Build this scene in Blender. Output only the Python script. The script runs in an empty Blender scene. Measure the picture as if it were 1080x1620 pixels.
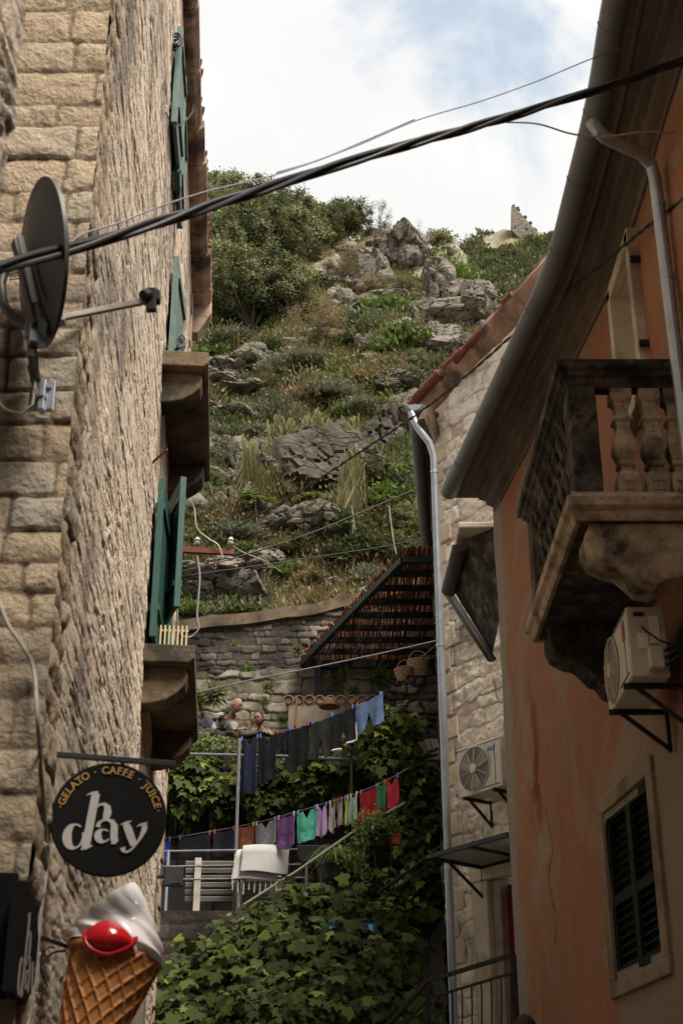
import bpy, math, random
import numpy as np
from mathutils import Vector, Matrix
random.seed(7); rng = np.random.default_rng(11)
S = bpy.context.scene; COL = S.collection
R = math.radians
# ------------------------------------------------------------------ camera model
F = 2250.0; TH = R(25.5); CT, ST = math.cos(TH), math.sin(TH); CZ = 1.6
def ray(px, py):
    v = 810 - py
    return (px - 540.0, F*CT - v*ST, F*ST + v*CT)
def P(px, py, Y):
    d = ray(px, py); k = Y/d[1]
    return Vector((d[0]*k, Y, d[2]*k + CZ))
def PW(px, py, o, n):
    """point where the sight line meets the plane through o with normal n"""
    d = Vector(ray(px, py)); o = Vector(o); n = Vector(n)
    c = Vector((0, 0, CZ)); t = (o - c).dot(n)/d.dot(n)
    return c + d*t
cam_d = bpy.data.cameras.new('camera'); cam = bpy.data.objects.new('camera', cam_d); COL.objects.link(cam)
cam.location = (0, 0, CZ); cam.rotation_euler = (R(90)+TH, 0, 0)
cam_d.sensor_fit = 'VERTICAL'; cam_d.sensor_height = 36; cam_d.lens = 50
cam_d.clip_end = 3000; cam_d.clip_start = 0.1
cam_d.dof.use_dof = True; cam_d.dof.focus_distance = 34; cam_d.dof.aperture_fstop = 5.0
S.camera = cam
# ------------------------------------------------------------------ numpy noise
def h2(ix, iy, s=0):
    ix = ix.astype(np.int64); iy = iy.astype(np.int64)
    n = (ix*374761393 + iy*668265263 + s*974634777) & 0xFFFFFFFF
    n = ((n ^ (n >> 13))*1274126177) & 0xFFFFFFFF
    n = ((n ^ (n >> 16))*2246822519) & 0xFFFFFFFF
    return ((n ^ (n >> 15)) & 0xFFFFFF)/float(0xFFFFFF)
def vn(x, y, s=0):
    x = np.asarray(x, float); y = np.asarray(y, float)
    ix = np.floor(x); iy = np.floor(y); fx = x-ix; fy = y-iy
    fx = fx*fx*(3-2*fx); fy = fy*fy*(3-2*fy)
    a = h2(ix, iy, s); b = h2(ix+1, iy, s); c = h2(ix, iy+1, s); d = h2(ix+1, iy+1, s)
    return (a*(1-fx)+b*fx)*(1-fy) + (c*(1-fx)+d*fx)*fy
def fbm(x, y, s=0, o=4):
    t = 0; a = .5; n = 0
    for k in range(o):
        t = t + a*vn(x*2**k, y*2**k, s+k*17); n += a; a *= .5
    return t/n
def worley(x, y, s=0):
    ix = np.floor(x); iy = np.floor(y); f1 = np.full(np.shape(x), 9.); f2 = f1.copy(); idv = np.zeros(np.shape(x))
    for i in (-1, 0, 1):
        for j in (-1, 0, 1):
            cx = ix+i; cy = iy+j
            d = np.hypot(cx+h2(cx, cy, s)-x, cy+h2(cx, cy, s+5)-y); m = d < f1
            f2 = np.where(m, f1, np.minimum(f2, d)); idv = np.where(m, h2(cx, cy, s+9), idv); f1 = np.where(m, d, f1)
    return f1, f2, idv
# ------------------------------------------------------------------ materials
MATS = {}
def mat(name, c1, c2=None, scale=4., rough=.8, bump=.0, bscale=40., metal=0., c3=None, stain=None, sscale=1.2, samt=.5,
        stretch=(1, 1, 1), tint=None, trans=0., detail=6., spec=.3, coat=0., pit=0.):
    if name in MATS: return MATS[name]
    m = bpy.data.materials.new(name); m.use_nodes = True; nt = m.node_tree; N = nt.nodes; L = nt.links
    b = N['Principled BSDF']; b.inputs['Roughness'].default_value = rough; b.inputs['Metallic'].default_value = metal
    b.inputs['Specular IOR Level'].default_value = spec; b.inputs['Coat Weight'].default_value = coat
    tc = N.new('ShaderNodeTexCoord'); mp = N.new('ShaderNodeMapping'); mp.inputs['Scale'].default_value = stretch
    L.new(tc.outputs['Object'], mp.inputs['Vector'])
    def noise(sc, det=detail, dist=0.):
        n = N.new('ShaderNodeTexNoise'); n.inputs['Scale'].default_value = sc; n.inputs['Detail'].default_value = det
        n.inputs['Roughness'].default_value = .62; n.inputs['Distortion'].default_value = dist
        L.new(mp.outputs[0], n.inputs['Vector']); return n.outputs['Fac']
    def ramp(fac, stops):
        r = N.new('ShaderNodeValToRGB'); e = r.color_ramp.elements
        e[0].position, e[0].color = stops[0][0], (*stops[0][1], 1)
        e[1].position, e[1].color = stops[-1][0], (*stops[-1][1], 1)
        for p, c in stops[1:-1]:
            q = e.new(p); q.color = (*c, 1)
        L.new(fac, r.inputs[0]); return r.outputs[0]
    def mix(f, a, bb, mode='MIX'):
        x = N.new('ShaderNodeMix'); x.data_type = 'RGBA'; x.blend_type = mode
        if isinstance(f, float): x.inputs[0].default_value = f
        else: L.new(f, x.inputs[0])
        for v, s in ((a, x.inputs[6]), (bb, x.inputs[7])):
            if isinstance(v, tuple): s.default_value = (*v, 1)
            else: L.new(v, s)
        return x.outputs[2]
    c2 = c2 or tuple(x*.8 for x in c1)
    stops = [(.32, c2), (.66, c1)] if c3 is None else [(.3, c2), (.5, c1), (.7, c3)]
    col = ramp(noise(scale), stops)
    if tint:   # per-element colours carried by the mesh (stone kind, leaf kind)
        at = N.new('ShaderNodeAttribute'); at.attribute_name = 'tint'
        sp = N.new('ShaderNodeSeparateColor'); L.new(at.outputs['Color'], sp.inputs[0])
        col2 = ramp(sp.outputs[0], tint['stops'])
        col = mix(tint.get('amt', .7), col, col2)
        if 'mortar' in tint: col = mix(sp.outputs[1], tint['mortar'], col)
    if stain:
        f = ramp(noise(sscale, 8., .6), [(.5-.12*samt, (0, 0, 0)), (.62, (1, 1, 1))]) if False else None
        mr = N.new('ShaderNodeMapRange'); mr.inputs[1].default_value = .62-.3*samt; mr.inputs[2].default_value = .74-.22*samt
        L.new(noise(sscale, 8., .12), mr.inputs[0]); col = mix(mr.outputs[0], col, stain)
    if pit:
        mr = N.new('ShaderNodeMapRange'); mr.inputs[1].default_value = .60; mr.inputs[2].default_value = .70; mr.inputs[4].default_value = .75
        L.new(noise(pit, 3., .3), mr.inputs[0]); col = mix(mr.outputs[0], col, tuple(x*.45 for x in c2))
    L.new(col, b.inputs['Base Color'])
    if bump:
        bp = N.new('ShaderNodeBump'); bp.inputs['Strength'].default_value = bump; bp.inputs['Distance'].default_value = .02
        L.new(noise(bscale, 8.), bp.inputs['Height']); L.new(bp.outputs[0], b.inputs['Normal'])
    if rough > .25:
        mr = N.new('ShaderNodeMapRange'); mr.inputs[3].default_value = max(.05, rough-.12); mr.inputs[4].default_value = min(1, rough+.12)
        L.new(noise(scale*3), mr.inputs[0]); L.new(mr.outputs[0], b.inputs['Roughness'])
    if trans:
        t = N.new('ShaderNodeBsdfTranslucent'); L.new(col, t.inputs[0]); ms = N.new('ShaderNodeMixShader')
        ms.inputs[0].default_value = trans; out = N['Material Output']
        L.new(b.outputs[0], ms.inputs[1]); L.new(t.outputs[0], ms.inputs[2]); L.new(ms.outputs[0], out.inputs[0])
    MATS[name] = m; return m
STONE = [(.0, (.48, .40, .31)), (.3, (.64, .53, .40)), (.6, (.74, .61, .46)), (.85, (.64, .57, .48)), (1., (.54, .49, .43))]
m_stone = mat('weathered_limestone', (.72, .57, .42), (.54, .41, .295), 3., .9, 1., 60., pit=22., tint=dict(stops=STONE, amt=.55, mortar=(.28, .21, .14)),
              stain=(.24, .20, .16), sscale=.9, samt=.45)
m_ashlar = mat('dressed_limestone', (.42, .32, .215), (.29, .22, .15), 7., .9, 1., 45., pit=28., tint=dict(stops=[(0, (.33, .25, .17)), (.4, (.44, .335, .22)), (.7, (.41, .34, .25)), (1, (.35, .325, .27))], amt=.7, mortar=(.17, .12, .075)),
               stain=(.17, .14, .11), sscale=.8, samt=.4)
m_pale = mat('pale_limestone', (.86, .76, .61), (.64, .53, .41), 4., .9, 1., 45., pit=18., tint=dict(stops=[(0, (.46, .32, .27)), (.12, (.60, .47, .40)), (.22, (.74, .65, .53)), (.7, (.84, .76, .64)), (1, (.66, .60, .52))], amt=.65, mortar=(.60, .48, .33)),
             stain=(.30, .25, .20), sscale=1.3, samt=.35)
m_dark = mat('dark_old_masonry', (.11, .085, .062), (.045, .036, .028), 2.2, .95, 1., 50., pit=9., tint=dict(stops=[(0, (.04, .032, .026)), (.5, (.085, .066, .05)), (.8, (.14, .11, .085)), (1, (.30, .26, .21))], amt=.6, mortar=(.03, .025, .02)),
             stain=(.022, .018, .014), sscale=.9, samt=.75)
m_light = mat('pale_old_masonry', (.28, .24, .18), (.15, .12, .085), 3., .95, .9, 50., tint=dict(stops=[(0, (.11, .085, .06)), (.4, (.25, .21, .155)), (1, (.46, .41, .33))], amt=.6, mortar=(.06, .05, .038)),
              stain=(.07, .06, .04), sscale=1.1, samt=.65)
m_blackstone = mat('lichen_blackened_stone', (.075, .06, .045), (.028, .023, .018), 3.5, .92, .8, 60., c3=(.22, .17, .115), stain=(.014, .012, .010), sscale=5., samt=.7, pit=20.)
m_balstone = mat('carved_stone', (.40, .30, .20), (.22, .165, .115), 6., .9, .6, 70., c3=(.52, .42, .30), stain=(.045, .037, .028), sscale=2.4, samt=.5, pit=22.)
m_sill = mat('mossy_brown_stone', (.13, .09, .055), (.055, .04, .028), 5., .9, .6, 60., c3=(.22, .155, .09), stain=(.03, .024, .018), sscale=2.5, samt=.6)
m_cornice = mat('cornice_stone', (.42, .31, .22), (.28, .20, .14), 4., .9, .5, 60., stain=(.05, .035, .028), sscale=1.3, samt=.6)
m_tile = mat('red_roof_tile', (.17, .042, .028), (.075, .028, .022), 6., .85, .4, 50., stain=(.10, .07, .05), sscale=3., samt=.4)
m_green = mat('green_shutter_paint', (.020, .070, .055), (.013, .046, .037), 8., .5, .15, 80., stretch=(6, 6, 1))
m_greenpale = mat('faded_green_paint', (.11, .155, .135), (.055, .09, .078), 8., .6, .15, 80., stretch=(6, 6, 1))
m_dgreen = mat('dark_green_shutter', (.009, .013, .011), (.005, .007, .006), 8., .65, .1, 80., spec=.15)
m_iron = mat('black_iron', (.018, .017, .017), (.012, .012, .012), 12., .55, .1, 90.)
m_black = mat('black_sign_board', (.009, .009, .009), (.006, .006, .006), 3., .8, .05, 60., spec=.08)
m_cable = mat('black_cable', (.020, .019, .020), (.014, .014, .014), 20., .5)
m_wiregrey = mat('grey_wire', (.20, .19, .20), (.14, .13, .14), 20., .6)
m_wireblue = mat('blue_wire', (.09, .12, .36), (.12, .13, .25), 3., .5)
m_wirecream = mat('cream_wire', (.50, .45, .33), (.38, .34, .24), 20., .6)
m_dish = mat('dark_grey_dish', (.085, .074, .064), (.055, .048, .042), 3., .5, .05, 30., spec=.4)
m_dkzinc = mat('dark_zinc', (.07, .064, .058), (.05, .045, .04), 2., .55, .05, 30.)
m_galv = mat('galvanised_steel', (.42, .46, .50), (.32, .35, .385), 6., .34, .05, 40., metal=.55, spec=.5)
m_zinc = mat('weathered_zinc', (.17, .18, .19), (.125, .132, .14), 2., .5, .05, 30., metal=.35, stretch=(3, 1, 1))
m_rust = mat('rusty_red_iron', (.15, .045, .028), (.08, .03, .02), 8., .8, .3, 60.)
m_white = mat('white_gloss', (.84, .80, .77), (.78, .73, .70), 3., .35, .0, coat=.3)
m_porc = mat('white_porcelain', (.42, .40, .35), (.30, .28, .24), 6., .35)
m_red = mat('red_gloss', (.55, .012, .018), (.45, .008, .014), 2., .18, coat=.5)
m_waffle = mat('waffle_brown', (.50, .22, .07), (.36, .14, .045), 5., .45, .15, 60., coat=.2)
m_waffle2 = mat('waffle_ridge', (.52, .26, .095), (.40, .18, .06), 6., .45)
m_letter = mat('cream_lettering', (.40, .37, .34), (.35, .32, .30), 3., .6)
m_gold = mat('ochre_lettering', (.36, .21, .055), (.30, .17, .045), 3., .6)
m_plastic = mat('aged_white_plastic', (.60, .56, .48), (.46, .41, .33), 3., .5, .05, stain=(.30, .23, .16), sscale=2., samt=.2)
m_plasticd = mat('shadow_grey_grille', (.10, .095, .09), (.06, .056, .052), 5., .6)
m_fan = mat('tan_fan_blade', (.34, .26, .17), (.22, .17, .12), 4., .5)
m_bluelet = mat('blue_lettering', (.07, .20, .55), (.06, .16, .45), 3., .5)
m_soffit = mat('aged_wood_soffit', (.14, .105, .076), (.085, .063, .046), 3., .85, .3, 40., stretch=(5, .6, 1), stain=(.07, .052, .04), sscale=1.2, samt=.45)
m_plaster = mat('grey_cracked_plaster', (.30, .26, .20), (.20, .17, .13), 3., .9, .5, 40., stain=(.13, .11, .085), sscale=1.2, samt=.4)
m_surr = mat('worn_beige_render', (.30, .235, .165), (.20, .155, .11), 3., .9, .6, 40., stain=(.12, .09, .065), sscale=1.5, samt=.45)
m_cream = mat('cream_plaster', (.58, .50, .38), (.45, .37, .27), 2., .9, .4, 40., stain=(.28, .21, .15), sscale=1.3, samt=.4)
m_verge = mat('stained_verge_mortar', (.34, .22, .14), (.16, .09, .06), 1.6, .9, .6, 30., c3=(.60, .47, .34), stain=(.09, .06, .045), sscale=1.8, samt=.6)
m_wood = mat('brown_wood', (.26, .13, .06), (.15, .075, .04), 6., .75, .3, 50., stretch=(1, 1, .2))
m_palewood = mat('pale_wood', (.52, .42, .25), (.42, .33, .19), 6., .7)
m_slat = mat('weathered_beige_slat', (.34, .31, .26), (.24, .215, .18), 6., .8, .2, 60., stretch=(.4, 3, 3))
m_reddoor = mat('deep_red_door', (.17, .012, .010), (.11, .008, .008), 4., .5)
m_glass = mat('dark_window_glass', (.03, .032, .034), (.02, .02, .022), 3., .12, spec=.6)
m_frost = mat('dusty_canopy_glass', (.42, .41, .36), (.26, .25, .21), 3., .3, .1, trans=.4)
m_rock = mat('grey_limestone_rock', (.29, .25, .205), (.14, .12, .098), 1.6, .92, 1., 7., pit=3.5, c3=(.40, .355, .295), stain=(.055, .045, .036), sscale=.55, samt=.5, stretch=(1, 1, 1.8))
m_path = mat('worn_paving', (.24, .22, .19), (.17, .15, .13), 2., .85, .3, 30.)
m_bark = mat('grey_bark', (.11, .09, .07), (.06, .05, .04), 6., .95, .4, 30.)
m_skin = mat('skin', (.26, .135, .09), (.21, .105, .07), 5., .55, .03)
m_hair = mat('dark_hair', (.03, .02, .015), (.018, .012, .010), 9., .7)
m_wicker = mat('wicker', (.36, .22, .11), (.22, .13, .06), 30., .8, .6, 90.)
m_terr = mat('terracotta', (.38, .09, .04), (.28, .06, .03), 5., .8)
m_reed = mat('brown_reed', (.24, .085, .035), (.12, .045, .022), 9., .8, tint=dict(stops=[(0, (.12, .045, .022)), (.5, (.36, .13, .055)), (.85, (.55, .25, .10)), (1, (.70, .48, .27))], amt=.8), trans=.4)
def leafmat(name, stops, trans=.3, rough=.55):
    return mat(name, stops[1][1], stops[0][1], 1.5, rough, tint=dict(stops=stops, amt=.85), trans=trans, spec=.12)
l_tree = leafmat('olive_green_leaves', [(0, (.085, .098, .042)), (.5, (.16, .172, .078)), (.9, (.24, .245, .12)), (1, (.29, .26, .13))])
l_dark = leafmat('dark_green_leaves', [(0, (.028, .036, .014)), (.5, (.058, .072, .026)), (.92, (.10, .115, .04)), (1, (.15, .15, .05))])
l_hill = leafmat('hill_green_leaves', [(0, (.050, .060, .026)), (.5, (.10, .112, .048)), (.92, (.16, .165, .07)), (1, (.22, .20, .09))])
l_grey = leafmat('grey_green_leaves', [(0, (.085, .095, .055)), (.5, (.145, .155, .092)), (1, (.24, .24, .15))])
l_olive = leafmat('dry_olive_leaves', [(0, (.11, .095, .045)), (.5, (.19, .16, .075)), (.8, (.27, .19, .10)), (1, (.33, .18, .10))])
l_bright = leafmat('fresh_green_leaves', [(0, (.060, .095, .022)), (.5, (.12, .17, .04)), (1, (.25, .28, .07))])
l_vine = leafmat('vine_leaves', [(0, (.018, .026, .008)), (.35, (.044, .060, .015)), (.7, (.105, .130, .030)), (1, (.31, .34, .07))], .35, .55)
l_grass = leafmat('dry_grass_blades', [(0, (.13, .13, .05)), (.4, (.25, .21, .10)), (.75, (.40, .32, .17)), (1, (.50, .42, .25))])
l_strand = leafmat('hanging_strand_leaves', [(0, (.055, .052, .022)), (.5, (.12, .11, .045)), (1, (.19, .17, .075))], .2)

def wallmat():
    """old lime wash: rust orange, faded to brown beige, run streaks, exposed grey render"""
    m = bpy.data.materials.new('orange_limewash'); m.use_nodes = True; nt = m.node_tree; N = nt.nodes; L = nt.links; b = N['Principled BSDF']
    b.inputs['Roughness'].default_value = .92; b.inputs['Specular IOR Level'].default_value = .2
    tc = N.new('ShaderNodeTexCoord')
    def noise(sc, st, det=8., dist=0.):
        mp = N.new('ShaderNodeMapping'); mp.inputs['Scale'].default_value = st; L.new(tc.outputs['Object'], mp.inputs[0])
        n = N.new('ShaderNodeTexNoise'); n.inputs['Scale'].default_value = sc; n.inputs['Detail'].default_value = det; n.inputs['Roughness'].default_value = .65
        n.inputs['Distortion'].default_value = dist; L.new(mp.outputs[0], n.inputs[0]); return n.outputs[0]
    def mr(f, a, c):
        x = N.new('ShaderNodeMapRange'); x.inputs[1].default_value = a; x.inputs[2].default_value = c; L.new(f, x.inputs[0]); return x.outputs[0]
    def mix(f, a, c):
        x = N.new('ShaderNodeMix'); x.data_type = 'RGBA'; L.new(f, x.inputs[0])
        for v, s in ((a, x.inputs[6]), (c, x.inputs[7])):
            if isinstance(v, tuple): s.default_value = (*v, 1)
            else: L.new(v, s)
        return x.outputs[2]
    base = mix(mr(noise(1.1, (1, 1, .7), dist=.5), .40, .60), (.32, .105, .046), (.235, .145, .09))
    base = mix(mr(noise(5, (1, 1, 1)), .35, .75), base, (.28, .14, .075))
    base = mix(mr(noise(3.5, (2.2, 2.2, .35)), .52, .70), base, (.26, .105, .055))
    base = mix(mr(noise(14, (1, 1, .8)), .54, .70), base, (.30, .14, .08))
    base = mix(mr(noise(38, (1, 1, 1)), .60, .72), base, (.20, .09, .05))
    base = mix(mr(noise(.55, (1, 1, 1), dist=.8), .50, .62), base, (.27, .20, .14))
    base = mix(mr(noise(1.7, (1, 1, 1), dist=1.2), .63, .67), base, (.25, .205, .155))
    at = N.new('ShaderNodeAttribute'); at.attribute_name = 'tint'; sp = N.new('ShaderNodeSeparateColor'); L.new(at.outputs['Color'], sp.inputs[0])
    base = mix(sp.outputs[0], base, (.23, .19, .14))      # grey repair render
    base = mix(sp.outputs[1], base, (.17, .055, .025))    # dark red exposed patches
    L.new(base, b.inputs['Base Color'])
    bp = N.new('ShaderNodeBump'); bp.inputs['Strength'].default_value = .55; bp.inputs['Distance'].default_value = .02
    L.new(noise(22, (1, 1, 1)), bp.inputs['Height']); L.new(bp.outputs[0], b.inputs['Normal']); return m
m_orange = wallmat()
def rockmat(nm='fractured_limestone', k=.82, cs=1.9):
    m = bpy.data.materials.new(nm); m.use_nodes = True; nt = m.node_tree; N = nt.nodes; L = nt.links; b = N['Principled BSDF']; b.inputs['Roughness'].default_value = .93; b.inputs['Specular IOR Level'].default_value = .15
    tc = N.new('ShaderNodeTexCoord'); mp = N.new('ShaderNodeMapping'); mp.inputs['Scale'].default_value = (1, 1, 2.3); mp.inputs['Rotation'].default_value = (.15, .35, 0); L.new(tc.outputs['Object'], mp.inputs[0])
    def noise(sc, d=8.): n = N.new('ShaderNodeTexNoise'); n.inputs['Scale'].default_value = sc; n.inputs['Detail'].default_value = d; n.inputs['Roughness'].default_value = .7; L.new(mp.outputs[0], n.inputs[0]); return n.outputs[0]
    r = N.new('ShaderNodeValToRGB'); e = r.color_ramp.elements; e[0].position, e[0].color = .3, (.09*k, .077*k, .060*k, 1); e[1].position, e[1].color = .72, (.34*k, .30*k, .245*k, 1); q = e.new(.5); q.color = (.20*k, .176*k, .14*k, 1); L.new(noise(2.4), r.inputs[0])
    v = N.new('ShaderNodeTexVoronoi'); v.feature = 'DISTANCE_TO_EDGE'; v.inputs['Scale'].default_value = cs
    ad = N.new('ShaderNodeMix'); ad.data_type = 'VECTOR'; ad.inputs[0].default_value = .42; L.new(mp.outputs[0], ad.inputs[4]); nn = N.new('ShaderNodeTexNoise'); nn.inputs['Scale'].default_value = 1.7; nn.inputs['Detail'].default_value = 5; L.new(mp.outputs[0], nn.inputs[0]); L.new(nn.outputs['Color'], ad.inputs[5]); L.new(ad.outputs[1], v.inputs['Vector'])
    mr = N.new('ShaderNodeMapRange'); mr.inputs[1].default_value = .0; mr.inputs[2].default_value = .032; mr.inputs[3].default_value = .25; L.new(v.outputs['Distance'], mr.inputs[0])
    x = N.new('ShaderNodeMix'); x.data_type = 'RGBA'; L.new(mr.outputs[0], x.inputs[0]); x.inputs[6].default_value = (.035, .028, .022, 1); L.new(r.outputs[0], x.inputs[7])
    ms = N.new('ShaderNodeMapRange'); ms.inputs[1].default_value = .56; ms.inputs[2].default_value = .66; L.new(noise(.8), ms.inputs[0]); y = N.new('ShaderNodeMix'); y.data_type = 'RGBA'; L.new(ms.outputs[0], y.inputs[0]); L.new(x.outputs[2], y.inputs[6]); y.inputs[7].default_value = (.075, .072, .042, 1)
    L.new(y.outputs[2], b.inputs['Base Color'])
    h = N.new('ShaderNodeMath'); h.operation = 'MULTIPLY_ADD'; L.new(mr.outputs[0], h.inputs[0]); h.inputs[1].default_value = .9; L.new(noise(6., 10.), h.inputs[2])
    bp = N.new('ShaderNodeBump'); bp.inputs['Strength'].default_value = 1; bp.inputs['Distance'].default_value = .09; L.new(h.outputs[0], bp.inputs['Height']); L.new(bp.outputs[0], b.inputs['Normal']); return m
m_rock = rockmat(); m_cliff = rockmat('shade_painted_cliff_rock', .42, 1.2)  # cliff: same limestone with shade painted in as a darker tone
def hillmat():
    m = bpy.data.materials.new('hillside_ground'); m.use_nodes = True; nt = m.node_tree; N = nt.nodes; L = nt.links; b = N['Principled BSDF']
    b.inputs['Roughness'].default_value = .95; b.inputs['Specular IOR Level'].default_value = .1
    tc = N.new('ShaderNodeTexCoord')
    def noise(sc, det=9.):
        n = N.new('ShaderNodeTexNoise'); n.inputs['Scale'].default_value = sc; n.inputs['Detail'].default_value = det; n.inputs['Roughness'].default_value = .68
        L.new(tc.outputs['Object'], n.inputs[0]); return n.outputs[0]
    def ramp(f, st):
        r = N.new('ShaderNodeValToRGB'); e = r.color_ramp.elements; e[0].position, e[0].color = st[0][0], (*st[0][1], 1); e[1].position, e[1].color = st[-1][0], (*st[-1][1], 1)
        for p, c in st[1:-1]: q = e.new(p); q.color = (*c, 1)
        L.new(f, r.inputs[0]); return r.outputs[0]
    soil = ramp(noise(.9), [(.3, (.08, .068, .04)), (.45, (.15, .14, .065)), (.58, (.26, .21, .12)), (.7, (.16, .16, .075))])
    rock = ramp(noise(1.6), [(.3, (.10, .085, .07)), (.5, (.27, .24, .195)), (.72, (.42, .38, .31))])
    at = N.new('ShaderNodeAttribute'); at.attribute_name = 'tint'; sp = N.new('ShaderNodeSeparateColor'); L.new(at.outputs['Color'], sp.inputs[0])
    x = N.new('ShaderNodeMix'); x.data_type = 'RGBA'; L.new(sp.outputs[0], x.inputs[0]); L.new(soil, x.inputs[6]); L.new(rock, x.inputs[7])
    L.new(x.outputs[2], b.inputs['Base Color'])
    bp = N.new('ShaderNodeBump'); bp.inputs['Strength'].default_value = 1; bp.inputs['Distance'].default_value = .12
    L.new(noise(5, 10.), bp.inputs['Height']); L.new(bp.outputs[0], b.inputs['Normal']); return m
m_hill = hillmat()
# ------------------------------------------------------------------ object helpers
WL = {}
def wloc(o): return WL.get(o.name, Vector((0, 0, 0)))
def tag(o, label=None, cat=None, group=None, kind=None):
    if label: o['label'] = label
    if cat: o['category'] = cat
    if group: o['group'] = group
    if kind: o['kind'] = kind
    return o
def thing(name, label, cat, loc, group=None):
    o = bpy.data.objects.new(name, None); COL.objects.link(o); o.location = loc; o.empty_display_size = .2
    WL[o.name] = Vector(loc); return tag(o, label, cat, group)
def link(name, me, m, parent=None, smooth=False):
    me.materials.append(m)
    if smooth: me.polygons.foreach_set('use_smooth', [True]*len(me.polygons))
    o = bpy.data.objects.new(name, me); COL.objects.link(o)
    if parent is not None:
        o.parent = parent; WL[o.name] = wloc(parent)
    return o
UZ = Vector((0, 0, 1))
class MB:
    def __init__(s): s.v = []; s.f = []
    def add(s, vs, fs):
        k = len(s.v); s.v += [Vector(v) for v in vs]; s.f += [tuple(i+k for i in f) for f in fs]; return s
    def box(s, c, size, ax=None):
        """ax = 3 unit axes (default world)"""
        c = Vector(c); X, Y, Z = ax or (Vector((1, 0, 0)), Vector((0, 1, 0)), Vector((0, 0, 1)))
        a, b, d = size[0]/2, size[1]/2, size[2]/2
        vs = [c+X*(a*i)+Y*(b*j)+Z*(d*k) for k in (-1, 1) for j in (-1, 1) for i in (-1, 1)]
        return s.add(vs, [(0, 2, 3, 1), (4, 5, 7, 6), (0, 1, 5, 4), (2, 6, 7, 3), (1, 3, 7, 5), (0, 4, 6, 2)])
    def bar(s, p, q, w, h=None, up=(0, 0, 1)):
        p = Vector(p); q = Vector(q); h = h or w; d = q-p; Ln = d.length; d = d/Ln; u = Vector(up)
        if abs(d.dot(u)) > .98: u = Vector((1, 0, 0))
        x = d.cross(u).normalized(); z = x.cross(d).normalized()
        return s.box((p+q)/2, (w, Ln, h), (x, d, z))
    def prism(s, poly, ext):
        n = len(poly); e = Vector(ext); a = [Vector(p) for p in poly]
        return s.add(a+[p+e for p in a], [tuple(range(n))[::-1], tuple(range(n, 2*n))]+[(i, (i+1) % n, (i+1) % n+n, i+n) for i in range(n)])
    def tube(s, pts, r, n=8, cap=True):
        pts = [Vector(p) for p in pts]; k0 = len(s.v); rs = r if isinstance(r, (list, tuple)) else [r]*len(pts)
        prev = None
        for i, p in enumerate(pts):
            d = (pts[min(i+1, len(pts)-1)]-pts[max(i-1, 0)]).normalized()
            if prev is None:
                u = Vector((0, 0, 1)) if abs(d.z) < .9 else Vector((1, 0, 0)); x = d.cross(u).normalized()
            else: x = (prev-d*prev.dot(d)).normalized()
            prev = x; y = d.cross(x)
            for k in range(n):
                a = 2*math.pi*k/n; s.v.append(p+(x*math.cos(a)+y*math.sin(a))*rs[i])
        for i in range(len(pts)-1):
            for k in range(n):
                a = k0+i*n+k; b = k0+i*n+(k+1) % n; s.f.append((a, b, b+n, a+n))
        if cap: s.f.append(tuple(k0+k for k in range(n))[::-1]); s.f.append(tuple(k0+(len(pts)-1)*n+k for k in range(n)))
        return s
    def lathe(s, c, axis, prof, n=16, xdir=None):
        """prof: list of (radius, height along axis)"""
        c = Vector(c); A = Vector(axis).normalized(); u = Vector(xdir) if xdir else (Vector((0, 0, 1)) if abs(A.z) < .9 else Vector((1, 0, 0)))
        x = (u-A*u.dot(A)).normalized(); y = A.cross(x); k0 = len(s.v)
        for r, h in prof:
            for k in range(n):
                a = 2*math.pi*(k+.5)/n; s.v.append(c+A*h+(x*math.cos(a)+y*math.sin(a))*r)
        for i in range(len(prof)-1):
            for k in range(n):
                a = k0+i*n+k; b = k0+i*n+(k+1) % n; s.f.append((a, b, b+n, a+n))
        s.f.append(tuple(k0+k for k in range(n))[::-1]); s.f.append(tuple(k0+(len(prof)-1)*n+k for k in range(n)))
        return s
    def build(s, name, m, parent=None, smooth=False, bevel=0., kind=None):
        off = wloc(parent) if parent is not None else Vector((0, 0, 0))
        me = bpy.data.meshes.new(name); me.from_pydata([tuple(v-off) for v in s.v], [], s.f); me.update()
        o = link(name, me, m, parent, smooth)
        if bevel:
            b = o.modifiers.new('bevel', 'BEVEL'); b.width = bevel; b.segments = 2; b.limit_method = 'ANGLE'
        if smooth and bevel == 0:
            try: me.set_sharp_from_angle(angle=R(40))
            except Exception: pass
        return o
def npmesh(name, V, sizes, idx, m, parent=None, tint=None, smooth=False):
    """V (N,3) world coords; sizes: corners per face; idx: flat corner indices"""
    off = np.array(wloc(parent)) if parent is not None else np.zeros(3)
    me = bpy.data.meshes.new(name); me.vertices.add(len(V)); me.vertices.foreach_set('co', (V-off).astype(np.float32).ravel())
    me.loops.add(len(idx)); me.loops.foreach_set('vertex_index', idx.astype(np.int32))
    me.polygons.add(len(sizes)); st = np.concatenate([[0], np.cumsum(sizes)[:-1]]).astype(np.int32)
    me.polygons.foreach_set('loop_start', st)
    if smooth: me.polygons.foreach_set('use_smooth', np.ones(len(sizes), bool))
    me.update(calc_edges=True)
    if tint is not None:
        a = me.color_attributes.new('tint', 'FLOAT_COLOR', 'POINT'); a.data.foreach_set('color', tint.astype(np.float32).ravel())
    me.materials.append(m); o = bpy.data.objects.new(name, me); COL.objects.link(o)
    if parent is not None: o.parent = parent; WL[o.name] = wloc(parent)
    return o
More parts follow.
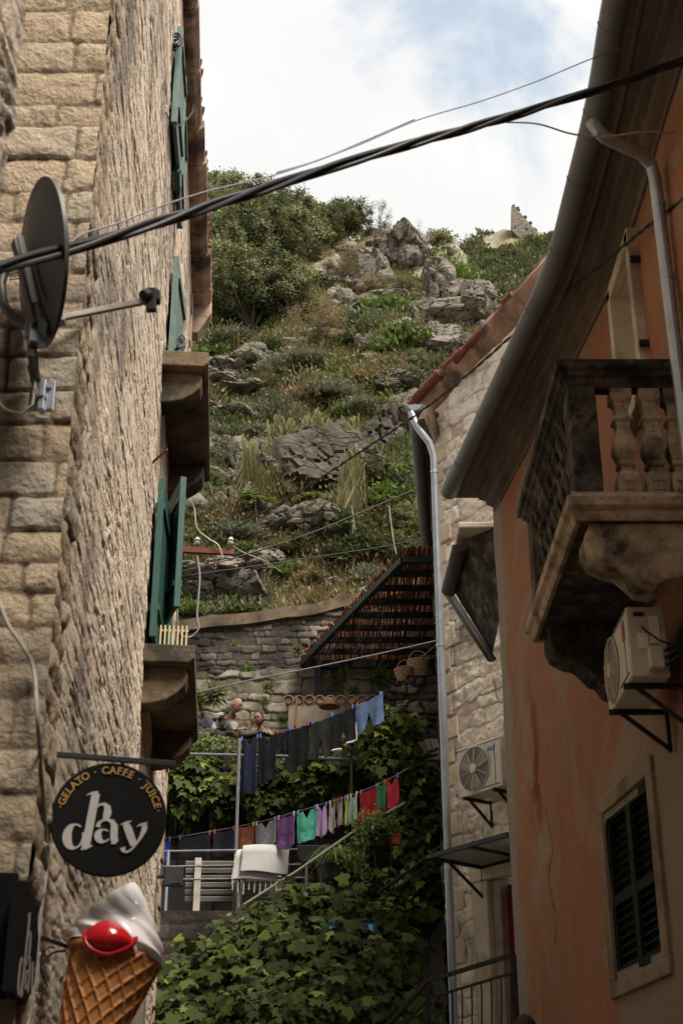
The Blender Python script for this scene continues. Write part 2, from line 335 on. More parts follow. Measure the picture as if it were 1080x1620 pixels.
def gridfaces(nu, nv, keep=None):
    i, j = np.meshgrid(np.arange(nu-1), np.arange(nv-1), indexing='ij')
    a = i*nv+j; q = np.stack([a, a+nv, a+nv+1, a+1], -1)
    if keep is not None: q = q[keep[:-1, :-1] & keep[1:, 1:]]
    q = q.reshape(-1, 4); return np.full(len(q), 4), q.ravel()
def smooth01(x): x = np.clip(x, 0, 1); return x*x*(3-2*x)
def stones(u, v, ch, sw, warp, seed, mort):
    """random coursed stones: (edge mask, stone id value, distance to the joint)"""
    r = np.random.default_rng(seed)
    uu = u+warp*2*(fbm(u*2.3, v*2.3, seed)-.5)+warp*(vn(u*9, v*9, seed+3)-.5)
    vv = v+warp*2*(fbm(u*1.7+9, v*2.3, seed+1)-.5)+warp*.8*(vn(u*8, v*8, seed+4)-.5)
    lo, hi = vv.min()-.1, vv.max()+.1; bd = [lo]
    while bd[-1] < hi: bd.append(bd[-1]+r.uniform(*ch))
    bd = np.array(bd); row = np.clip(np.searchsorted(bd, vv)-1, 0, len(bd)-2)
    dv = np.minimum(vv-bd[row], bd[row+1]-vv); du = np.zeros_like(u); sid = np.zeros_like(u)
    ulo, uhi = uu.min()-.1, uu.max()+.1
    for k in range(len(bd)-1):
        mk = row == k
        b2 = [ulo-r.uniform(0, sw[1])]; hk = bd[k+1]-bd[k]
        while b2[-1] < uhi: b2.append(b2[-1]+r.uniform(*sw)*(.7+.6*hk/ch[1]))
        if not mk.any(): continue
        b2 = np.array(b2); c = np.clip(np.searchsorted(b2, uu[mk])-1, 0, len(b2)-2)
        du[mk] = np.minimum(uu[mk]-b2[c], b2[c+1]-uu[mk]); sid[mk] = r.random(len(b2))[c]
    rr = .035; d = np.minimum(du, dv); cn = (du < rr) & (dv < rr)
    d = np.where(cn, rr-np.hypot(rr-du, rr-dv), d)
    return smooth01((d-mort*.6)/(mort*.7+.003)), sid, d
def stone_wall(name, O, D, L, z0, z1, m, parent, step=(.02, .02), ch=(.14, .24), sw=(.2, .5), warp=.03, relief=.02, pillow=.015,
               rough=.01, rs=14., seed=1, mort=.01, keep=None, nrm=None, band=None, topo=None):
    O = Vector(O); D = Vector(D).normalized(); N = Vector(nrm) if nrm else Vector((D.y, -D.x, 0))
    us = np.arange(0, L+step[0]*.5, step[0]); vs = np.arange(z0, z1+step[1]*.5, step[1])
    u, v = np.meshgrid(us, vs, indexing='ij')
    e, sid, d = stones(u, v, ch, sw, warp, seed, mort)
    ro = fbm(u*rs, v*rs, seed+40, 4)-.5
    disp = e*(relief*sid+pillow*np.minimum(d/.06, 1))+rough*2*ro+rough*1.5*(fbm(u*3, v*3, seed+60, 3)-.5)
    if topo is not None: disp = disp+topo(u, v)
    V = np.stack([O.x+D.x*u+N.x*disp, O.y+D.y*u+N.y*disp, v+N.z*disp+0*u], -1).reshape(-1, 3)
    t = np.zeros((V.shape[0], 4)); t[:, 0] = sid.ravel(); t[:, 1] = e.ravel(); t[:, 3] = 1
    k = keep(u, v) if keep is not None else None
    sz, ix = gridfaces(len(us), len(vs), k)
    return npmesh(name, V, sz, ix, m, parent, t, True)
# ---- leaves
RHOMB = np.array([(0, 0, 0), (.32, .5, .06), (0, 1, 0), (-.32, .5, .06)])
IVY = np.array([(0, .05, 0), (.26, -.1, -.03), (.50, .12, -.06), (.36, .32, .02), (.52, .56, -.08), (.24, .62, .03), (0, 1.0, -.10), (-.24, .62, .03), (-.52, .56, -.08), (-.36, .32, .02), (-.50, .12, -.06), (-.26, -.1, -.03)])
BLADE = np.array([(-.03, 0, 0), (.03, 0, 0), (.02, .6, .10), (0, 1, .28)])
def leafmesh(name, pos, nrm, size, m, parent=None, shape=RHOMB, tint=None, up=None, jit=.8, width=1.):
    n = len(pos); nr = nrm+rng.normal(0, jit, (n, 3)); nr /= np.linalg.norm(nr, axis=1)[:, None]+1e-9
    t = rng.normal(0, 1, (n, 3)) if up is None else up+rng.normal(0, .25, (n, 3))
    t -= nr*(t*nr).sum(1)[:, None]; t /= np.linalg.norm(t, axis=1)[:, None]+1e-9; b = np.cross(t, nr)
    k = len(shape); sp = shape*np.array([width, 1, 1])
    V = pos[:, None, :]+size[:, None, None]*(sp[None, :, 0:1]*b[:, None, :]+sp[None, :, 1:2]*t[:, None, :]+sp[None, :, 2:3]*nr[:, None, :])
    if tint is None: tint = rng.random(n)
    tt = np.zeros((n, k, 4)); tt[..., 0] = tint[:, None]; tt[..., 3] = 1
    return npmesh(name, V.reshape(-1, 3), np.full(n, k), np.arange(n*k), m, parent, tt.reshape(-1, 4))
def crown_pts(n, rad, clumps, seed, spread=.22, low=-.5):
    r = np.random.default_rng(seed); c = r.normal(0, 1, (clumps, 3)); c /= np.linalg.norm(c, axis=1)[:, None]
    c *= (r.random((clumps, 1))**.45); c = c[c[:, 2] > low]; k = r.integers(0, len(c), n); sp = r.uniform(.6, 1.4, len(c))*spread
    p = c[k]+r.normal(0, 1, (n, 3))*sp[k][:, None]*np.array([1, 1, .7])
    ct = r.random(len(c)); tint = np.clip(ct[k]*.6+r.random(n)*.45, 0, 1)
    return p*np.array(rad), p, tint, c*np.array(rad)
CP = (lambda src, parent=None: None)
def copy_tree(o, parent=None, loc=None, rotz=0, scale=1., label=None, name=None):
    c = o.copy(); COL.objects.link(c); c.parent = parent
    if name: c.name = name
    if loc is not None:
        c.location = loc; c.rotation_euler = (0, 0, rotz); c.scale = (scale,)*3 if not isinstance(scale, tuple) else scale
    if label: c['label'] = label
    for ch in list(o.children): copy_tree(ch, c)
    return c
#@@SETTING
# ------------------------------------------------------------------ world, sun
SUN_EL, SUN_AZ = R(53), R(140)      # azimuth clockwise from +Y: behind the camera, a little to the left
w = bpy.data.worlds.new('World'); S.world = w; w.use_nodes = True; nt = w.node_tree; N = nt.nodes; L = nt.links
bg = N['Background']; sky = N.new('ShaderNodeTexSky'); sky.sky_type = 'NISHITA'; sky.sun_disc = False
sky.sun_elevation = SUN_EL; sky.sun_rotation = SUN_AZ; sky.air_density = 1.; sky.dust_density = 1.5
tc = N.new('ShaderNodeTexCoord'); mp = N.new('ShaderNodeMapping'); mp.inputs['Scale'].default_value = (1, 1, 1.6); mp.inputs['Location'].default_value = (2.3, .4, .0)
L.new(tc.outputs['Generated'], mp.inputs[0])
n1 = N.new('ShaderNodeTexNoise'); n1.inputs['Scale'].default_value = 3.6; n1.inputs['Detail'].default_value = 9; n1.inputs['Roughness'].default_value = .55; n1.inputs['Distortion'].default_value = .5
L.new(mp.outputs[0], n1.inputs[0])
mr = N.new('ShaderNodeMapRange'); mr.interpolation_type = 'SMOOTHSTEP'; mr.inputs[1].default_value = .30; mr.inputs[2].default_value = .43; L.new(n1.outputs[0], mr.inputs[0])
n2 = N.new('ShaderNodeTexNoise'); n2.inputs['Scale'].default_value = 5.; n2.inputs['Detail'].default_value = 7; L.new(mp.outputs[0], n2.inputs[0])
cr = N.new('ShaderNodeValToRGB'); cr.color_ramp.elements[0].position = .3; cr.color_ramp.elements[0].color = (5.0, 5.0, 5.0, 1); cr.color_ramp.elements[1].position = .65; cr.color_ramp.elements[1].color = (5.5, 5.45, 5.35, 1)
L.new(n2.outputs[0], cr.inputs[0])
# blue gaps pale through thin cloud
thin = N.new('ShaderNodeMix'); thin.data_type = 'RGBA'; thin.inputs[0].default_value = .55; L.new(sky.outputs[0], thin.inputs[6]); thin.inputs[7].default_value = (4.7, 5.35, 5.8, 1)
mx = N.new('ShaderNodeMix'); mx.data_type = 'RGBA'; L.new(mr.outputs[0], mx.inputs[0]); L.new(thin.outputs[2], mx.inputs[6]); L.new(cr.outputs[0], mx.inputs[7])
L.new(mx.outputs[2], bg.inputs[0]); bg.inputs[1].default_value = .1
sd = bpy.data.lights.new('sun', 'SUN'); so = bpy.data.objects.new('sun', sd); COL.objects.link(so); sd.energy = 4.5; sd.angle = R(28); sd.color = (1, .94, .85)
dv = Vector((math.sin(SUN_AZ)*math.cos(SUN_EL), math.cos(SUN_AZ)*math.cos(SUN_EL), math.sin(SUN_EL)))
so.rotation_euler = (-dv).to_track_quat('-Z', 'Y').to_euler()
S.view_settings.view_transform = 'Standard'; S.view_settings.look = 'None'; S.view_settings.gamma = 1; S.view_settings.exposure = .9
S.cycles.max_bounces = 6; S.cycles.diffuse_bounces = 4; S.cycles.transparent_max_bounces = 8
# ------------------------------------------------------------------ ground, lane, terraces
G = MB(); G.add([(-900, -600, -.02), (900, -600, -.02), (900, 1500, -.02), (-900, 1500, -.02)], [(0, 1, 2, 3)])
tag(G.build('ground', m_path), kind='structure')
G = MB()
for i in range(14):      # the stepped lane climbing between the houses
    y0 = 4.0+i*.95; G.box((.6, y0+.475, (i+1)*.07), (8., .95, (i+1)*.14))
tag(G.build('street', m_path), kind='structure')
G = MB(); G.box((-1.5, 24.6, 3.42), (11., 6.4, 6.84)); 
tag(G.build('terrace', m_path), kind='structure')       # people's terrace
G = MB(); G.box((-1.5, 20.62, 2.5), (11., 1.52, 5.0))
tag(G.build('terrace_floor', m_path), kind='structure')
# ------------------------------------------------------------------ hillside
BR_PX = np.array([-400, 100, 250, 325, 400, 430, 500, 560, 600, 650, 690, 740, 800, 900, 1300.])
BR_PY = np.array([250, 310, 325, 330, 332, 338, 356, 384, 398, 408, 440, 500, 560, 600, 640.])
def elev(py): v = 810-py; return (F*ST+v*CT)/(F*CT-v*ST)
def terr(X, Y):
    u = X/Y; px = 540+u*1850.; py = np.interp(px, BR_PX, BR_PY); e = elev(py)
    Yr = 17.17/(1.045-e)
    base = 10.9+1.045*(np.minimum(Y, Yr)-26)-.55*np.maximum(Y-Yr, 0)
    big = 3.6*(fbm(X*.26+3, Y*.26, 5, 3)-.5)
    f1, f2, idv = worley(X*.33+fbm(X*.5, Y*.5, 8)*1.2, Y*.28, 12)
    ledge = 2.5*(idv-.4)*smooth01((f2-f1)*3.)*smooth01((fbm(X*.12, Y*.12, 31, 2)-.42)*6)
    sm = 1.1*(fbm(X*.8, Y*.8, 21, 4)-.5)
    # the cliff with hanging plants
    cl = 1.6*np.exp(-((X-.6)/3.2)**2)*smooth01((Y-31.5)/1.2)*(1-smooth01((Y-35)/5))
    z = base+big+ledge+sm+cl
    t = np.clip((Y-26.1)/1.6, 0, 1); zt_ = np.interp(px, [100, 285, 560, 700], [9.75, 9.95, 10.35, 10.6]); return z*t+(1-t)*zt_
def terrain():
    us = np.linspace(-.42, .30, 440); ys = 26.12+np.cumsum(np.concatenate([[0], np.full(150, .075), np.linspace(.075, .3, 260)]))
    u, y = np.meshgrid(us, ys, indexing='ij'); x = u*y; z = terr(x, y)+CZ
    gy, gx = np.gradient(z); slope = np.abs(np.gradient(z, axis=1)/np.gradient(y, axis=1))
    rockn = fbm(x*.35, y*.35, 77, 4); t = np.zeros((x.size, 4)); t[:, 0] = smooth01((slope.ravel()-1.35)*1.1+(rockn.ravel()-.46)*3.); t[:, 3] = 1
    sz, ix = gridfaces(len(us), len(ys)); V = np.stack([x, y, z], -1).reshape(-1, 3)
    tag(npmesh('hillside', V, sz, ix, m_hill, None, t, True), kind='structure')
terrain()
def hit(px, py, y0=26.2):
    d = ray(px, py); ys = np.arange(y0, 110, .05); xs = ys*d[0]/d[1]; zz = ys*d[2]/d[1]
    g = terr(xs, ys) >= zz; k = int(np.argmax(g)) if g.any() else None
    if k is None: return None
    return Vector((xs[k], ys[k], float(terr(xs[k:k+1], ys[k:k+1])[0])+CZ))
def far_hill():
    FPX = np.array([400, 560, 640, 690, 715, 740, 770, 800, 830, 860, 890, 960, 1200.]); FPY = np.array([560, 500, 450, 418, 402, 388, 372, 362, 362, 372, 378, 390, 430.])
    us = np.linspace(-.08, .36, 330); ys = np.linspace(88, 165, 300); u, y = np.meshgrid(us, ys, indexing='ij'); x = u*y
    e = elev(np.interp(540+u*1835., FPX, FPY)); Yr = 128+14*(fbm(u*8, u*0, 3)-.5); zr = e*Yr
    z = np.where(y < Yr, zr-(Yr-y)*1.25, zr-(y-Yr)*.8)
    f1, f2, idv = worley(x*.16+fbm(x*.2, y*.2, 4)*1.5, y*.13, 44)
    z = z+4.6*(fbm(x*.07, y*.07, 51, 5)-.5)*np.clip((Yr+6-y)/12, .15, 1)+1.6*(idv-.5)*smooth01((f2-f1)*4)+1.2*(fbm(x*.5, y*.5, 9, 4)-.5)+CZ
    t = np.zeros((x.size, 4)); t[:, 0] = smooth01((fbm(x*.13, y*.13, 7, 4).ravel()-.40)*6); t[:, 3] = 1
    sz, ix = gridfaces(len(us), len(ys)); tag(npmesh('hill', np.stack([x, y, z], -1).reshape(-1, 3), sz, ix, m_hill, None, t, True), kind='structure')
    return us, ys, z
FH = far_hill()
def fhit(px, py):
    us, ys, z = FH; d = ray(px, py); i = int(np.clip(round((d[0]/d[1]-us[0])/(us[1]-us[0])), 0, len(us)-1))
    g = z[i]-CZ >= ys*d[2]/d[1]
    if not g.any(): return None
    k = int(np.argmax(g)); return Vector((us[i]*ys[k], ys[k], z[i, k]))
# ------------------------------------------------------------------ LEFT STONE HOUSE
C0 = Vector((-1.18, 5.3, 0)); C1 = Vector((-2.008, 16, 0)); WD = (C1-C0).normalized(); WN = Vector((WD.y, -WD.x, 0)); WLEN = (C1-C0).length
ztop = 10.73+CZ
def LW(px, py, off=0.): return PW(px, py, C0+WN*off, WN)
def lwat(y, off=0., z=0.):     # point on the left wall at distance y
    t = (y-C0.y)/WD.y; p = C0+WD*t+WN*off; p.z = z; return p
house = thing('stone_house', 'tall honey-coloured stone house on the left with green shutters and mossy window ledges', 'house', (C0.x-1, 8, 0))
def lt(u, v):   # long rough hewn ridges of the rubble
    a = fbm(u*2.2, v*1.4, 91, 4)-.5; b = np.abs(fbm(u*3.1, v*3.6, 95, 4)-.5)
    c = fbm(u*1.3+v*.8, v*11, 99, 4)-.5; d = fbm(u*6, v*26, 101, 3)-.5
    k = np.abs(fbm(u*1.0+.6*v, v*7, 111, 4)-.5); k2 = np.abs(fbm(u*2.2, v*16, 115, 3)-.5)
    return .007*a+.009*c+.007*d+.007*(fbm(u*14, v*40, 105, 3)-.5)-.020*(1-smooth01(k/.016))-.009*(1-smooth01(k2/.016))
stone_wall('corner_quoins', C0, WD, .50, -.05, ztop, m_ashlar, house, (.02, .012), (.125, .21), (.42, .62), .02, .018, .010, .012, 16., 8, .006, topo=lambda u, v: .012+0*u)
stone_wall('street_wall', C0+WD*.46, WD, WLEN-.46, -.05, ztop, m_stone, house, (.03, .012), (.045, .13), (.35, 1.1), .03, .010, .002, .0035, 13., 3, .003, topo=lt)
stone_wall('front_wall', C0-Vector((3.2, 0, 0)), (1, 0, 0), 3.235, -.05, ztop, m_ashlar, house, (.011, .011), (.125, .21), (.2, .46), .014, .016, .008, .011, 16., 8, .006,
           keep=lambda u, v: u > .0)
G = MB(); k = WN*-.12
G.prism([C0+Vector((-.012, .03, 0)), lwat(6.4, -.10), C1+k, C1+Vector((-5, .6, 0)), C0+Vector((-5, .12, 0))], (0, 0, ztop-.03))
G.build('inner_wall', m_cornice, house)
G = MB()       # dressed far corner
for i in range(48):
    z = i*.256; wd = .34 if i % 2 else .2
    G.box(C1-WD*(wd/2)+Vector((0, 0, z+.125))-WN*.10, (.26, wd, .235), (WN, WD, Vector((0, 0, 1))))
G.build('corner_stones', m_cornice, house, bevel=.012)
G = MB(); y = 5.35; rj = random.Random(4)
while y < 16.05:      # cornice slabs under the roof
    l = rj.uniform(.45, 1.0); oh = .02+.26*(y-5)/11+rj.uniform(-.015, .015); a = lwat(y, 0, ztop); b = lwat(y+l-.02, 0, ztop)
    G.prism([a-WN*.2, a+WN*oh*.6, a+WN*oh+Vector((0, 0, .07)), a+WN*oh+Vector((0, 0, .17)), a-WN*.2+Vector((0, 0, .17))], b-a); y += l
a = lwat(16.06, 0, ztop-.42); G.prism([a-WN*.05, a+WN*.10, a+WN*.27+Vector((0, 0, .32)), a+WN*.27+Vector((0, 0, .5)), a-WN*.05+Vector((0, 0, .5))], WD*.22)
G.build('cornice', m_cornice, house, bevel=.012)
G = MB(); y = 5.3
while y < 16.2:
    a = lwat(y, -.03+.29*(y-5)/11+rj.uniform(-.02, .02), ztop+.23+rj.uniform(-.01, .015)); G.lathe(a, -WN+Vector((0, 0, .35)), [(.06, 0), (.06, .9)], 9, (0, 0, 1)); y += .15
G.build('roof_tile', m_tile, house, True)
G = MB(); a = lwat(10.6, 0, ztop+.2); G.prism([lwat(5.2, -.1, ztop+.17), lwat(16.2, .15, ztop+.17), C1+Vector((-5, 1, ztop+2)), C0+Vector((-5, 0, ztop+2))], (0, 0, .08)); G.build('roof', m_tile, house)
def ledge(ya, yb, z, label=None):
    l = MB(); A = lwat(ya, 0, z); Bq = lwat(yb, 0, z); pr = .42
    l.prism([A-WN*.05, A+WN*(pr-.04), A+WN*pr+Vector((0, 0, .04)), A+WN*pr+Vector((0, 0, .15)), A-WN*.05+Vector((0, 0, .16))], Bq-A)
    o = l.build('window_ledge', m_sill, house, bevel=.012)
    if label: o['label'] = label
    for yy in (ya+.12, yb-.42):
        c = MB(); a = lwat(yy, 0, z-.002); prof = [(-.05, 0), (.36, 0), (.37, -.08), (.35, -.15), (.29, -.22), (.20, -.28), (.09, -.31), (-.05, -.32)]
        c.prism([a+WN*q+Vector((0, 0, s)) for q, s in prof], WD*.26); c.build('corbel', m_sill, o, bevel=.014)
ledge(11.0, 13.35, 6.72+CZ); ledge(10.95, 13.3, 3.88+CZ)
def wz(q): return Vector((q[0], q[1], 0))
def shutter(p, q, z0, z1, m, parent=house, t=.035):
    p = wz(p); q = wz(q); d = (q-p); Ln = d.length; d.normalize(); n = Vector((d.y, -d.x, 0)); up = Vector((0, 0, 1)); H = z1-z0
    G = MB(); c = (p+q)/2
    for i in range(5):      # planks
        G.box(p+d*(Ln*(i+.5)/5)+up*(z0+H/2), (Ln/5-.004, t, H), (d, n, up))
    o = G.build('shutter', m, parent, bevel=.004)
    G = MB()
    for e in (0, 1): G.box((q if e else p)+d*(-.02 if e else .02)+up*(z0+H/2), (.05, t+.02, H+.006), (d, n, up))
    for h in (z0+H*.18, z0+H*.82): G.box(c+n*(-t*.9)+up*h, (Ln*.96, .02, .07), (d, n, up)); G.box(c+n*(t*.9)+up*h, (Ln*.96, .02, .05), (d, n, up))
    G.build('batten', m, o, bevel=.003)
    return o

# lowest window: a leaf swung out over the lane, one flat on the wall
shutter((-1.72, 12.3), (-1.42, 11.43), 4.55+CZ, 5.80+CZ, m_green)['label'] = 'green plank shutter leaf swung out over the lane'
shutter(wz(lwat(10.95, .07)), wz(lwat(11.75, .10)), 4.10+CZ, 5.55+CZ, m_green)
shutter(wz(lwat(12.45, .07)), wz(lwat(13.2, .09)), 4.05+CZ, 5.6+CZ, m_green)
shutter(wz(lwat(11.30, .06)), (-1.60, 12.06), 6.90+CZ, 8.12+CZ, m_greenpale)
shutter(wz(lwat(12.5, .06)), wz(lwat(13.2, .08)), 6.90+CZ, 8.12+CZ, m_greenpale)
shutter(wz(lwat(9.85, .055)), wz(lwat(10.55, .075)), 8.52+CZ, 9.63+CZ, m_greenpale); shutter(wz(lwat(10.85, .06)), wz(lwat(11.5, .06)), 8.60+CZ, 9.63+CZ, m_greenpale)
for (ya, yb, z0, z1) in ((11.75, 12.45, 4.04, 5.6), (12.06, 12.5, 6.88, 8.12), (10.5, 10.78, 8.5, 9.63)):
    G = MB(); a = lwat((ya+yb)/2, .03, (z0+z1)/2+CZ); G.box(a, (.07, yb-ya, z1-z0), (WN, WD, Vector((0, 0, 1)))); o = G.build('window', m_glass, house)
    G = MB()
    for s in (0, .5, 1): G.box(lwat(ya+(yb-ya)*s, .06, (z0+z1)/2+CZ), (.05, .05, z1-z0), (WN, WD, Vector((0, 0, 1))))
    for s in (z0, (z0+z1)/2, z1): G.box(lwat((ya+yb)/2, .066, s+CZ), (.05, yb-ya+.05, .05), (WN, WD, Vector((0, 0, 1))))
    G.build('frame', m_green, o)
G = MB(); q = LW(228, 1450, .05)      # beige door jamb behind the ice cream
G.box(Vector((q.x, q.y, 1.9)), (.10, .30, 3.0), (WN, WD, Vector((0, 0, 1)))); G.box(lwat(q.y+.5, .04, 1.9), (.08, .22, 3.0), (WN, WD, Vector((0, 0, 1)))); G.build('door_jamb', m_plaster, house, bevel=.01)
# nearer house: only its rough grey-brown flank shows
near = thing('stone_house', 'rough grey-brown stone flank of a nearer house in the top left corner', 'house', (-2, 0, 0))
stone_wall('flank_wall', (-1.19, -12, 0), (0.0, 1, 0), 14.19, -.05, 8., m_plaster, near, (.08, .08), (.14, .24), (.2, .5), .05, .03, .02, .015, 13., 14)
stone_wall('flank_wall', (-1.19, 2.2, 0), (0.0, 1, 0), 1.8, 2.5, 12., m_stone, near, (.02, .016), (.14, .24), (.2, .5), .05, .02, .005, .01, 13., 15, topo=lt)
G = MB(); G.box((-3.3, -4.02, 6.0), (4.1, 15.96, 12.0)); G.build('inner_wall', m_cornice, near)
# unseen house added behind the viewer so less light enters the lane
back = thing('added_shading_house', 'unseen plain plastered house added behind the viewer to darken the lane', 'house', (0, -10, 0))
G = MB(); G.box((1, -9, 4.5), (9, 3, 9)); G.build('wall', m_plaster, back)
G = MB()
for x in (-.8, 1.6): G.box((x, -7.46, 5), (.9, .06, 1.4))
G.build('window', m_glass, back)
# ------------------------------------------------------------------ ORANGE HOUSE
OP = [(2.42, -11.), (2.42, 10.2), (2.25, 11.8), (1.80, 15.2)]
orange = thing('orange_house', 'faded orange limewashed house on the right with overhanging eaves and a stone balcony', 'house', (3.5, 5, 0))
def ox(y): return float(np.interp(y, [p[1] for p in OP], [p[0] for p in OP]))
EAVE = 7.42+CZ
wA = PW(959, 1296, (2.25, 11.8, 0), (.995, .105, 0)); wB = PW(1025, 1225, (2.25, 11.8, 0), (.995, .105, 0)); wA2 = PW(978, 1542, (2.25, 11.8, 0), (.995, .105, 0))
def orange_wall():
    ys = np.concatenate([np.arange(-11, 5, .5), np.arange(5, 15.201, .028)]); zs = np.arange(0, EAVE+.25, .035); y, z = np.meshgrid(ys, zs, indexing='ij')
    x = np.interp(y, [p[1] for p in OP], [p[0] for p in OP])
    zr = z-CZ; rep = np.zeros_like(y); red = np.zeros_like(y)
    wy = fbm(y*2.1, z*2.1, 3, 4)-.5
    # grey render round the barred window, a crack-repair vein, the frayed corner, bare red patches low down
    rep = np.maximum(rep, smooth01((.82-np.maximum(np.abs(y-10.9)/1.5, np.abs(zr-1.95)/1.35)+wy*.25)*9))
    vein = np.abs((y-11.9)-.32*(zr-.7)-wy*.5); rep = np.maximum(rep, smooth01((.055-vein)*26)*((zr < 1.8) & (zr > -.6)))
    rep = np.maximum(rep, smooth01((y-(15.0-.34*fbm(z*1.6, z*0, 6, 4)))*14))
    rep = np.maximum(rep, smooth01((7.6-y+1.2*wy)*2)*.35)
    lowp = fbm(y*1.3, z*1.6, 15, 5); red = smooth01((lowp-.50)*18)*smooth01((1.05-zr)*4)
    red = np.maximum(red, smooth01((fbm(y*4.5, z*3.2, 18, 5)-.47)*12)*np.exp(-((y-14.1)/.22)**2-((zr-3.9)/.75)**2)*1.2)
    ck = np.abs((y-13.72)+.06*np.sin(zr*9)-wy*.28); crack = smooth01((.016-ck)*120)*((zr > 2.05) & (zr < 3.35))
    red = np.clip(np.maximum(red, crack), 0, 1)
    x = x+.012*(fbm(y*1.2, z*1.2, 4, 5)-.5)*4+.012*rep*0+.02*red+.03*crack-.008*rep
    hole = ((y > wB.y+.03) & (y < wA.y-.03) & (z > wA2.z+.03) & (z < wA.z-.03)) | ((y > 9.62) & (y < 10.42) & (zr > 5.75) & (zr < 7.0))
    t = np.zeros((y.size, 4)); t[:, 0] = rep.ravel(); t[:, 1] = red.ravel(); t[:, 3] = 1
    # order so that normals face the lane
    V = np.stack([x, y, z], -1)[::-1].reshape(-1, 3); t = t.reshape(y.shape+(4,))[::-1].reshape(-1, 4)
    sz, ix = gridfaces(len(ys), len(zs), ~hole[::-1]); npmesh('wall', V, sz, ix, m_orange, orange, t, True)
orange_wall()
G = MB(); G.add([(2.5, -11, 0), (2.5, 9.5, 0), (5, 9.5, 0), (5, -11, 0), (2.5, -11, EAVE), (2.5, 9.5, EAVE), (5, 9.5, EAVE), (5, -11, EAVE)], [(0, 1, 5, 4), (1, 2, 6, 5), (2, 3, 7, 6), (3, 0, 4, 7), (4, 5, 6, 7)])
G.prism([(1.80, 15.215, 0), (4.5, 14.2, 0), (4.5, 14.4, 0), (1.86, 15.34, 0)], (0, 0, EAVE)); G.prism([(1.92, 15.0, 0), (2.37, 11.9, 0), (2.6, 10.45, 0), (4.4, 10.45, 0), (4.4, 14.1, 0)], (0, 0, EAVE)); G.build('inner_wall', m_plaster, orange)
def strip(rows, name, m, bev=0, sm=False, parent=orange):
    """rows: list of cross sections (each same length) joined"""
    G = MB(); n = len(rows[0])
    for r in rows: G.v += [Vector(p) for p in r]
    for i in range(len(rows)-1):
        for k in range(n-1): a = i*n+k; G.f.append((a, a+1, a+n+1, a+n))
    return G.build(name, m, parent, sm)
GUT = [(-11, 1.80), (7.3, 1.80), (8.4, 1.86), (9.4, 1.84), (10.4, 1.83), (11.4, 1.69), (12.7, 1.51), (14, 1.33), (15.1, 1.16)]
gy = np.concatenate([np.linspace(-11, 6, 12), np.linspace(6.5, 15.1, 44)]); gx = np.interp(gy, [p[0] for p in GUT], [p[1] for p in GUT]); gx = np.convolve(np.pad(gx, 2, 'edge'), np.ones(5)/5, 'valid')
rows = []
for y, x in zip(gy, gx):
    xw = ox(y); rows.append([(x+.10, y, EAVE+.02), (x+.10, y, EAVE-.012), (x+.24, y, EAVE-.012), (x+.25, y, EAVE-.03), (x+.27, y, EAVE-.03), (x+.28, y, EAVE-.012), (xw-.20, y, EAVE-.02), (xw-.19, y, EAVE-.06), (xw-.12, y, EAVE-.08), (xw-.11, y, EAVE-.12), (xw-.03, y, EAVE-.16), (xw-.02, y, EAVE-.22), (xw+.03, y, EAVE-.22)])
strip(rows, 'eaves_soffit', m_soffit)
rows = []; GX = list(zip(gy, gx))
for y, x in GX:
    rows.append([(x+.10+.10*math.cos(a), y, EAVE+.055+.105*math.sin(a)) for a in np.linspace(math.pi*1.02, math.pi*1.98, 11)])
G = strip(rows, 'gutter', m_zinc, 0, True)
so_ = G.modifiers.new('thick', 'SOLIDIFY'); so_.thickness = .004
G = MB()
for y in (5.2, 6.55, 7.6, 8.5, 9.3, 10.25, 11.2, 12.1, 13.2, 14.3):
    G = MB(); x = float(np.interp(y, gy, gx)); G.tube([(x+.10+.106*math.cos(a), y, EAVE+.055+.111*math.sin(a)) for a in np.linspace(math.pi*1.0, math.pi*2.0, 13)], .005, 5)
    G.build('gutter_seam', m_zinc, orange)
G = MB(); x, y = gx[-1], gy[-1]
G.prism([(x+.10+.10*math.cos(a), y, EAVE+.055+.105*math.sin(a)) for a in np.linspace(math.pi, 2*math.pi, 12)], (0, .006, 0)); G.build('gutter_end', m_zinc, orange)
rows = [[(x+.05, y, EAVE+.10), (x+.06, y, EAVE+.13), (4.6, y, EAVE+1.35)] for y, x in GX]; strip(rows, 'roof', m_tile)
G = MB(); G.prism([(1.26, 15.1, EAVE-.01), (4.6, 15.1, EAVE-.01), (4.6, 15.1, EAVE+1.3), (1.26, 15.1, EAVE+.06)], (0, .05, 0)); G.build('gable_board', m_soffit, orange)
# downpipe
pa = P(934, 192, 7.98); pb = P(952, 216, 8.0); pc = P(1018, 246, 8.45); pc2 = P(1030, 262, 8.5); bx, by = pc2.x+.02, 8.52
G = MB(); G.tube([pa, pa+(pb-pa)*.7, pb+(pc-pb)*.08, pc-(pc-pb)*.06, pc2, (bx, by, pc2.z-.12), (bx+.005, by, 5), (bx+.02, by, 0.6)], .047, 16); dp = G.build('downpipe', m_galv, orange, True)
G = MB()
for z in (pc2.z-.35, pc2.z-1.0, pc2.z-2.3, 3.4): MB().lathe((bx+.005, by, z), (0, 0, 1), [(.052, -.02), (.052, .02)], 16).build('pipe_joint', m_galv, dp, True)
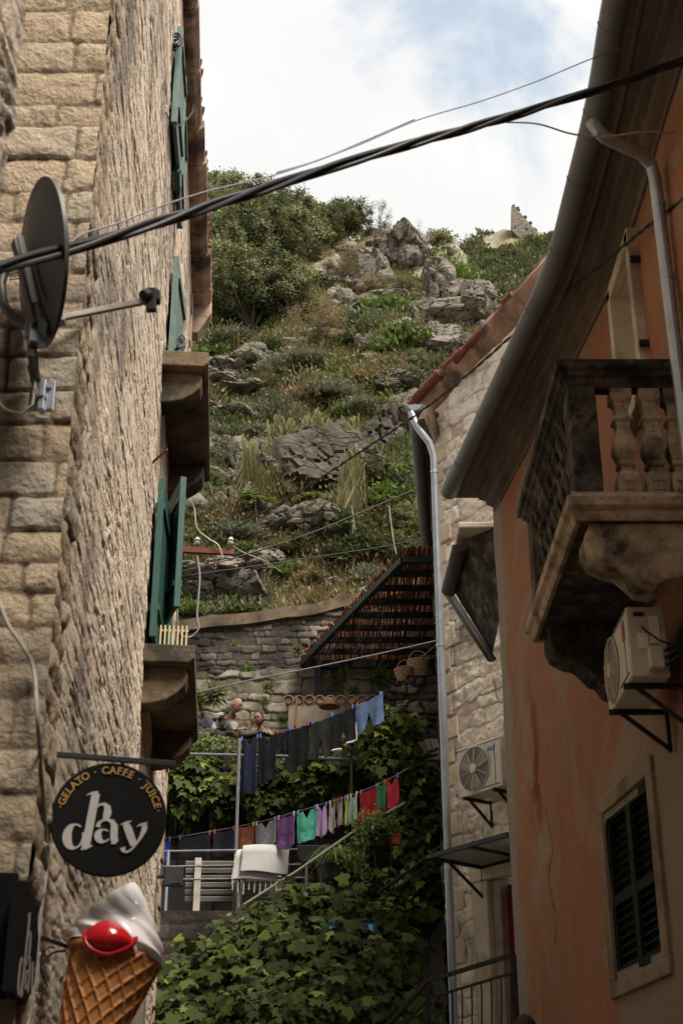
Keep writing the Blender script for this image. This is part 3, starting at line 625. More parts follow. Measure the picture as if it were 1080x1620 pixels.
# upper window
X = Vector((0, 1, 0)); UZ = Vector((0, 0, 1))
wn = MB(); wn.box((2.62, 10.02, 6.375+CZ), (.03, .8, 1.25)); wo = wn.build('window', m_glass, orange)
G = MB()
for y in (9.60, 10.44): G.box((2.44, y, 6.375+CZ), (.22, .12, 1.5))
G.box((2.44, 10.02, 7.08+CZ), (.22, .96, .13)); G.box((2.44, 10.02, 5.68+CZ), (.24, 1.0, .13)); G.build('surround', m_cream, wo, bevel=.01)
G = MB()
for y in (9.72, 10.02, 10.32): G.box((2.585, y, 6.375+CZ), (.05, .06, 1.22))
for z in (5.78, 6.97): G.box((2.583, 10.02, z+CZ), (.05, .6, .06))
G.build('frame', m_white, wo, bevel=.004)
G = MB()
for y, z in ((9.5, 6.0), (9.5, 6.8), (10.56, 6.1)): MB().box((2.37, y, z+CZ), (.08, .03, .05)).build('hinge', m_iron, wo)
# louvred window low on the wall (plane through two of its measured points)
wA = PW(959, 1296, (2.25, 11.8, 0), (.995, .105, 0)); wB = PW(1025, 1225, (2.25, 11.8, 0), (.995, .105, 0))
wA2 = PW(978, 1542, (2.25, 11.8, 0), (.995, .105, 0))
dW = Vector((wB.x-wA.x, wB.y-wA.y, 0)); LWd = dW.length; dW.normalize(); nW = Vector((-dW.y, dW.x, 0)); nW = nW if nW.x < 0 else -nW
zt, zb = wA.z, wA2.z; c0 = Vector((wA.x, wA.y, 0))-nW*.055; AX = (dW, nW, UZ)
G = MB(); c = c0+dW*(LWd/2)+UZ*((zt+zb)/2); G.box(c-nW*.03, (LWd+.02, .05, zt-zb), AX); wo = G.build('shutter_window', m_dgreen, orange)
G = MB()
for s in (0, .5, 1): G.box(c0+dW*(LWd*s)+nW*.035+UZ*((zt+zb)/2), (.09 if s != .5 else .12, .05, zt-zb+.05), AX)
for z in (zt, (zt*.45+zb*.55), zb): G.box(c+nW*.034+UZ*(z-(zt+zb)/2), (LWd+.05, .045, .08), AX)
G.build('frame', m_dgreen, wo, bevel=.006)
for s in (0, 1):
    G = MB(); n = 17
    for i in range(n):
        z = zb+.06+(zt-zb-.12)*i/(n-1); cc = c0+dW*(LWd*(.27 if s == 0 else .73))+nW*.03+UZ*z
        t = (UZ*.8-nW*.6).normalized(); G.box(cc, (LWd*.42, .045, .008), (dW, (nW*.8+UZ*-.6).normalized(), (nW*.6+UZ*.8).normalized()))
    G.build('louvre', m_dgreen, wo)
G = MB()      # pale plaster surround
for s in (-.09, LWd+.09): G.box(c0+dW*s+nW*.035+UZ*((zt+zb)/2), (.15, .12, zt-zb+.10), AX)
for z in (zt+.11, zb-.11): G.box(c+nW*.0355+UZ*(z-(zt+zb)/2), (LWd+.34, .12, .13), AX)
G.build('surround', m_surr, wo, bevel=.012)
# balcony
bal = MB(); bx0, bx1, by0, by1, bz = 1.61, 2.5, 8.75, 11.1, 4.11+CZ
def molded(prof, name, m, parent):     # prof: (out, z) section swept round the three free sides
    G = MB(); cs = [(bx1, by0, (0, -1)), (bx0, by0, (-1, -1)), (bx0, by1, (-1, 1)), (bx1, by1, (0, 1))]; n = len(prof)
    for x, y, (dx, dy) in cs: G.v += [Vector((x+dx*o, y+dy*o, z)) for o, z in prof]
    for i in range(3):
        for k in range(n): a = i*n+k; b = i*n+(k+1) % n; G.f.append((a, b, b+n, a+n))
    G.f.append(tuple(range(n))); G.f.append(tuple(3*n+k for k in range(n))[::-1])
    return G.build(name, m, parent, bevel=.006)
G = MB(); G.box(((bx0+bx1)/2, (by0+by1)/2, bz+.07), (bx1-bx0, by1-by0, .14)); balc = G.build('balcony', m_blackstone, orange)
molded([(-.02, bz-.0), (.02, bz-.01), (.04, bz+.03), (.035, bz+.06), (.075, bz+.085), (.08, bz+.15), (.05, bz+.175), (.04, bz+.2), (-.02, bz+.202)], 'slab_moulding', m_balstone, balc)
molded([(-.12, bz+1.05), (-.01, bz+1.05), (.015, bz+1.08), (.02, bz+1.105), (.05, bz+1.12), (.055, bz+1.15), (.085, bz+1.165), (.09, bz+1.23), (-.12, bz+1.24)], 'balcony_rail', m_blackstone, balc)
def sqpost(x, y, prof, name, m, ax=(1, 0, 0)):
    G = MB(); G.lathe((x, y, 0), (0, 0, 1), prof, 4, (1, 0, 0))
    return G.build(name, m, balc, bevel=.006)
q = 1.414
def bprof(z0, h): return [(r*q*.5, z0+h*t) for r, t in ((.15, 0), (.155, .14), (.14, .20), (.085, .235), (.085, .27), (.12, .29), (.125, .31), (.10, .33), (.15, .42), (.16, .47), (.13, .545), (.09, .64), (.105, .69), (.14, .71), (.14, .73), (.10, .75), (.09, .80), (.105, .87), (.15, .91), (.155, .95), (.15, .955), (.15, 1.0))]
bb, bh = bz+.202, .85
G = MB(); G.box((bx0+.09, by0+.09, bb+bh/2), (.20, .20, bh)); G.build('pedestal', m_blackstone, balc, bevel=.012)
G = MB(); G.box((bx0+.09, by1-.09, bb+bh/2), (.20, .20, bh)); G.build('pedestal', m_blackstone, balc, bevel=.012)
for x in (1.985, 2.185, 2.36): 
    o = sqpost(x, by0+.09, bprof(bb, bh), 'baluster', m_balstone)
    G = MB(); f = by0+.09-.078
    for s, t in ((.045, .012), (.022, .012)):
        for k in (-1, 1): G.box((x+k*s, f, bb+bh*.075), (t*.7, .012, s*2+t*.7)); G.box((x, f, bb+bh*.075+k*s), (s*2, .0115, t*.7))
    G.build('carved_square', m_balstone, o)
y = by0+.33
while y < by1-.25: sqpost(bx0+.09, y, bprof(bb, bh), 'baluster', m_blackstone); y += .215
for x in (1.95, 2.2): sqpost(x, by1-.09, bprof(bb, bh), 'baluster', m_blackstone)
def corb(y, m):
    pr = [(bx1, bz-.001), (bx0+.08, bz-.001), (bx0+.05, bz-.07), (bx0+.05, bz-.16), (bx0+.09, bz-.24), (bx0+.18, bz-.29), (bx0+.27, bz-.31), (bx0+.33, bz-.37), (bx0+.39, bz-.44), (bx0+.50, bz-.46), (bx0+.58, bz-.42), (bx0+.70, bz-.40), (bx1, bz-.40)]
    G = MB(); G.prism([(a, y, b) for a, b in pr][::-1], (0, .34, 0)); return G.build('corbel', m, balc, bevel=.014)
corb(by0+.03, m_balstone); corb(by1-.40, m_blackstone)
def corb2(y):
    G = MB(); pr = [(bx1, bz-.39), (bx0+.42, bz-.45), (bx0+.48, bz-.55), (bx0+.62, bz-.60), (bx0+.66, bz-.66), (bx1, bz-.68)]; G.prism([(a, y, b) for a, b in pr][::-1], (0, .26, 0)); G.build('lower_corbel', m_blackstone, balc, bevel=.012)
corb2(by1-.36)
# small side roof with its own gutter at the far corner of the orange house
side = thing('lean_to_roof', 'small lean-to roof with dark round gutter tucked behind the corner of the orange house', 'roof', (1.6, 16, 7))
g0 = P(728, 862, 15.75); z0 = g0.z; g1 = P(711, 940, 16.9); g1 = Vector((g0.x-.06, 16.95, z0-.10)); g2 = P(779, 1040, 16.5)
def halfpipe(a, b, r, name, m, parent, up=Vector((0, 0, 1)), full=1.0):
    a = Vector(a); b = Vector(b); d = (b-a).normalized(); s = d.cross(up).normalized(); u = s.cross(d)
    G = MB()
    for p in (a, b): G.v += [p+s*r*math.cos(t)+u*r*math.sin(t) for t in np.linspace(math.pi, 2*math.pi, 13)]
    G.f = [(k, k+1, k+14, k+13) for k in range(12)]
    o = G.build(name, m, parent, True); mo = o.modifiers.new('thick', 'SOLIDIFY'); mo.thickness = .004
    G = MB(); G.prism([a+s*r*math.cos(t)+u*r*math.sin(t)-d*.004 for t in np.linspace(math.pi, 2*math.pi, 13)], d*.004); G.build('gutter_end', m, parent)
halfpipe(g0, g1, .095, 'gutter', m_dkzinc, side); halfpipe(g1+Vector((0, .02, 0)), g2, .075, 'gutter', m_dkzinc, side)
G = MB(); a = g0+Vector((.04, .05, .05)); b = g1+Vector((.03, 0, .05)); c = g2+Vector((.0, .02, .05))
G.prism([a, b, c, Vector((1.95, 15.3, z0-.6)), Vector((1.95, 15.3, z0+.05))], (0, 0, .05)); G.build('roof_slab', m_blackstone, side)
G = MB(); G.box((1.68, 15.9, z0+.13), (.56, .9, .09)); G.build('stone_cap', m_cream, side, bevel=.02)
# ------------------------------------------------------------------ PALE STONE HOUSE (middle right)
A0 = Vector((1.31, 18, 0)); FD = Vector((.72, -1, 0)).normalized(); FN = Vector((FD.y, -FD.x, 0)); AXF = (FD, FN, UZ)
def FW(px, py, off=0.): return PW(px, py, A0+FN*off, FN)
def fuv(px, py): p = FW(px, py); return (p-A0).dot(FD), p.z
pale = thing('pale_stone_house', 'pale rubble stone house with tiled gable behind the orange house', 'house', (2.6, 19, 0))
RZ = 10.22+CZ; RS = .30
dl, dzt = fuv(783, 1392); jl, _ = fuv(753, 1400)
def rub(u, v): return .026*(fbm(u*11, v*12, 36, 4)-.5)+.02*(fbm(u*5, v*6, 33, 3)-.5)
stone_wall('facade', A0, FD, 3.6, 0, 13.4, m_pale, pale, (.014, .014), (.14, .32), (.20, .6), .06, .028, .006, .014, 11., 22, .006,
           keep=lambda u, v: (v < RZ-.02+u*RS) & ~((u > jl+.15) & (v < dzt+.02)), topo=rub)
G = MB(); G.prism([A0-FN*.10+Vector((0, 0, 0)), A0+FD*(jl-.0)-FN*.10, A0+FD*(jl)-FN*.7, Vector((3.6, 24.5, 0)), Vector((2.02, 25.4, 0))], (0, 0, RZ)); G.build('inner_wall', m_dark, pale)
G = MB(); G.prism([A0-FN*.1+UZ*(RZ), A0+FD*3.5-FN*.1+UZ*(RZ), A0+FD*3.5-FN*.1+UZ*(RZ+3.45*RS-.1)], -FN*.3); G.build('gable_core', m_pale, pale)
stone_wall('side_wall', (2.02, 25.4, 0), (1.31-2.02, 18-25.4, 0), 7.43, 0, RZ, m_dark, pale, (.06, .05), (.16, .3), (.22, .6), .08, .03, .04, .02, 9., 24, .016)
G = MB()
for z in np.arange(2.5, RZ-.1, .31): G.box(A0+FD*(.13 if int(z*10) % 2 else .18)+FN*.012+UZ*(z+.15), (.24 if int(z*10) % 2 else .34, .05, .27), AXF)
G.build('corner_stones', m_pale, pale, bevel=.02)
# roof: slab with mortar verge and red tile ends
gf = A0+FN*.16-FD*.10+UZ*RZ; sl = Vector((FD.x, FD.y, RS)); bk = Vector((.75, 7.9, 0))
r0 = gf+FN*.05-FD*.1; r1 = r0+sl*4.2
G = MB(); G.prism([r0+UZ*.10, r1+UZ*.10, r1+bk+UZ*.10, r0+bk+UZ*.10], (0, 0, .05)); G.build('roof', m_tile, pale)
vs = []; n = 90; rv = random.Random(5)     # lumpy verge underside
G = MB()
for i in range(n):
    s = 4.2*i/(n-1); c = r0+sl*s; j = .05*(float(fbm(np.array([s*2.1]), np.array([.3]), 8)[0])-.5); h = .05+.09*float(vn(np.array([s*1.7]), np.array([4.]), 2)[0])
    G.v += [c+FN*(.0+j)+UZ*.17, c+FN*(.02+j)+UZ*(.10), c-FN*(.12)+UZ*(.10-h-.10), c-FN*.30+UZ*(.08-h-.16), c-FN*.32+UZ*.17]
for i in range(n-1):
    for k in range(4): a = i*5+k; G.f.append((a, a+1, a+6, a+5))
G.build('verge', m_verge, pale, True)
G = MB(); s = -.05
while s < 4.2:
    c = r0+sl*s+UZ*(.14+rv.uniform(-.04, .035)); l = rv.uniform(.13, .24); out = rv.uniform(-.05, .02)
    G.lathe(c+FN*out-FN*.05, sl, [(.08+rv.uniform(0, .012), 0), (.07, l+.05)], 10, (0, 0, 1)); s += l*.82
G.build('roof_tile', m_tile, pale, True)
G = MB()
for k in range(26):
    c = r0+bk*(k/25.)+UZ*.15; G.lathe(c+FD*.10, sl, [(.09, 0), (.075, .6)], 9, (0, 0, 1))
G.build('eaves_tile', m_tile, pale, True)
ga = P(655, 640, 17.45); gb = Vector((1.74, 25.2, ga.z-.05))
halfpipe(ga, gb, .095, 'gutter', m_zinc, pale)
G = MB(); G.prism([ga+Vector((.12, .1, .02)), gb+Vector((.12, 0, .02)), gb+Vector((.5, 0, .02)), ga+Vector((.50, .5, .02))], (0, 0, .05)); G.build('eaves_board', m_soffit, pale)
G = MB(); G.bar(ga+Vector((.14, .05, -.10)), ga+Vector((.30, .35, -.35)), .10, .4); G.build('eaves_bracket', m_sill, pale)
p0 = P(650, 652, 17.5); p1 = P(657, 672, 17.5); p2 = P(681, 703, 17.55); p3 = P(686, 722, 17.6); vx = P(694, 1100, 17.6); 
G = MB(); bot = Vector((p3.x+.03, 17.6, 1.2)); G.tube([p0, p0+(p1-p0)*.6, p1+(p2-p1)*.1, p2-(p2-p1)*.1, p3, bot], .052, 16); dp = G.build('downpipe', m_galv, pale, True)
G = MB()
for z in (p3.z-.25, p3.z-2.8, p3.z-5.7, 3.3, 4.7): t = (p3.z-z)/(p3.z-bot.z); MB().lathe(p3+(bot-p3)*t, (0, 0, 1), [(.06, -.02), (.06, .02)], 16).build('pipe_joint', m_galv, dp, True)
# door and jambs
H = dzt; hole0 = jl+.15
G = MB(); G.box(A0+FD*(jl+.13)-FN*.06+UZ*(H/2+.0), (.27, .26, H+.0), AXF); G.box(A0+FD*(jl+1.0)-FN*.062+UZ*(H+.13), (2.1, .26, .24), AXF); G.build('door_frame', m_cream, pale, bevel=.015)
G = MB(); G.box(A0+FD*(dl+.02)-FN*.09+UZ*(H/2), (.14, .2, H), AXF); G.build('door_frame', m_plaster, pale, bevel=.01)
G = MB(); c = A0+FD*(dl+.62)-FN*.14+UZ*(H/2-.03); G.box(c, (1.1, .05, H-.06), AXF)
for i in range(6): G.box(c+FD*(-.46+i*.185)+FN*.032, (.16, .022, H-.2), AXF)
G.build('door', m_reddoor, pale, bevel=.004)
# glass canopy
o_l = PW(676, 1356, A0+FN*.95, FN); w_l = FW(762, 1372, .05); o_r = PW(803, 1320, A0+FN*.95, FN); w_r = w_l+(o_r-o_l)
canopy = thing('door_canopy', 'small glass and iron canopy over the red door of the pale stone house', 'canopy', w_l)
G = MB(); G.prism([o_l+UZ*.012, o_r+UZ*.012, w_r+UZ*.012, w_l+UZ*.012], (0, 0, .012)); G.build('glass', m_frost, canopy)
G = MB(); G.bar(o_l, o_r, .04, .05); G.bar(w_l, w_r, .04, .05); G.bar(o_l, w_l, .04, .05); G.bar((o_l+o_r)/2, (w_l+w_r)/2, .03, .04)
G.bar(w_l-UZ*.38, w_l, .035, .035); G.bar(w_l-UZ*.36, w_l+(o_l-w_l)*.6-UZ*.02, .028, .028); G.build('iron_frame', m_iron, canopy)
# ------------------------------------------------------------------ AIR CONDITIONERS
def ac_unit(label, c, d, n, wd, ht, dp, text=None, fan=.30, bracket=None, group='outdoor air conditioner units'):
    """c = centre of the front face; d = along the front (to its right seen from the front), n = outward"""
    c = Vector(c); ax = (d, n, UZ); root = thing('air_conditioner', label, 'air conditioner', c-n*dp-UZ*ht/2, group)
    G = MB(); G.box(c-n*dp/2, (wd, dp, ht), ax); G.build('casing', m_plastic, root, bevel=.015)
    fc = c-d*(wd*.5-fan*.5-.10); rr = fan*.5+.05; rr = min(rr, ht*.45)
    fc = c-d*(wd*.5-rr-.05)
    G = MB(); G.lathe(fc-n*.001, n, [(rr, 0), (rr, .003)], 32); G.build('fan_well', m_plasticd, root)
    G = MB()
    for k in range(3):
        a = k*2.094+.5; pts = []
        for rad, da in ((.05, -.2), (rr*.55, -.45), (rr*.93, -.30), (rr*.95, .35), (rr*.6, .5), (.05, .3)): pts.append(fc+n*.006+d*(rad*math.cos(a+da))+UZ*(rad*math.sin(a+da)))
        G.prism(pts, n*.006)
    G.build('fan_blade', m_fan, root)
    G = MB(); G.lathe(fc+n*.02, n, [(rr+.004, -.02), (rr+.012, 0), (rr, .012), (rr-.006, .0)], 36)
    G2 = MB()
    G2.v = []; G2.f = []
    for i in range(1, 13): r = rr*i/12.5+.004; G2.tube([fc+n*.022+(d*math.cos(t)+UZ*math.sin(t))*r for t in np.linspace(0, 2*math.pi, 33)], .0016, 4, False)
    for i in range(10): t = i*math.pi/5+.2; u = d*math.cos(t)+UZ*math.sin(t); G2.bar(fc+u*.05+n*.026, fc+u*rr+n*.026, .007, .006, n)
    G2.lathe(fc+n*.015, n, [(.058, 0), (.058, .018), (.045, .024)], 24)
    G2.build('grille', m_plastic, root)
    G = MB(); G.tube([fc+n*.012+(d*math.cos(t)+UZ*math.sin(t))*(rr+.004) for t in np.linspace(0, 2*math.pi, 40)], .007, 6, False); G.build('rim', m_plastic, root, True)
    G = MB(); G.box(c-UZ*(ht*.5-.045)+d*wd*.25+n*.002, (wd*.4, .006, .012), ax); G.box(c+UZ*(ht*.5-.03)+n*.002, (wd*.96, .006, .008), ax)
    G.box(c+d*wd*.36+n*.002, (.006, .005, ht*.8), ax); G.build('seam', m_plasticd, root)
    if text:
        cu = bpy.data.curves.new('txt', 'FONT'); cu.body = text; cu.size = .085; cu.extrude = .002; cu.offset = .001; cu.align_x = 'LEFT'
        to = bpy.data.objects.new('txt', cu); COL.objects.link(to); dg = bpy.context.evaluated_depsgraph_get(); me = bpy.data.meshes.new_from_object(to.evaluated_get(dg)); bpy.data.objects.remove(to)
        M3 = Matrix((d, UZ, n)).transposed().to_4x4(); M3.translation = c+d*(wd*.20)+UZ*(ht*.5-.15)+n*.006-wloc(root)
        me.transform(M3); link('lettering', me, m_bluelet, root)
    G = MB(); bot = c-UZ*(ht/2+.02)
    for s in (-.33, .33):
        G = MB(); q = bot+d*wd*s; G.bar(q+n*.03, q-n*(dp+.14), .035, .035); G.bar(q-n*(dp+.12), q-n*(dp+.12)-UZ*.30, .035, .03); G.bar(q-n*(.05), q-n*(dp+.12)-UZ*.28, .028, .028)
        G.build('bracket', m_iron, root)
    return root
pl = PW(722, 1187, A0+FN*.42, FN); pb_ = PW(726, 1264, A0+FN*.42, FN); ht = pl.z-pb_.z
cc = pl+FD*.40-UZ*ht/2; cc.z = (pl.z+pb_.z)/2
ac_unit('white air conditioner with tan fan and blue lettering on the pale stone wall', cc, FD, FN, .80, ht, .28, 'ALP', .44)
ya = 9.3; t1 = P(988, 959, ya); t2 = P(996, 1070, ya); zt_, zb_ = t1.z, t2.z; xf = t1.x; hh = zt_-zb_
ac = ac_unit('yellowed air conditioner with stickers on its end, hung under the stone balcony', (xf, ya+.45, (zt_+zb_)/2), Vector((0, -1, 0)), Vector((-1, 0, 0)), .90, hh, .27, None, .44)
G = MB(); yn = ya-.006
for (x, z, a, b, m) in ((.085, .43, .07, .03, 0),): G.box((xf+x, yn, zb_+hh*.88), (a, .006, b))
G.build('vent_slot', m_iron, ac)
G = MB(); G.box((xf+.10, yn, zb_+hh*.50), (.075, .006, .11)); G.box((xf+.185, yn, zb_+hh*.66), (.07, .006, .2)); G.build('sticker', m_white, ac)
G = MB(); G.box((xf-.004, ya+.13, zb_+hh*.72), (.006, .07, .13)); G.build('red_sticker', m_terr, ac)
G = MB(); G.box((xf+.17, ya-.045, zb_+hh*.22), (.10, .09, .15)); G.build('valve_cover', m_plastic, ac, bevel=.01)
G = MB()
G.tube([(xf+.10, ya-.01, zb_+hh*.70), (xf+.12, ya-.05, zb_+hh*.6), (xf+.2, ya-.08, zb_+hh*.45), (xf+.33, ya-.06, zb_+hh*.36), (2.44, ya-.05, zb_+hh*.34)], .008, 8)
for k in range(3): G.tube([(xf+.22, ya-.09, zb_+.05+k*.05), (xf+.3, ya-.14, zb_+.10+k*.05), (xf+.36, ya-.12, zb_+.02+k*.05), (2.46, ya-.02, zb_-.02)], .014, 8)
G.build('hose', m_cable, ac, True)
# ------------------------------------------------------------------ SATELLITE DISH
dc = P(70, 417, 4.95); da = Vector((.89, .41, .20)).normalized()
ud = (UZ-da*UZ.dot(da)).normalized(); ud = (ud-Vector((0,0,0))).normalized(); sd_ = da.cross(ud)
ud2 = (ud*.985+sd_*(-.12)).normalized()
dish = thing('satellite_dish', 'dark grey satellite dish on a bent wall pole above the street corner', 'satellite dish', P(70, 640, 5.2))
G = MB(); RD = .345
prof = [(RD*t, -.055*(1-t*t)) for t in (0.02, .2, .4, .6, .8, .92, 1.)]+[(RD+.012, .004), (RD+.014, -.014), (RD, -.016)]+[(RD*t, -.055*(1-t*t)-.010) for t in (.92, .8, .6, .4, .2, .02)]
G.lathe(dc, da, prof, 56, ud); G.build('reflector', m_dish, dish, True)
bkc = dc-da*.10
G = MB(); 
G.bar(bkc+ud*.10-da*.015, bkc-ud*.30+da*.03, .05, .02, da); G.bar(bkc+sd_*.07-da*.01+ud*.08, bkc+sd_*.07-ud*.24+da*.02, .012, .03, da); G.build('back_plate', m_dish, dish, bevel=.004)
lnb = P(243, 474, 5.35); st = dc-ud*(RD*.86)+da*.0
G = MB(); G.bar(P(96, 503, 5.200), lnb, .026, .026); G.bar(P(96, 503, 5.200)-Vector((.05, 0, .01)), P(96, 503, 5.200)+Vector((.02, 0, 0)), .05, .05); G.build('arm', m_slat, dish, bevel=.003)
G = MB(); v = (lnb-st).normalized(); G.lathe(lnb+UZ*.035-v*.075, v, [(.026, 0), (.03, .03), (.018, .05), (.018, .10)], 14); G.bar(lnb+UZ*.06-v*.02, lnb-UZ*.06-v*.01, .035, .045); G.box(lnb+UZ*.01, (.06, .05, .05)); G.build('receiver', m_iron, dish, bevel=.004)
G = MB()
pp = [P(8, 428, 5.080), P(2, 450, 5.060), P(6, 482, 5.040), P(25, 508, 5.020), P(48, 520, 5.000), P(52, 560, 4.940), P(56, 600, 5.180), P(66, 632, 5.130)]
G.tube(pp, .021, 12); G.build('pole', m_dish, dish, True)
G = MB(); a = P(53, 583, 5.210); b = P(58, 604, 5.170); G.tube([a, b], .0235, 12); G.build('tape', m_rust, dish, True)
G = MB(); a = P(52, 578, 5.220); G.tube([a, a-UZ*.012], .024, 12); b = P(61, 618, 5.150); G.tube([b, b-UZ*.03], .025, 12); G.build('clamp_ring', m_porc, dish, True)
G = MB(); G.box(P(43, 430, 5.100), (.07, .06, .03)); G.lathe(P(43, 425, 5.080), (1, -.2, .1), [(.022, 0), (.022, .05)], 10); 
for k in range(3): G.bar(P(15, 434+k*4, 5.080), P(40, 430+k*5, 5.080), .007, .007)
G.build('clamp', m_galv, dish, bevel=.003); G = MB(); G.bar(P(40, 520, 4.960), P(76, 520, 4.960), .02, .09); G.bar(P(60, 512, 4.980), P(60, 545, 4.940), .07, .03); G.build('clamp', m_galv, dish, bevel=.003)
G = MB(); G.box(P(74, 628, 5.162), (.07, .02, .14)); G.box(P(68, 628, 5.145), (.025, .05, .14)); G.box(P(53, 632, 5.162), (.035, .02, .11)); mp_ = G.build('wall_plate', m_galv, dish, bevel=.003)
G = MB()
for px, py in ((79, 612), (79, 645)): MB().lathe(P(px, py, 5.150), (0, -1, 0), [(.011, 0), (.011, .012)], 8).build('bolt', m_galv, mp_)
G = MB(); G.tube([P(57, 530, 5.230), P(52, 570, 5.170), P(56, 610, 5.140), P(52, 640, 5.120), P(35, 655, 5.120), P(10, 648, 5.130), P(-20, 620, 5.150)], .006, 8); G.tube([P(45, 497, 5.080), P(60, 502, 5.080), P(90, 500, 5.130)], .005, 6); G.build('coaxial_cable', m_wirecream, dish, True)
# ------------------------------------------------------------------ CABLES ACROSS THE LANE
def spline(pts, n=12):
    o = []; pts = [Vector(p) for p in pts]; q = [pts[0]*2-pts[1]]+pts+[pts[-1]*2-pts[-2]]
    for i in range(1, len(q)-2):
        for k in range(n):
            t = k/n; o.append(.5*((2*q[i])+(q[i+1]-q[i-1])*t+(2*q[i-1]-5*q[i]+4*q[i+1]-q[i+2])*t*t+(3*q[i]-q[i-1]-3*q[i+1]+q[i+2])*t**3))
    return o+[pts[-1]]
def run(pxs, ya, yb):
    n = len(pxs); x0, x1 = pxs[0][0], pxs[-1][0]
    return spline([P(x, y, ya+(yb-ya)*((x-x0)/(x1-x0) if x1 != x0 else i/(n-1))) for i, (x, y) in enumerate(pxs)])
def wire(name, label, pts, r, m, twist=None, n=6, group=None, cat='cable'):
    G = MB()
    if twist:
        k = twist[0]; L_ = 0; pr = pts[0]
        strands = [[] for _ in range(k)]; dense = []
        for i in range(len(pts)-1):
            for t in np.linspace(0, 1, 6)[:-1]: dense.append(pts[i].lerp(pts[i+1], t))
        dense.append(pts[-1])
        for i, p in enumerate(dense):
            L_ += (p-pr).length; pr = p; d = (dense[min(i+1, len(dense)-1)]-dense[max(i-1, 0)]).normalized(); x = d.cross(UZ).normalized(); z = x.cross(d)
            for s in range(k):
                a = L_*twist[1]+s*2*math.pi/k+.6*math.sin(L_*3.1+s); strands[s].append(p+(x*math.cos(a)+z*math.sin(a))*twist[2])
        for s in strands: G.tube(s, r, n)
    else: G.tube(pts, r, n)
    return tag(G.build(name, m, None, True), label, cat, group)
wire('power_cable', 'thick black bundled cable sagging across the lane from the left wall to the right', run([(-8, 423), (2, 421), (120, 391), (260, 349), (420, 298), (600, 242), (800, 186), (960, 137), (1080, 96), (1130, 78)], 4.42, 7.35), .0125, m_cable, (4, 2.6, .0165), 8)
wire('telephone_wire', 'thin pale wire that turns blue, crossing the sky above the thick black cable', run([(100, 399), (128, 372), (190, 352), (250, 328), (330, 302), (440, 275), (560, 232), (660, 190), (760, 160), (850, 128), (930, 95), (1010, 66), (1090, 34)], 4.95, 7.9), .0045, m_wiregrey)
wire('telephone_wire', 'bright blue stretch of thin wire left of the middle of the sky', run([(438, 273), (500, 254.5), (560, 230), (655, 189)], 6.0, 6.7), .0052, m_wireblue)
wire('telephone_wire', 'thin cream wire ending at the insulator beside the steel downpipe', run([(795, 193), (850, 196), (905, 212), (960, 216), (1020, 208), (1062, 210), (1085, 206)], 7.2, 8.2), .0065, m_wirecream)
wire('power_cable', 'twisted dark cable rising steeply to the right wall past the steel downpipe', run([(368, 838), (470, 780), (580, 708), (660, 655), (740, 592), (820, 522), (900, 458), (980, 394), (1040, 345), (1085, 312)], 18.5, 8.1), .0085, m_cable, (2, 16., .009), 6)
wire('power_cable', 'upper of two thin dark cables crossing low in front of the green slope', run([(284, 905), (380, 880), (500, 840), (600, 798), (655, 775)], 16.2, 17.6), .009, m_cable)
wire('power_cable', 'lower of two thin dark cables crossing low in front of the green slope', run([(284, 912), (420, 893), (560, 872), (620, 862), (672, 850)], 16.2, 17.6), .007, m_cable)
wire('clothes_line', 'bare cord strung under the reed pergola roof towards the steel downpipe', run([(300, 1098), (400, 1075), (500, 1055), (600, 1034), (692, 1013)], 17.2, 17.55), .008, m_wiregrey, None, 6, None, 'clothes line')
wire('clothes_line', 'short bare cord from the wicker baskets up to the steel downpipe', run([(640, 1062), (692, 1018)], 18.6, 17.6), .006, m_wiregrey, None, 6, None, 'clothes line')
G = MB(); q = P(1074, 210, 8.25)
for k, (r, h) in enumerate(((.03, 0), (.04, .02), (.022, .03), (.036, .05), (.02, .06), (.026, .08))): pass
G.lathe(q+Vector((.02, 0, -.05)), (-.4, 0, 1), [(.022, 0), (.04, .015), (.022, .035), (.04, .055), (.024, .075), (.02, .1)], 14)
tag(G.build('insulator', m_porc, None, True), 'white porcelain insulator on the right wall beside the steel downpipe', 'insulator')
# rusty insulator bar on the corner of the left house
ib = P(284, 868, 16.0); ie = P(371, 874, 16.1)
bar = thing('insulator_bracket', 'rusty red iron bar with white insulators sticking out of the left house', 'bracket', ib)
G = MB(); G.bar(ib-Vector((.25, 0, 0)), ie, .06, .075); G.build('bar', m_rust, bar, bevel=.004)
G = MB()
for px, h in ((312, .0), (365, .0)):
    p = P(px, 862, 16.05); G = MB(); G.lathe(p, (0, 0, 1), [(.035, 0), (.045, .02), (.028, .04), (.045, .06), (.03, .08), (.022, .10)], 14)
    G.build('insulator', m_porc, bar, True)
p = P(342, 880, 16.05); MB().tube([p, p-UZ*.16], .012, 8).build('stud', m_rust, bar); p = P(312, 875, 16.05); MB().tube([p, p-UZ*.22], .016, 8).build('stud', m_rust, bar)
wire('loose_wire', 'tangled pale wires hanging from the rusty insulator bar', spline([P(291, 782, 15.6), P(306, 800, 15.8), P(312, 835, 15.9), P(330, 852, 16), P(345, 862, 16), P(352, 880, 16.05)]), .010, m_wirecream)
wire('loose_wire', 'grey cable dropping below the rusty insulator bar and looping to the house', spline([P(312, 880, 16.), P(316, 910, 16), P(314, 945, 16), P(312, 975, 16), P(314, 995, 16), P(300, 1008, 16), P(284, 1000, 15.9), P(280, 960, 15.8)]), .013, m_wiregrey)
wire('loose_wire', 'thin pale wire from the end insulator down across the slope', spline([P(366, 862, 16.1), P(385, 874, 16.6), P(420, 888, 17.4), P(445, 905, 18.5)]), .007, m_wirecream)
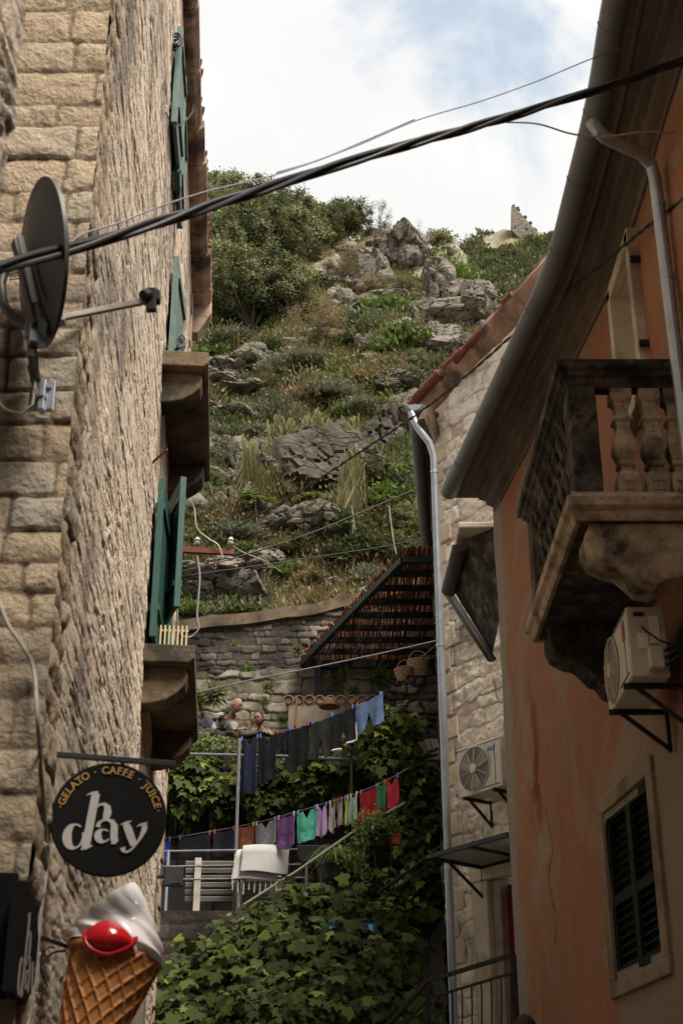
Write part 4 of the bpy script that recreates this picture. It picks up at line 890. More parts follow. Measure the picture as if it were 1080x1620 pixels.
# wires and coils on the left wall
wire('power_cable', 'pale cable running down the street corner past the signs', spline([P(-8, 930, 5.25), P(12, 985, 5.22), P(38, 1025, 5.22), P(54, 1062, 5.25)]+[LW(x, y, .03) for x, y in ((60, 1140), (66, 1230), (74, 1330), (70, 1338), (74, 1375), (66, 1430), (60, 1490), (52, 1570), (40, 1640))]), .0085, m_slat)
def coil(name, label, c, n_, rad, r, m, seed):
    G = MB(); rc = random.Random(seed)
    for k in range(n_):
        a0 = rc.uniform(-.5, .5); ry = rad*rc.uniform(.55, 1.1); rx = rad*rc.uniform(.2, .45); o_ = Vector((rc.uniform(-.015, .015), rc.uniform(-.03, .03), rc.uniform(-.03, .03)))
        G.tube([c+o_+WN*(rx*math.sin(t+a0))+WD*(ry*.5*math.cos(t+a0)+.1*ry*math.sin(2*t))+UZ*ry*math.cos(t+a0*.3) for t in np.linspace(0, 2*math.pi, 22)], r, 5, False)
    return tag(G.build(name, m, None, True), label, 'cable')
coil('cable_coil', 'coil of black cable hung on the highest green shutter', P(277, 66, 9.7), 11, .13, .008, m_cable, 3)
coil('cable_coil', 'tangle of black cable in front of the middle green shutter', P(283, 543, 11.4), 8, .11, .006, m_cable, 5)
wire('loose_wire', 'thin loop of black wire hanging round the highest green shutter', spline([LW(262, 178, .3), LW(276, 200, .34), LW(288, 195, .36), LW(303, 180, .36), LW(305, 160, .35), LW(288, 90, .3)]), .004, m_cable)
G = MB(); a = LW(240, 733, .0); G.bar(a, a+WN*.10+Vector((.05, -.2, .03)), .015, .015); tag(G.build('wall_hook', m_rust), 'small rusty hook in the stone wall between the two window ledges', 'hook')
G = MB()   # little slatted rack on the lower ledge
base = lwat(11.25, .12, 4.05+CZ)
for k in range(7): G.bar(base+WN*(k*.036)+UZ*0, base+WN*(k*.036)+UZ*.26, .020, .012); 
for z in (.05, .22): G.bar(base-WN*.02+WD*.015+UZ*z, base+WN*.23+WD*.015+UZ*z, .012, .016)
tag(G.build('folding_rack', m_palewood), 'small pale wooden folding rack standing on the lower window ledge', 'rack')
# ------------------------------------------------------------------ ROUND CAFE SIGN
def stroke(G, pts, ws, org, ax, ay, an, off, th=.004, close=False):
    """a ribbon of varying width laid on the board"""
    P2 = [Vector((p[0], p[1])) for p in pts]; n = len(P2); Lf = []; Rt = []
    for i in range(n):
        d = (P2[(i+1) % n if close else min(i+1, n-1)]-P2[(i-1) % n if close else max(i-1, 0)]); d.normalize(); q = Vector((-d.y, d.x))
        Lf.append(P2[i]+q*ws[i]/2); Rt.append(P2[i]-q*ws[i]/2)
    k0 = len(G.v)
    for h in (off, off+th):
        for a in (Lf, Rt): G.v += [org+ax*p.x+ay*p.y+an*h for p in a]
    m_ = n if close else n-1
    for i in range(m_):
        j = (i+1) % n; a, b, c, d = k0+i, k0+j, k0+n+j, k0+n+i; e = 2*n
        G.f += [(a+e, d+e, c+e, b+e), (a, a+e, b+e, b), (d, c, c+e, d+e)]
def letters(G, org, ax, ay, an, s, th=.0015):
    """the 'hday' monogram; coordinates in units of the disc radius"""
    f = lambda L_: [(x*s, y*s) for x, y in L_]; wv = lambda L_: [x*s for x in L_]; o = .002
    def arc(cx, cy, rx, ry, a0, a1, n=24): return [(cx+rx*math.cos(R(a)), cy+ry*math.sin(R(a))) for a in np.linspace(a0, a1, n)]
    # tall slanted stem shared by d and h, with serifs
    def S(k, p, w): stroke(G, f(p), wv(w), org, ax, ay, an, o+min(.0006, th)*k, th)
    S(0, [(-.262, .43), (-.352, -.53)], [.14, .14])
    S(1, [(-.42, .39), (-.33, .43), (-.225, .455)], [.01, .04, .04])
    S(2, [(-.43, -.565), (-.34, -.535), (-.24, -.49)], [.02, .05, .02])
    A = arc(-.545, -.345, .135, .205, 55, 380, 36); S(3, A, [.03+.125*max(0, math.cos(R(a-190))) for a in np.linspace(55, 380, 36)])
    S(4, [(-.235, .17), (-.17, .235), (-.10, .245), (-.045, .20), (-.03, .10), (-.045, .02), (-.075, -.03), (-.13, -.07)], [.02, .035, .06, .11, .135, .12, .06, .02])
    S(5, [(-.175, -.165), (-.16, -.09), (-.10, -.04), (-.02, -.03), (.06, -.055), (.105, -.13), (.11, -.25), (.12, -.36), (.13, -.41)], [.085, .05, .03, .04, .08, .12, .125, .125, .09])
    S(6, [(.08, -.44), (.14, -.415), (.20, -.365)], [.03, .06, .01])
    A = arc(-.06, -.31, .10, .105, 50, 330, 26); S(7, A, [.025+.10*max(0, math.cos(R(a-195))) for a in np.linspace(50, 330, 26)])
    S(8, [(.29, -.07), (.34, -.16), (.40, -.30), (.47, -.45)], [.10, .135, .135, .12])
    S(9, [(.21, -.105), (.30, -.065), (.39, -.03)], [.01, .04, .015])
    S(10, [(.60, -.09), (.625, -.10), (.62, -.18), (.575, -.30), (.51, -.42), (.43, -.53), (.36, -.575), (.30, -.56), (.28, -.50)], [.05, .10, .09, .055, .035, .035, .035, .06, .10])
    S(11, [(.49, -.12), (.58, -.075), (.67, -.045)], [.01, .04, .015])
bl = LW(86, 1206, .02); sc = P(172.5, 1295, 5.86); sax = (P(265, 1297, 6.25)-P(80, 1293, 6.0)); RS_ = (P(264, 1295, 5.86)-P(82, 1295, 5.86)).length/2
sax = Vector((1, .16, -.02)).normalized(); say = Vector((.03, .05, 1)); say = (say-sax*say.dot(sax)).normalized(); san = sax.cross(say)  # towards -Y
if san.y > 0: san = -san
sign = thing('cafe_sign', 'round black hanging cafe sign with cream monogram and ochre arched lettering', 'sign', bl)
G = MB(); G.lathe(sc-san*.022, san, [(RS_-.004, -.002), (RS_, .003), (RS_, .020), (RS_-.004, .0225)], 72, say); G.build('board', m_black, sign)
G = MB(); tl = sc+say*(RS_+.022)-sax*(RS_+.012); tr = sc+say*(RS_+.012)+sax*(RS_+.02)
G.bar(tl-sax*.01, tr, .025, .022); G.bar(tl, tl-UZ*.42, .025, .022); G.bar(tl-UZ*.02, tl-UZ*.02-WN*.12, .02, .02); G.bar(tl-UZ*.40, tl-UZ*.40-WN*.12, .02, .02); G.build('bracket_arm', m_iron, sign, bevel=.002)
G = MB(); letters(G, sc, sax, say, san, RS_*1.0); G.build('monogram', m_letter, sign)
def text_mesh(ch, size, bold=.012):
    cu = bpy.data.curves.new('t', 'FONT'); cu.body = ch; cu.size = size; cu.extrude = .002; cu.offset = size*bold; cu.align_x = 'CENTER'; cu.align_y = 'BOTTOM_BASELINE'
    o = bpy.data.objects.new('t', cu); COL.objects.link(o); bpy.context.view_layer.update(); me = bpy.data.meshes.new_from_object(o.evaluated_get(bpy.context.evaluated_depsgraph_get())); bpy.data.objects.remove(o); return me
s_ = '·GELATO · CAFFE · JUICE·'; adv = {' ': .62, '·': .55, 'I': .5, 'J': .62, 'E': .86, 'L': .82, 'F': .80, 'T': .9}
tot = sum(adv.get(c, 1.) for c in s_); a = R(172); a1 = R(10); cur = 0; G = MB()
for ch in s_:
    wch = adv.get(ch, 1.); ang = a+(a1-a)*((cur+wch/2)/tot); cur += wch
    if ch == ' ': continue
    me = text_mesh(ch, RS_*.185); u = sax*math.cos(ang)+say*math.sin(ang); t = sax*math.sin(ang)-say*math.cos(ang)
    o_ = sc+u*(RS_*.80)+san*.002
    G.add([o_+t*v.co.x+u*v.co.y+san*(v.co.z+.002) for v in me.vertices], [tuple(p.vertices) for p in me.polygons])
    # small serifs so that the capitals read as a roman face
    if ch not in '·':
        zz = [v.co for v in me.vertices]; x0 = min(v.x for v in zz); x1 = max(v.x for v in zz); h = max(v.y for v in zz)
        if ch in 'TIFLAEJU':
            for (xx, yy) in ([(0, 0)] if ch in 'TI' else [(x0+.1*(x1-x0), 0)] if ch in 'FLE' else [(x0, 0), (x1, 0)] if ch == 'A' else [(x0+.1*(x1-x0), h), (x1, h)]):
                q_ = o_+t*xx+u*yy+san*.005; G.box(q_, (RS_*.07, .0015, RS_*.012), (t, san, u))
G.build('lettering', m_gold, sign)
# hexagonal sign on the corner
hex_ = thing('corner_sign', 'black angular cafe sign box low on the street corner, seen edge on', 'sign', (C0.x, C0.y, 2.2))
def hexpanel(c, ax, an, wd, ht, t, nm):
    pl_ = [(-wd/2, ht*.5), (wd*.18, ht*.5), (wd/2, ht*.22), (wd/2, -ht*.25), (wd*.18, -ht*.5), (-wd/2, -ht*.5)]
    G = MB(); G.prism([c+ax*x+UZ*z for x, z in pl_], an*t); return G.build(nm, m_black, hex_, bevel=.003)
q0 = LW(30, 1480, .05); q1 = LW(62, 1480, .05); wdt = (q1-q0).length; hz0, hz1 = LW(30, 1380, .05).z, LW(45, 1592, .05).z
hc = Vector(((q0.x+q1.x)/2, (q0.y+q1.y)/2, (hz0+hz1)/2)); hexpanel(hc-WN*.04, WD, WN, wdt, hz0-hz1, .04, 'panel')
G = MB(); letters(G, hc+WN*.001-UZ*.02+WD*.03, WD*1.1, UZ*.95, WN, wdt*.55, .0002); G.build('monogram', m_letter, hex_)
f0 = P(28, 1380, 5.15); f1 = P(27, 1580, 5.15); G = MB(); G.box(((f0.x-.30), 5.17, (f0.z+f1.z)/2), (.60, .04, f0.z-f1.z)); G.build('panel', m_black, hex_, bevel=.003)
G = MB(); letters(G, Vector((f0.x-.23, 5.148, (f0.z+f1.z)/2)), Vector((1, 0, 0)), UZ, Vector((0, -1, 0)), .27); G.build('monogram', m_letter, hex_)
# ------------------------------------------------------------------ ICE CREAM
top = P(213, 1396, 6.25); mid = P(183, 1513, 6.1); low = P(118, 1700, 6.0); axc = (mid-low).normalized()
ice = thing('ice_cream_sign', 'giant model ice cream cone with white swirl and glossy red topping by the left wall', 'sign', low)
xr = Vector((1, .15, 0)); xr = (xr-axc*xr.dot(axc)).normalized(); yr = axc.cross(xr)
ctop = mid+axc*.0; Hc = .72; RC = .182
def conept(a, t, dr=0.): r = .02+(RC-.02)*(1-t)**.85+dr; return ctop-axc*(Hc*t)+(xr*math.cos(a)+yr*math.sin(a))*r
na, nt = 168, 190; V = []; 
aa = np.linspace(0, 2*math.pi, na, endpoint=False); tt = np.linspace(0, 1, nt)
for t in tt:
    for a in aa:
        u = a*14/(2*math.pi)*1.0; v = t*13
        g1_ = abs(((u+v*.55) % 1)-.5)*2; g2_ = abs(((u-v*.62) % 1)-.5)*2; rdg = max(smooth01((g1_-.80)/.12), smooth01((g2_-.80)/.12))
        V.append(conept(a, t, .011*float(rdg)))
i, j = np.meshgrid(np.arange(nt-1), np.arange(na), indexing='ij'); a_ = i*na+j; b_ = i*na+(j+1) % na
q = np.stack([a_, b_, b_+na, a_+na], -1).reshape(-1, 4); npmesh('cone', np.array([tuple(v) for v in V]), np.full(len(q), 4), q.ravel(), m_waffle, ice, None, True)
# rolled edge of the wafer
G = MB(); G.tube([conept(a, 0, .004)+axc*(.022*math.sin(a*1+.4)) for a in np.linspace(-.3, 5.2, 40)], [.010+.012*abs(math.sin(k*.08)) for k in range(40)], 8); G.build('wafer_edge', m_waffle2, ice, True)
# whipped swirl: lobes wound up to a point
na, nt = 120, 130; V = []; tp = top-ctop; Hs = tp.length
sx = (tp/Hs)
for k in range(nt):
    t = k/(nt-1); cen = ctop+axc*(Hs*t*.0)+tp*(t**1.05)-tp*.02*(1-t)-xr*.018*(1-t)
    for a in aa[:0] if False else np.linspace(0, 2*math.pi, na, endpoint=False):
        base = (RC*1.24)*(1-t)**.74*(.84+.20*float(smooth01(t/.12)))+.003; tw = a*1.0+t*5.2
        lob = .5+.5*math.cos(5*tw); step = .5+.5*math.cos(2*math.pi*(t*3.2-.0)+a)
        r = base*(.88+.14*lob**.6)+.016*step*(1-t)*min(1, t*6)
        V.append(cen+(xr*math.cos(a)+yr*math.sin(a))*r)
i, j = np.meshgrid(np.arange(nt-1), np.arange(na), indexing='ij'); a_ = i*na+j; b_ = i*na+(j+1) % na
q = np.stack([a_, a_+na, b_+na, b_], -1).reshape(-1, 4); npmesh('cream', np.array([tuple(v) for v in V]), np.full(len(q), 4), q.ravel(), m_white, ice, None, True)
# red topping: lips-like blob on the front
rc_ = PW(176, 1484, ctop+Vector((0, -.175, 0)), (0, -1, 0)); V = []; nu, nv = 60, 40
fx = Vector((1, .05, -.08)).normalized(); fz = Vector((.05, .25, 1)).normalized(); fn_ = Vector((-.05, -1, .12)).normalized()
for k in range(nv):
    ph = math.pi*k/(nv-1)
    for l in range(nu):
        th = 2*math.pi*l/nu; x = math.sin(ph)*math.cos(th); z = math.sin(ph)*math.sin(th); y = math.cos(ph)
        zz = z*(.085 if z > 0 else .072)*(1-.35*max(0, x))+(.0-.02*x*x if z < 0 else -.02*max(0, x)); 
        V.append(rc_+fx*(x*.100)+fz*zz*.86+fn_*(y*.07+.0))
i, j = np.meshgrid(np.arange(nv-1), np.arange(nu), indexing='ij'); a_ = i*nu+j; b_ = i*nu+(j+1) % nu
q = np.stack([a_, b_, b_+nu, a_+nu], -1).reshape(-1, 4); tpo = npmesh('topping', np.array([tuple(v) for v in V]), np.full(len(q), 4), q.ravel(), m_red, ice, None, True)
G = MB(); G.tube([rc_+fx*(.103*math.cos(t))+fz*((.073 if math.sin(t) > 0 else .074)*math.sin(t)*(1-.35*max(0, math.cos(t))))+fn_*.02 for t in np.linspace(R(170), R(368), 30)], .010, 10); G.build('topping_rim', m_red, tpo, True)
G = MB(); wp = LW(62, 1479, .0); en = mid-xr*.17-axc*.02; G.bar(wp-WN*.02, en, .014, .014)
for s_, c_ in ((1, .0), (-1, .05)):
    G.tube([wp+(en-wp)*.25-UZ*(.03+.012*k)+(en-wp).normalized()*(.035*math.cos(k*.5))*(1-k/22)+UZ*(.035*math.sin(k*.5))*(1-k/22) for k in range(20)], .004, 6)
G.tube(spline([wp-UZ*.17, wp-UZ*.12+(en-wp)*.1, wp-UZ*.05+(en-wp)*.4, wp-UZ*.02+(en-wp)*.75]), .005, 6); G.build('scroll_bracket', m_iron, ice)
# floodlight at the end of the left house
fl = LW(247, 1388, .0); lamp = thing('floodlight', 'small black floodlight on the left wall right of the round sign', 'lamp', fl)
c = fl+WN*.16+Vector((.03, -.05, 0)); G = MB(); G.box(c, (.20, .09, .20), (Vector((1, .1, 0)).normalized(), Vector((-.1, 1, 0)).normalized(), UZ)); G.build('housing', m_iron, lamp, bevel=.01)
G = MB(); G.box(c+Vector((0, -.048, -.01)), (.15, .006, .13)); G.build('glass', m_glass, lamp); G = MB(); G.bar(fl-WN*.02, c, .03, .03); G.build('bracket', m_iron, lamp)
# ------------------------------------------------------------------ TERRACE WALLS
def zpx(py, Y): return float(elev(py))*Y+CZ
def ragged(u, v, top): return v < top
def wall_thing(name, label, Y, x0, x1, z0, z1, m, topf=None, seed=1, thick=.5, keepf=None, **kw):
    w_ = thing(name, label, 'wall', ((x0+x1)/2, Y, z0)); 
    kp = None
    if topf is not None or keepf is not None:
        kp = lambda u, v: (v < (topf(u+x0) if topf else 99)) & (keepf(u+x0, v) if keepf else True)
    stone_wall('masonry', (x0, Y, 0), (1, 0, 0), x1-x0, z0, z1, m, w_, keep=kp, seed=seed, **kw)
    G = MB(); n = 26; xs = [x0+(x1-x0)*i/n for i in range(n+1)]; tp = [float(topf(np.array([x]))[0]) if topf else z1 for x in xs]
    if keepf is None:
        for i in range(n):
            a, b = xs[i], xs[i+1]; G.add([(a, Y+.03, z0), (b, Y+.03, z0), (b, Y+thick, z0), (a, Y+thick, z0), (a, Y+.03, tp[i]-.015), (b, Y+.03, tp[i+1]-.015), (b, Y+thick, tp[i+1]-.015), (a, Y+thick, tp[i]-.015)], [(4, 5, 6, 7), (1, 2, 6, 5), (3, 0, 4, 7), (2, 3, 7, 6)])
        G.build('core', m, w_)
    return w_
# dark retaining wall under the slope
pxs = np.array([180, 285, 400, 480, 560, 640, 760]); pys = np.array([1000, 986, 972, 962, 945, 925, 900.])
Xr = (pxs-540)/(F*CT-(810-pys)*ST)*26; Zr = np.array([zpx(p, 26) for p in pys])
def ttop(x): return np.interp(x, Xr, Zr)+.05*(vn(x*3, x*0, 3)-.5)
w1 = wall_thing('retaining_wall', 'dark weathered retaining wall holding up the overgrown slope', 26, -5.5, 3.2, 6.6, 12.6, m_dark, ttop, 31, step=(.02, .02), ch=(.06, .19), sw=(.08, .36), warp=.06, relief=.040, pillow=.004, rough=.014, rs=12., mort=.007)
G = MB(); xs = np.linspace(-5.5, 3.2, 40)
for a, b in zip(xs[:-1], xs[1:]):
    za, zb2 = float(ttop(np.array([a]))[0]), float(ttop(np.array([b]))[0])
    G.add([(a, 25.90, za-.20), (b, 25.90, zb2-.20), (b, 25.90, zb2+.03), (a, 25.90, za+.03), (a, 26.6, za+.06), (b, 26.6, zb2+.06), (a, 26.05, za-.22), (b, 26.05, zb2-.22)], [(0, 1, 2, 3), (3, 2, 5, 4), (6, 7, 1, 0)])
G.build('coping', m_sill, w1)
# paler rubble wall behind the couple
def t2(x): return np.interp(x, [-5.5, -3, -1, 0, 3.2], [zpx(1066, 24.6), zpx(1070, 24.6), zpx(1058, 24.6), zpx(1052, 24.6), zpx(1050, 24.6)])+.12*(vn(x*4, x*0, 9)-.5)
w2 = wall_thing('rubble_wall', 'pale dry rubble wall with ferns behind the two people', 24.6, -5.5, 3.2, 6.8, zpx(1040, 24.6), m_light, t2, 33, step=(.018, .018), ch=(.14, .30), sw=(.2, .6), warp=.07, relief=.050, pillow=.006, rough=.016, rs=12., mort=.009, thick=1.4)
# parapet below the couple, its lower storey open and dark
def t3(x): return np.interp(x, [-5.2, -2.4, -2.0, -1.0, -.5, 0, 2.2], [zpx(1116, 21), zpx(1144, 21), zpx(1150, 21), zpx(1162, 21), zpx(1168, 21), zpx(1165, 21), zpx(1150, 21)])+.06*(vn(x*5, x*0, 12)-.5)
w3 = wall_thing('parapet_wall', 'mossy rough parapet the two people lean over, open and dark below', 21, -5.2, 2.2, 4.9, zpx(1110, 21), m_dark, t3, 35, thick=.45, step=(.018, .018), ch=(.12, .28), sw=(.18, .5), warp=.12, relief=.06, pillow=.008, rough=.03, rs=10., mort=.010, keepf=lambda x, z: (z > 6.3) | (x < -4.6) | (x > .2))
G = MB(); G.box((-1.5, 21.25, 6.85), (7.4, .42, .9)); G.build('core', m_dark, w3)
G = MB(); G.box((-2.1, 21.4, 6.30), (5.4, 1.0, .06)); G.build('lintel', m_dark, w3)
# dark rock-built bastion on the right carrying the baskets
bx = [(470, 1215), (500, 1190), (540, 1165), (575, 1130), (600, 1112), (618, 1082), (650, 1068), (700, 1066), (760, 1066)]
Xb = [(p-540)/(F*CT-(810-q)*ST)*20.3 for p, q in bx]; Zb = [zpx(q, 20.3) for p, q in bx]
def t4(x): return np.interp(x, Xb, Zb)+.10*(vn(x*5, x*0, 22)-.5)+.05*(vn(x*13, x*0, 25)-.5)
w4 = wall_thing('stone_bastion', 'dark streaked rock-built wall carrying the wicker baskets beside the steel downpipe', 20.3, Xb[0], 2.3, 0, Zb[-1]+.15, m_dark, t4, 37, thick=1.6, step=(.018, .018), ch=(.08, .24), sw=(.12, .45), warp=.08, relief=.055, pillow=.010, rough=.03, rs=9., mort=.010)
# front wall of the lower terrace
w5 = wall_thing('terrace_wall', 'brown stone terrace wall under the metal railing', 19.84, -5.2, 1.0, 0, zpx(1440, 19.84), m_dark, None, 39, thick=.3, step=(.02, .02), ch=(.16, .26), sw=(.25, .5), warp=.05, relief=.03, pillow=.008, rough=.012, rs=12., mort=.009)
w6 = thing('stone_fragment', 'rough pale masonry lump with a plastered, tile-capped wall behind the dark laundry', 'wall', P(530, 1150, 21.8))
G = MB(); a = P(456, 1150, 22.3); b = P(600, 1150, 22.3); ztp = zpx(1108, 22.3); G.box(((a.x+b.x)/2, 22.35, ztp-.55), (b.x-a.x, .2, 1.1)); G.build('plaster', m_surr, w6)
G = MB(); x = a.x
while x < b.x: G.tube([(x+.075*math.cos(t), 22.20, ztp-.01+.06*math.sin(t)) for t in np.linspace(0, math.pi, 9)], .014, 5); G.lathe((x, 22.22, ztp-.01), (0, 1, .1), [(.07, 0), (.07, .3)], 12, (0, 0, 1)); x += .17
G.build('cap_tile', m_verge, w6, True)
def rockmesh(name, c, rad, m, parent=None, seed=0, cuts=16, sub=4, rough=.05, strat=0.):
    r = np.random.default_rng(seed); import bmesh as bm_
    b = bm_.new(); bm_.ops.create_icosphere(b, subdivisions=sub, radius=1); me = bpy.data.meshes.new(name); b.to_mesh(me); b.free()
    n = len(me.vertices); v = np.empty(n*3); me.vertices.foreach_get('co', v); v = v.reshape(-1, 3); v /= np.linalg.norm(v, axis=1)[:, None]
    pn = r.normal(0, 1, (cuts, 3)); pn /= np.linalg.norm(pn, axis=1)[:, None]; pd = r.uniform(.42, .92, cuts)
    dt = v@pn.T; rr = np.where(dt > .05, pd[None]/np.maximum(dt, .05), 9).min(1); rr = np.minimum(rr, 1.15)
    # fracture lines between blocks
    q = v*rr[:, None]; ns = fbm(q[:, 0]*2.5+seed, q[:, 2]*2.5+q[:, 1]*1.7, seed, 5)-.5; f1, f2, _ = worley(q[:, 0]*2.1+seed, q[:, 2]*2.6+q[:, 1]*1.3, seed)
    rr = rr+rough*1.3*ns-rough*1.5*(1-smooth01((f2-f1)*10))+rough*1.2*(_-.5)
    if strat: rr = rr+strat*(np.abs(((q[:, 2]*rad[2]*2.4+.3*ns) % 1)-.5)-.25)
    V = v*rr[:, None]*np.array(rad)+np.array(c)-np.array(wloc(parent) if parent is not None else (0, 0, 0))
    me.vertices.foreach_set('co', V.astype(np.float32).ravel()); me.update(); o = link(name, me, m, parent, True)
    try: me.set_sharp_from_angle(angle=R(38))
    except Exception: pass
    return o
for k, (px, py, s) in enumerate(((540, 1165, .42), (585, 1170, .40), (505, 1170, .34), (560, 1140, .30), (610, 1150, .36))):
    rockmesh('stone', P(px, py+12, 21.6+.1*k), (s*1.1, s*.8, s), m_light if k in (0, 3) else m_dark, w6, 60+k, 14, 4, .10)
hat = MB(); hc_ = P(521, 1118, 21.3); hat.lathe(hc_, (0, 0, 1), [(.165, -.008), (.17, .0), (.11, .015), (.105, .06), (.09, .11), (.05, .135), (.01, .14)], 24)
tag(hat.build('straw_hat', m_wood, None, True), 'dark brown dome shaped hat resting on the pale rock above the laundry', 'hat')
G = MB(); a = P(466, 1150, 21.5); b = P(470, 1103, 21.5); G.bar(a, b, .10, .03); tag(G.build('wooden_plank', m_wood, bevel=.004), 'reddish brown plank standing upright left of the rock with the hat', 'plank')
# ------------------------------------------------------------------ REED PERGOLA
pz = 8.62+CZ; q = lambda px, py: PW(px, py, (0, 0, pz), (0, 0, 1))
N0 = q(637, 886); N1 = q(700, 886); F0 = q(477, 1051); F1 = q(700, 1051)
perg = thing('reed_pergola', 'black iron pergola roofed with brown reeds over the upper terrace', 'pergola', ((N0.x+F0.x)/2+1, F0.y, 5.4))
pr = F1.x+.15
G = MB(); G.bar(N0, F0, .09, .10); G.bar(N0, Vector((pr, N0.y, pz)), .09, .10); G.bar(F0, Vector((pr, F0.y, pz)), .10, .14); G.build('frame', m_iron, perg)
for k in range(1, 8):
    t = k/8.; p = N0.lerp(F0, t); p.z = pz+.03; G = MB(); G.bar(p, (pr, p.y, pz+.03), .075, .09); G.build('rafter', m_iron, perg)
G = MB(); rr_ = np.random.default_rng(3); Lr = []; V = []; T = []; 
x = F0.x
while x < pr:
    # reeds run from front to back, laid side by side with gaps
    y_near = N0.y-.14 if x > N0.x else np.interp(x, [F0.x, N0.x], [F0.y, N0.y])-.1; y_far = F0.y+.1; w_ = rr_.uniform(.010, .022); yy = y_near-rr_.uniform(0, .08)
    while yy < y_far:
        l = rr_.uniform(.35, 1.3); ye = min(yy+l, y_far); z = pz+.12+rr_.uniform(-.012, .02); xo = rr_.uniform(-.008, .008); tn = rr_.random()**1.1
        b0 = len(V); V += [(x+xo-w_/2, yy, z), (x+xo+w_/2, yy, z), (x+xo+w_/2, ye, z+rr_.uniform(-.01, .01)), (x+xo-w_/2, ye, z), (x+xo-w_/2, yy, z+w_), (x+xo+w_/2, yy, z+w_), (x+xo+w_/2, ye, z+w_), (x+xo-w_/2, ye, z+w_)]
        T += [tn]*8; Lr += [b0+i for f in ((0, 3, 2, 1), (4, 5, 6, 7), (0, 1, 5, 4), (2, 3, 7, 6), (1, 2, 6, 5), (3, 0, 4, 7)) for i in f]; yy = ye-.002 if rr_.random() > .12 else ye+.03
    x += w_*rr_.uniform(.95, 1.35)
t_ = np.zeros((len(V), 4)); t_[:, 0] = T; t_[:, 3] = 1
npmesh('reed_mat', np.array(V), np.full(len(Lr)//4, 4), np.array(Lr), m_reed, perg, t_)
G = MB(); p = P(503, 1051, F0.y); G.bar((p.x, F0.y, pz-.05), (p.x, F0.y, 6.8), .13, .13); G.build('post', m_iron, perg)
G = MB(); G.bar((pr-.3, F0.y, pz-.05), (pr-.3, F0.y, 6.8), .13, .13); G.build('post', m_iron, perg)
G = MB()
for t in (.12, .3, .45, .62, .8, .93): p = N0.lerp(F0, t); MB().bar(p-UZ*.07, p+UZ*.10, .03, .012).bar(p+Vector((.02, 0, .02)), p+Vector((-.08, 0, .12)), .012, .012).build('wire_tie', m_galv, perg)
# baskets
def basket(px, py, Y, lab, s=1., tilt=0.):
    b = P(px, py, Y); r = thing('wicker_basket', lab, 'basket', b, 'baskets on the bastion'); G = MB(); pf = []
    for k in range(15): t = k/14; pf.append(((.13+.05*t+.008*(k % 2))*s, .27*s*t))
    pf += [(.165*s, .27*s), (.12*s, .03*s)]; G.lathe(b, (tilt, 0, 1), pf, 20); G.build('bowl', m_wicker, r, True)
    G = MB(); G.tube([b+UZ*.25*s+Vector((.15*s*math.cos(t), 0, .19*s*math.sin(t))) for t in np.linspace(0, math.pi, 15)], .010*s, 7); G.build('handle', m_wicker, r, True); return b
basket(641, 1080, 20.45, 'smaller wicker basket tilted at the left end of the bastion top', .82, -.12); basket(662, 1073, 20.55, 'larger round wicker basket with tall hoop handle on the bastion', 1.)
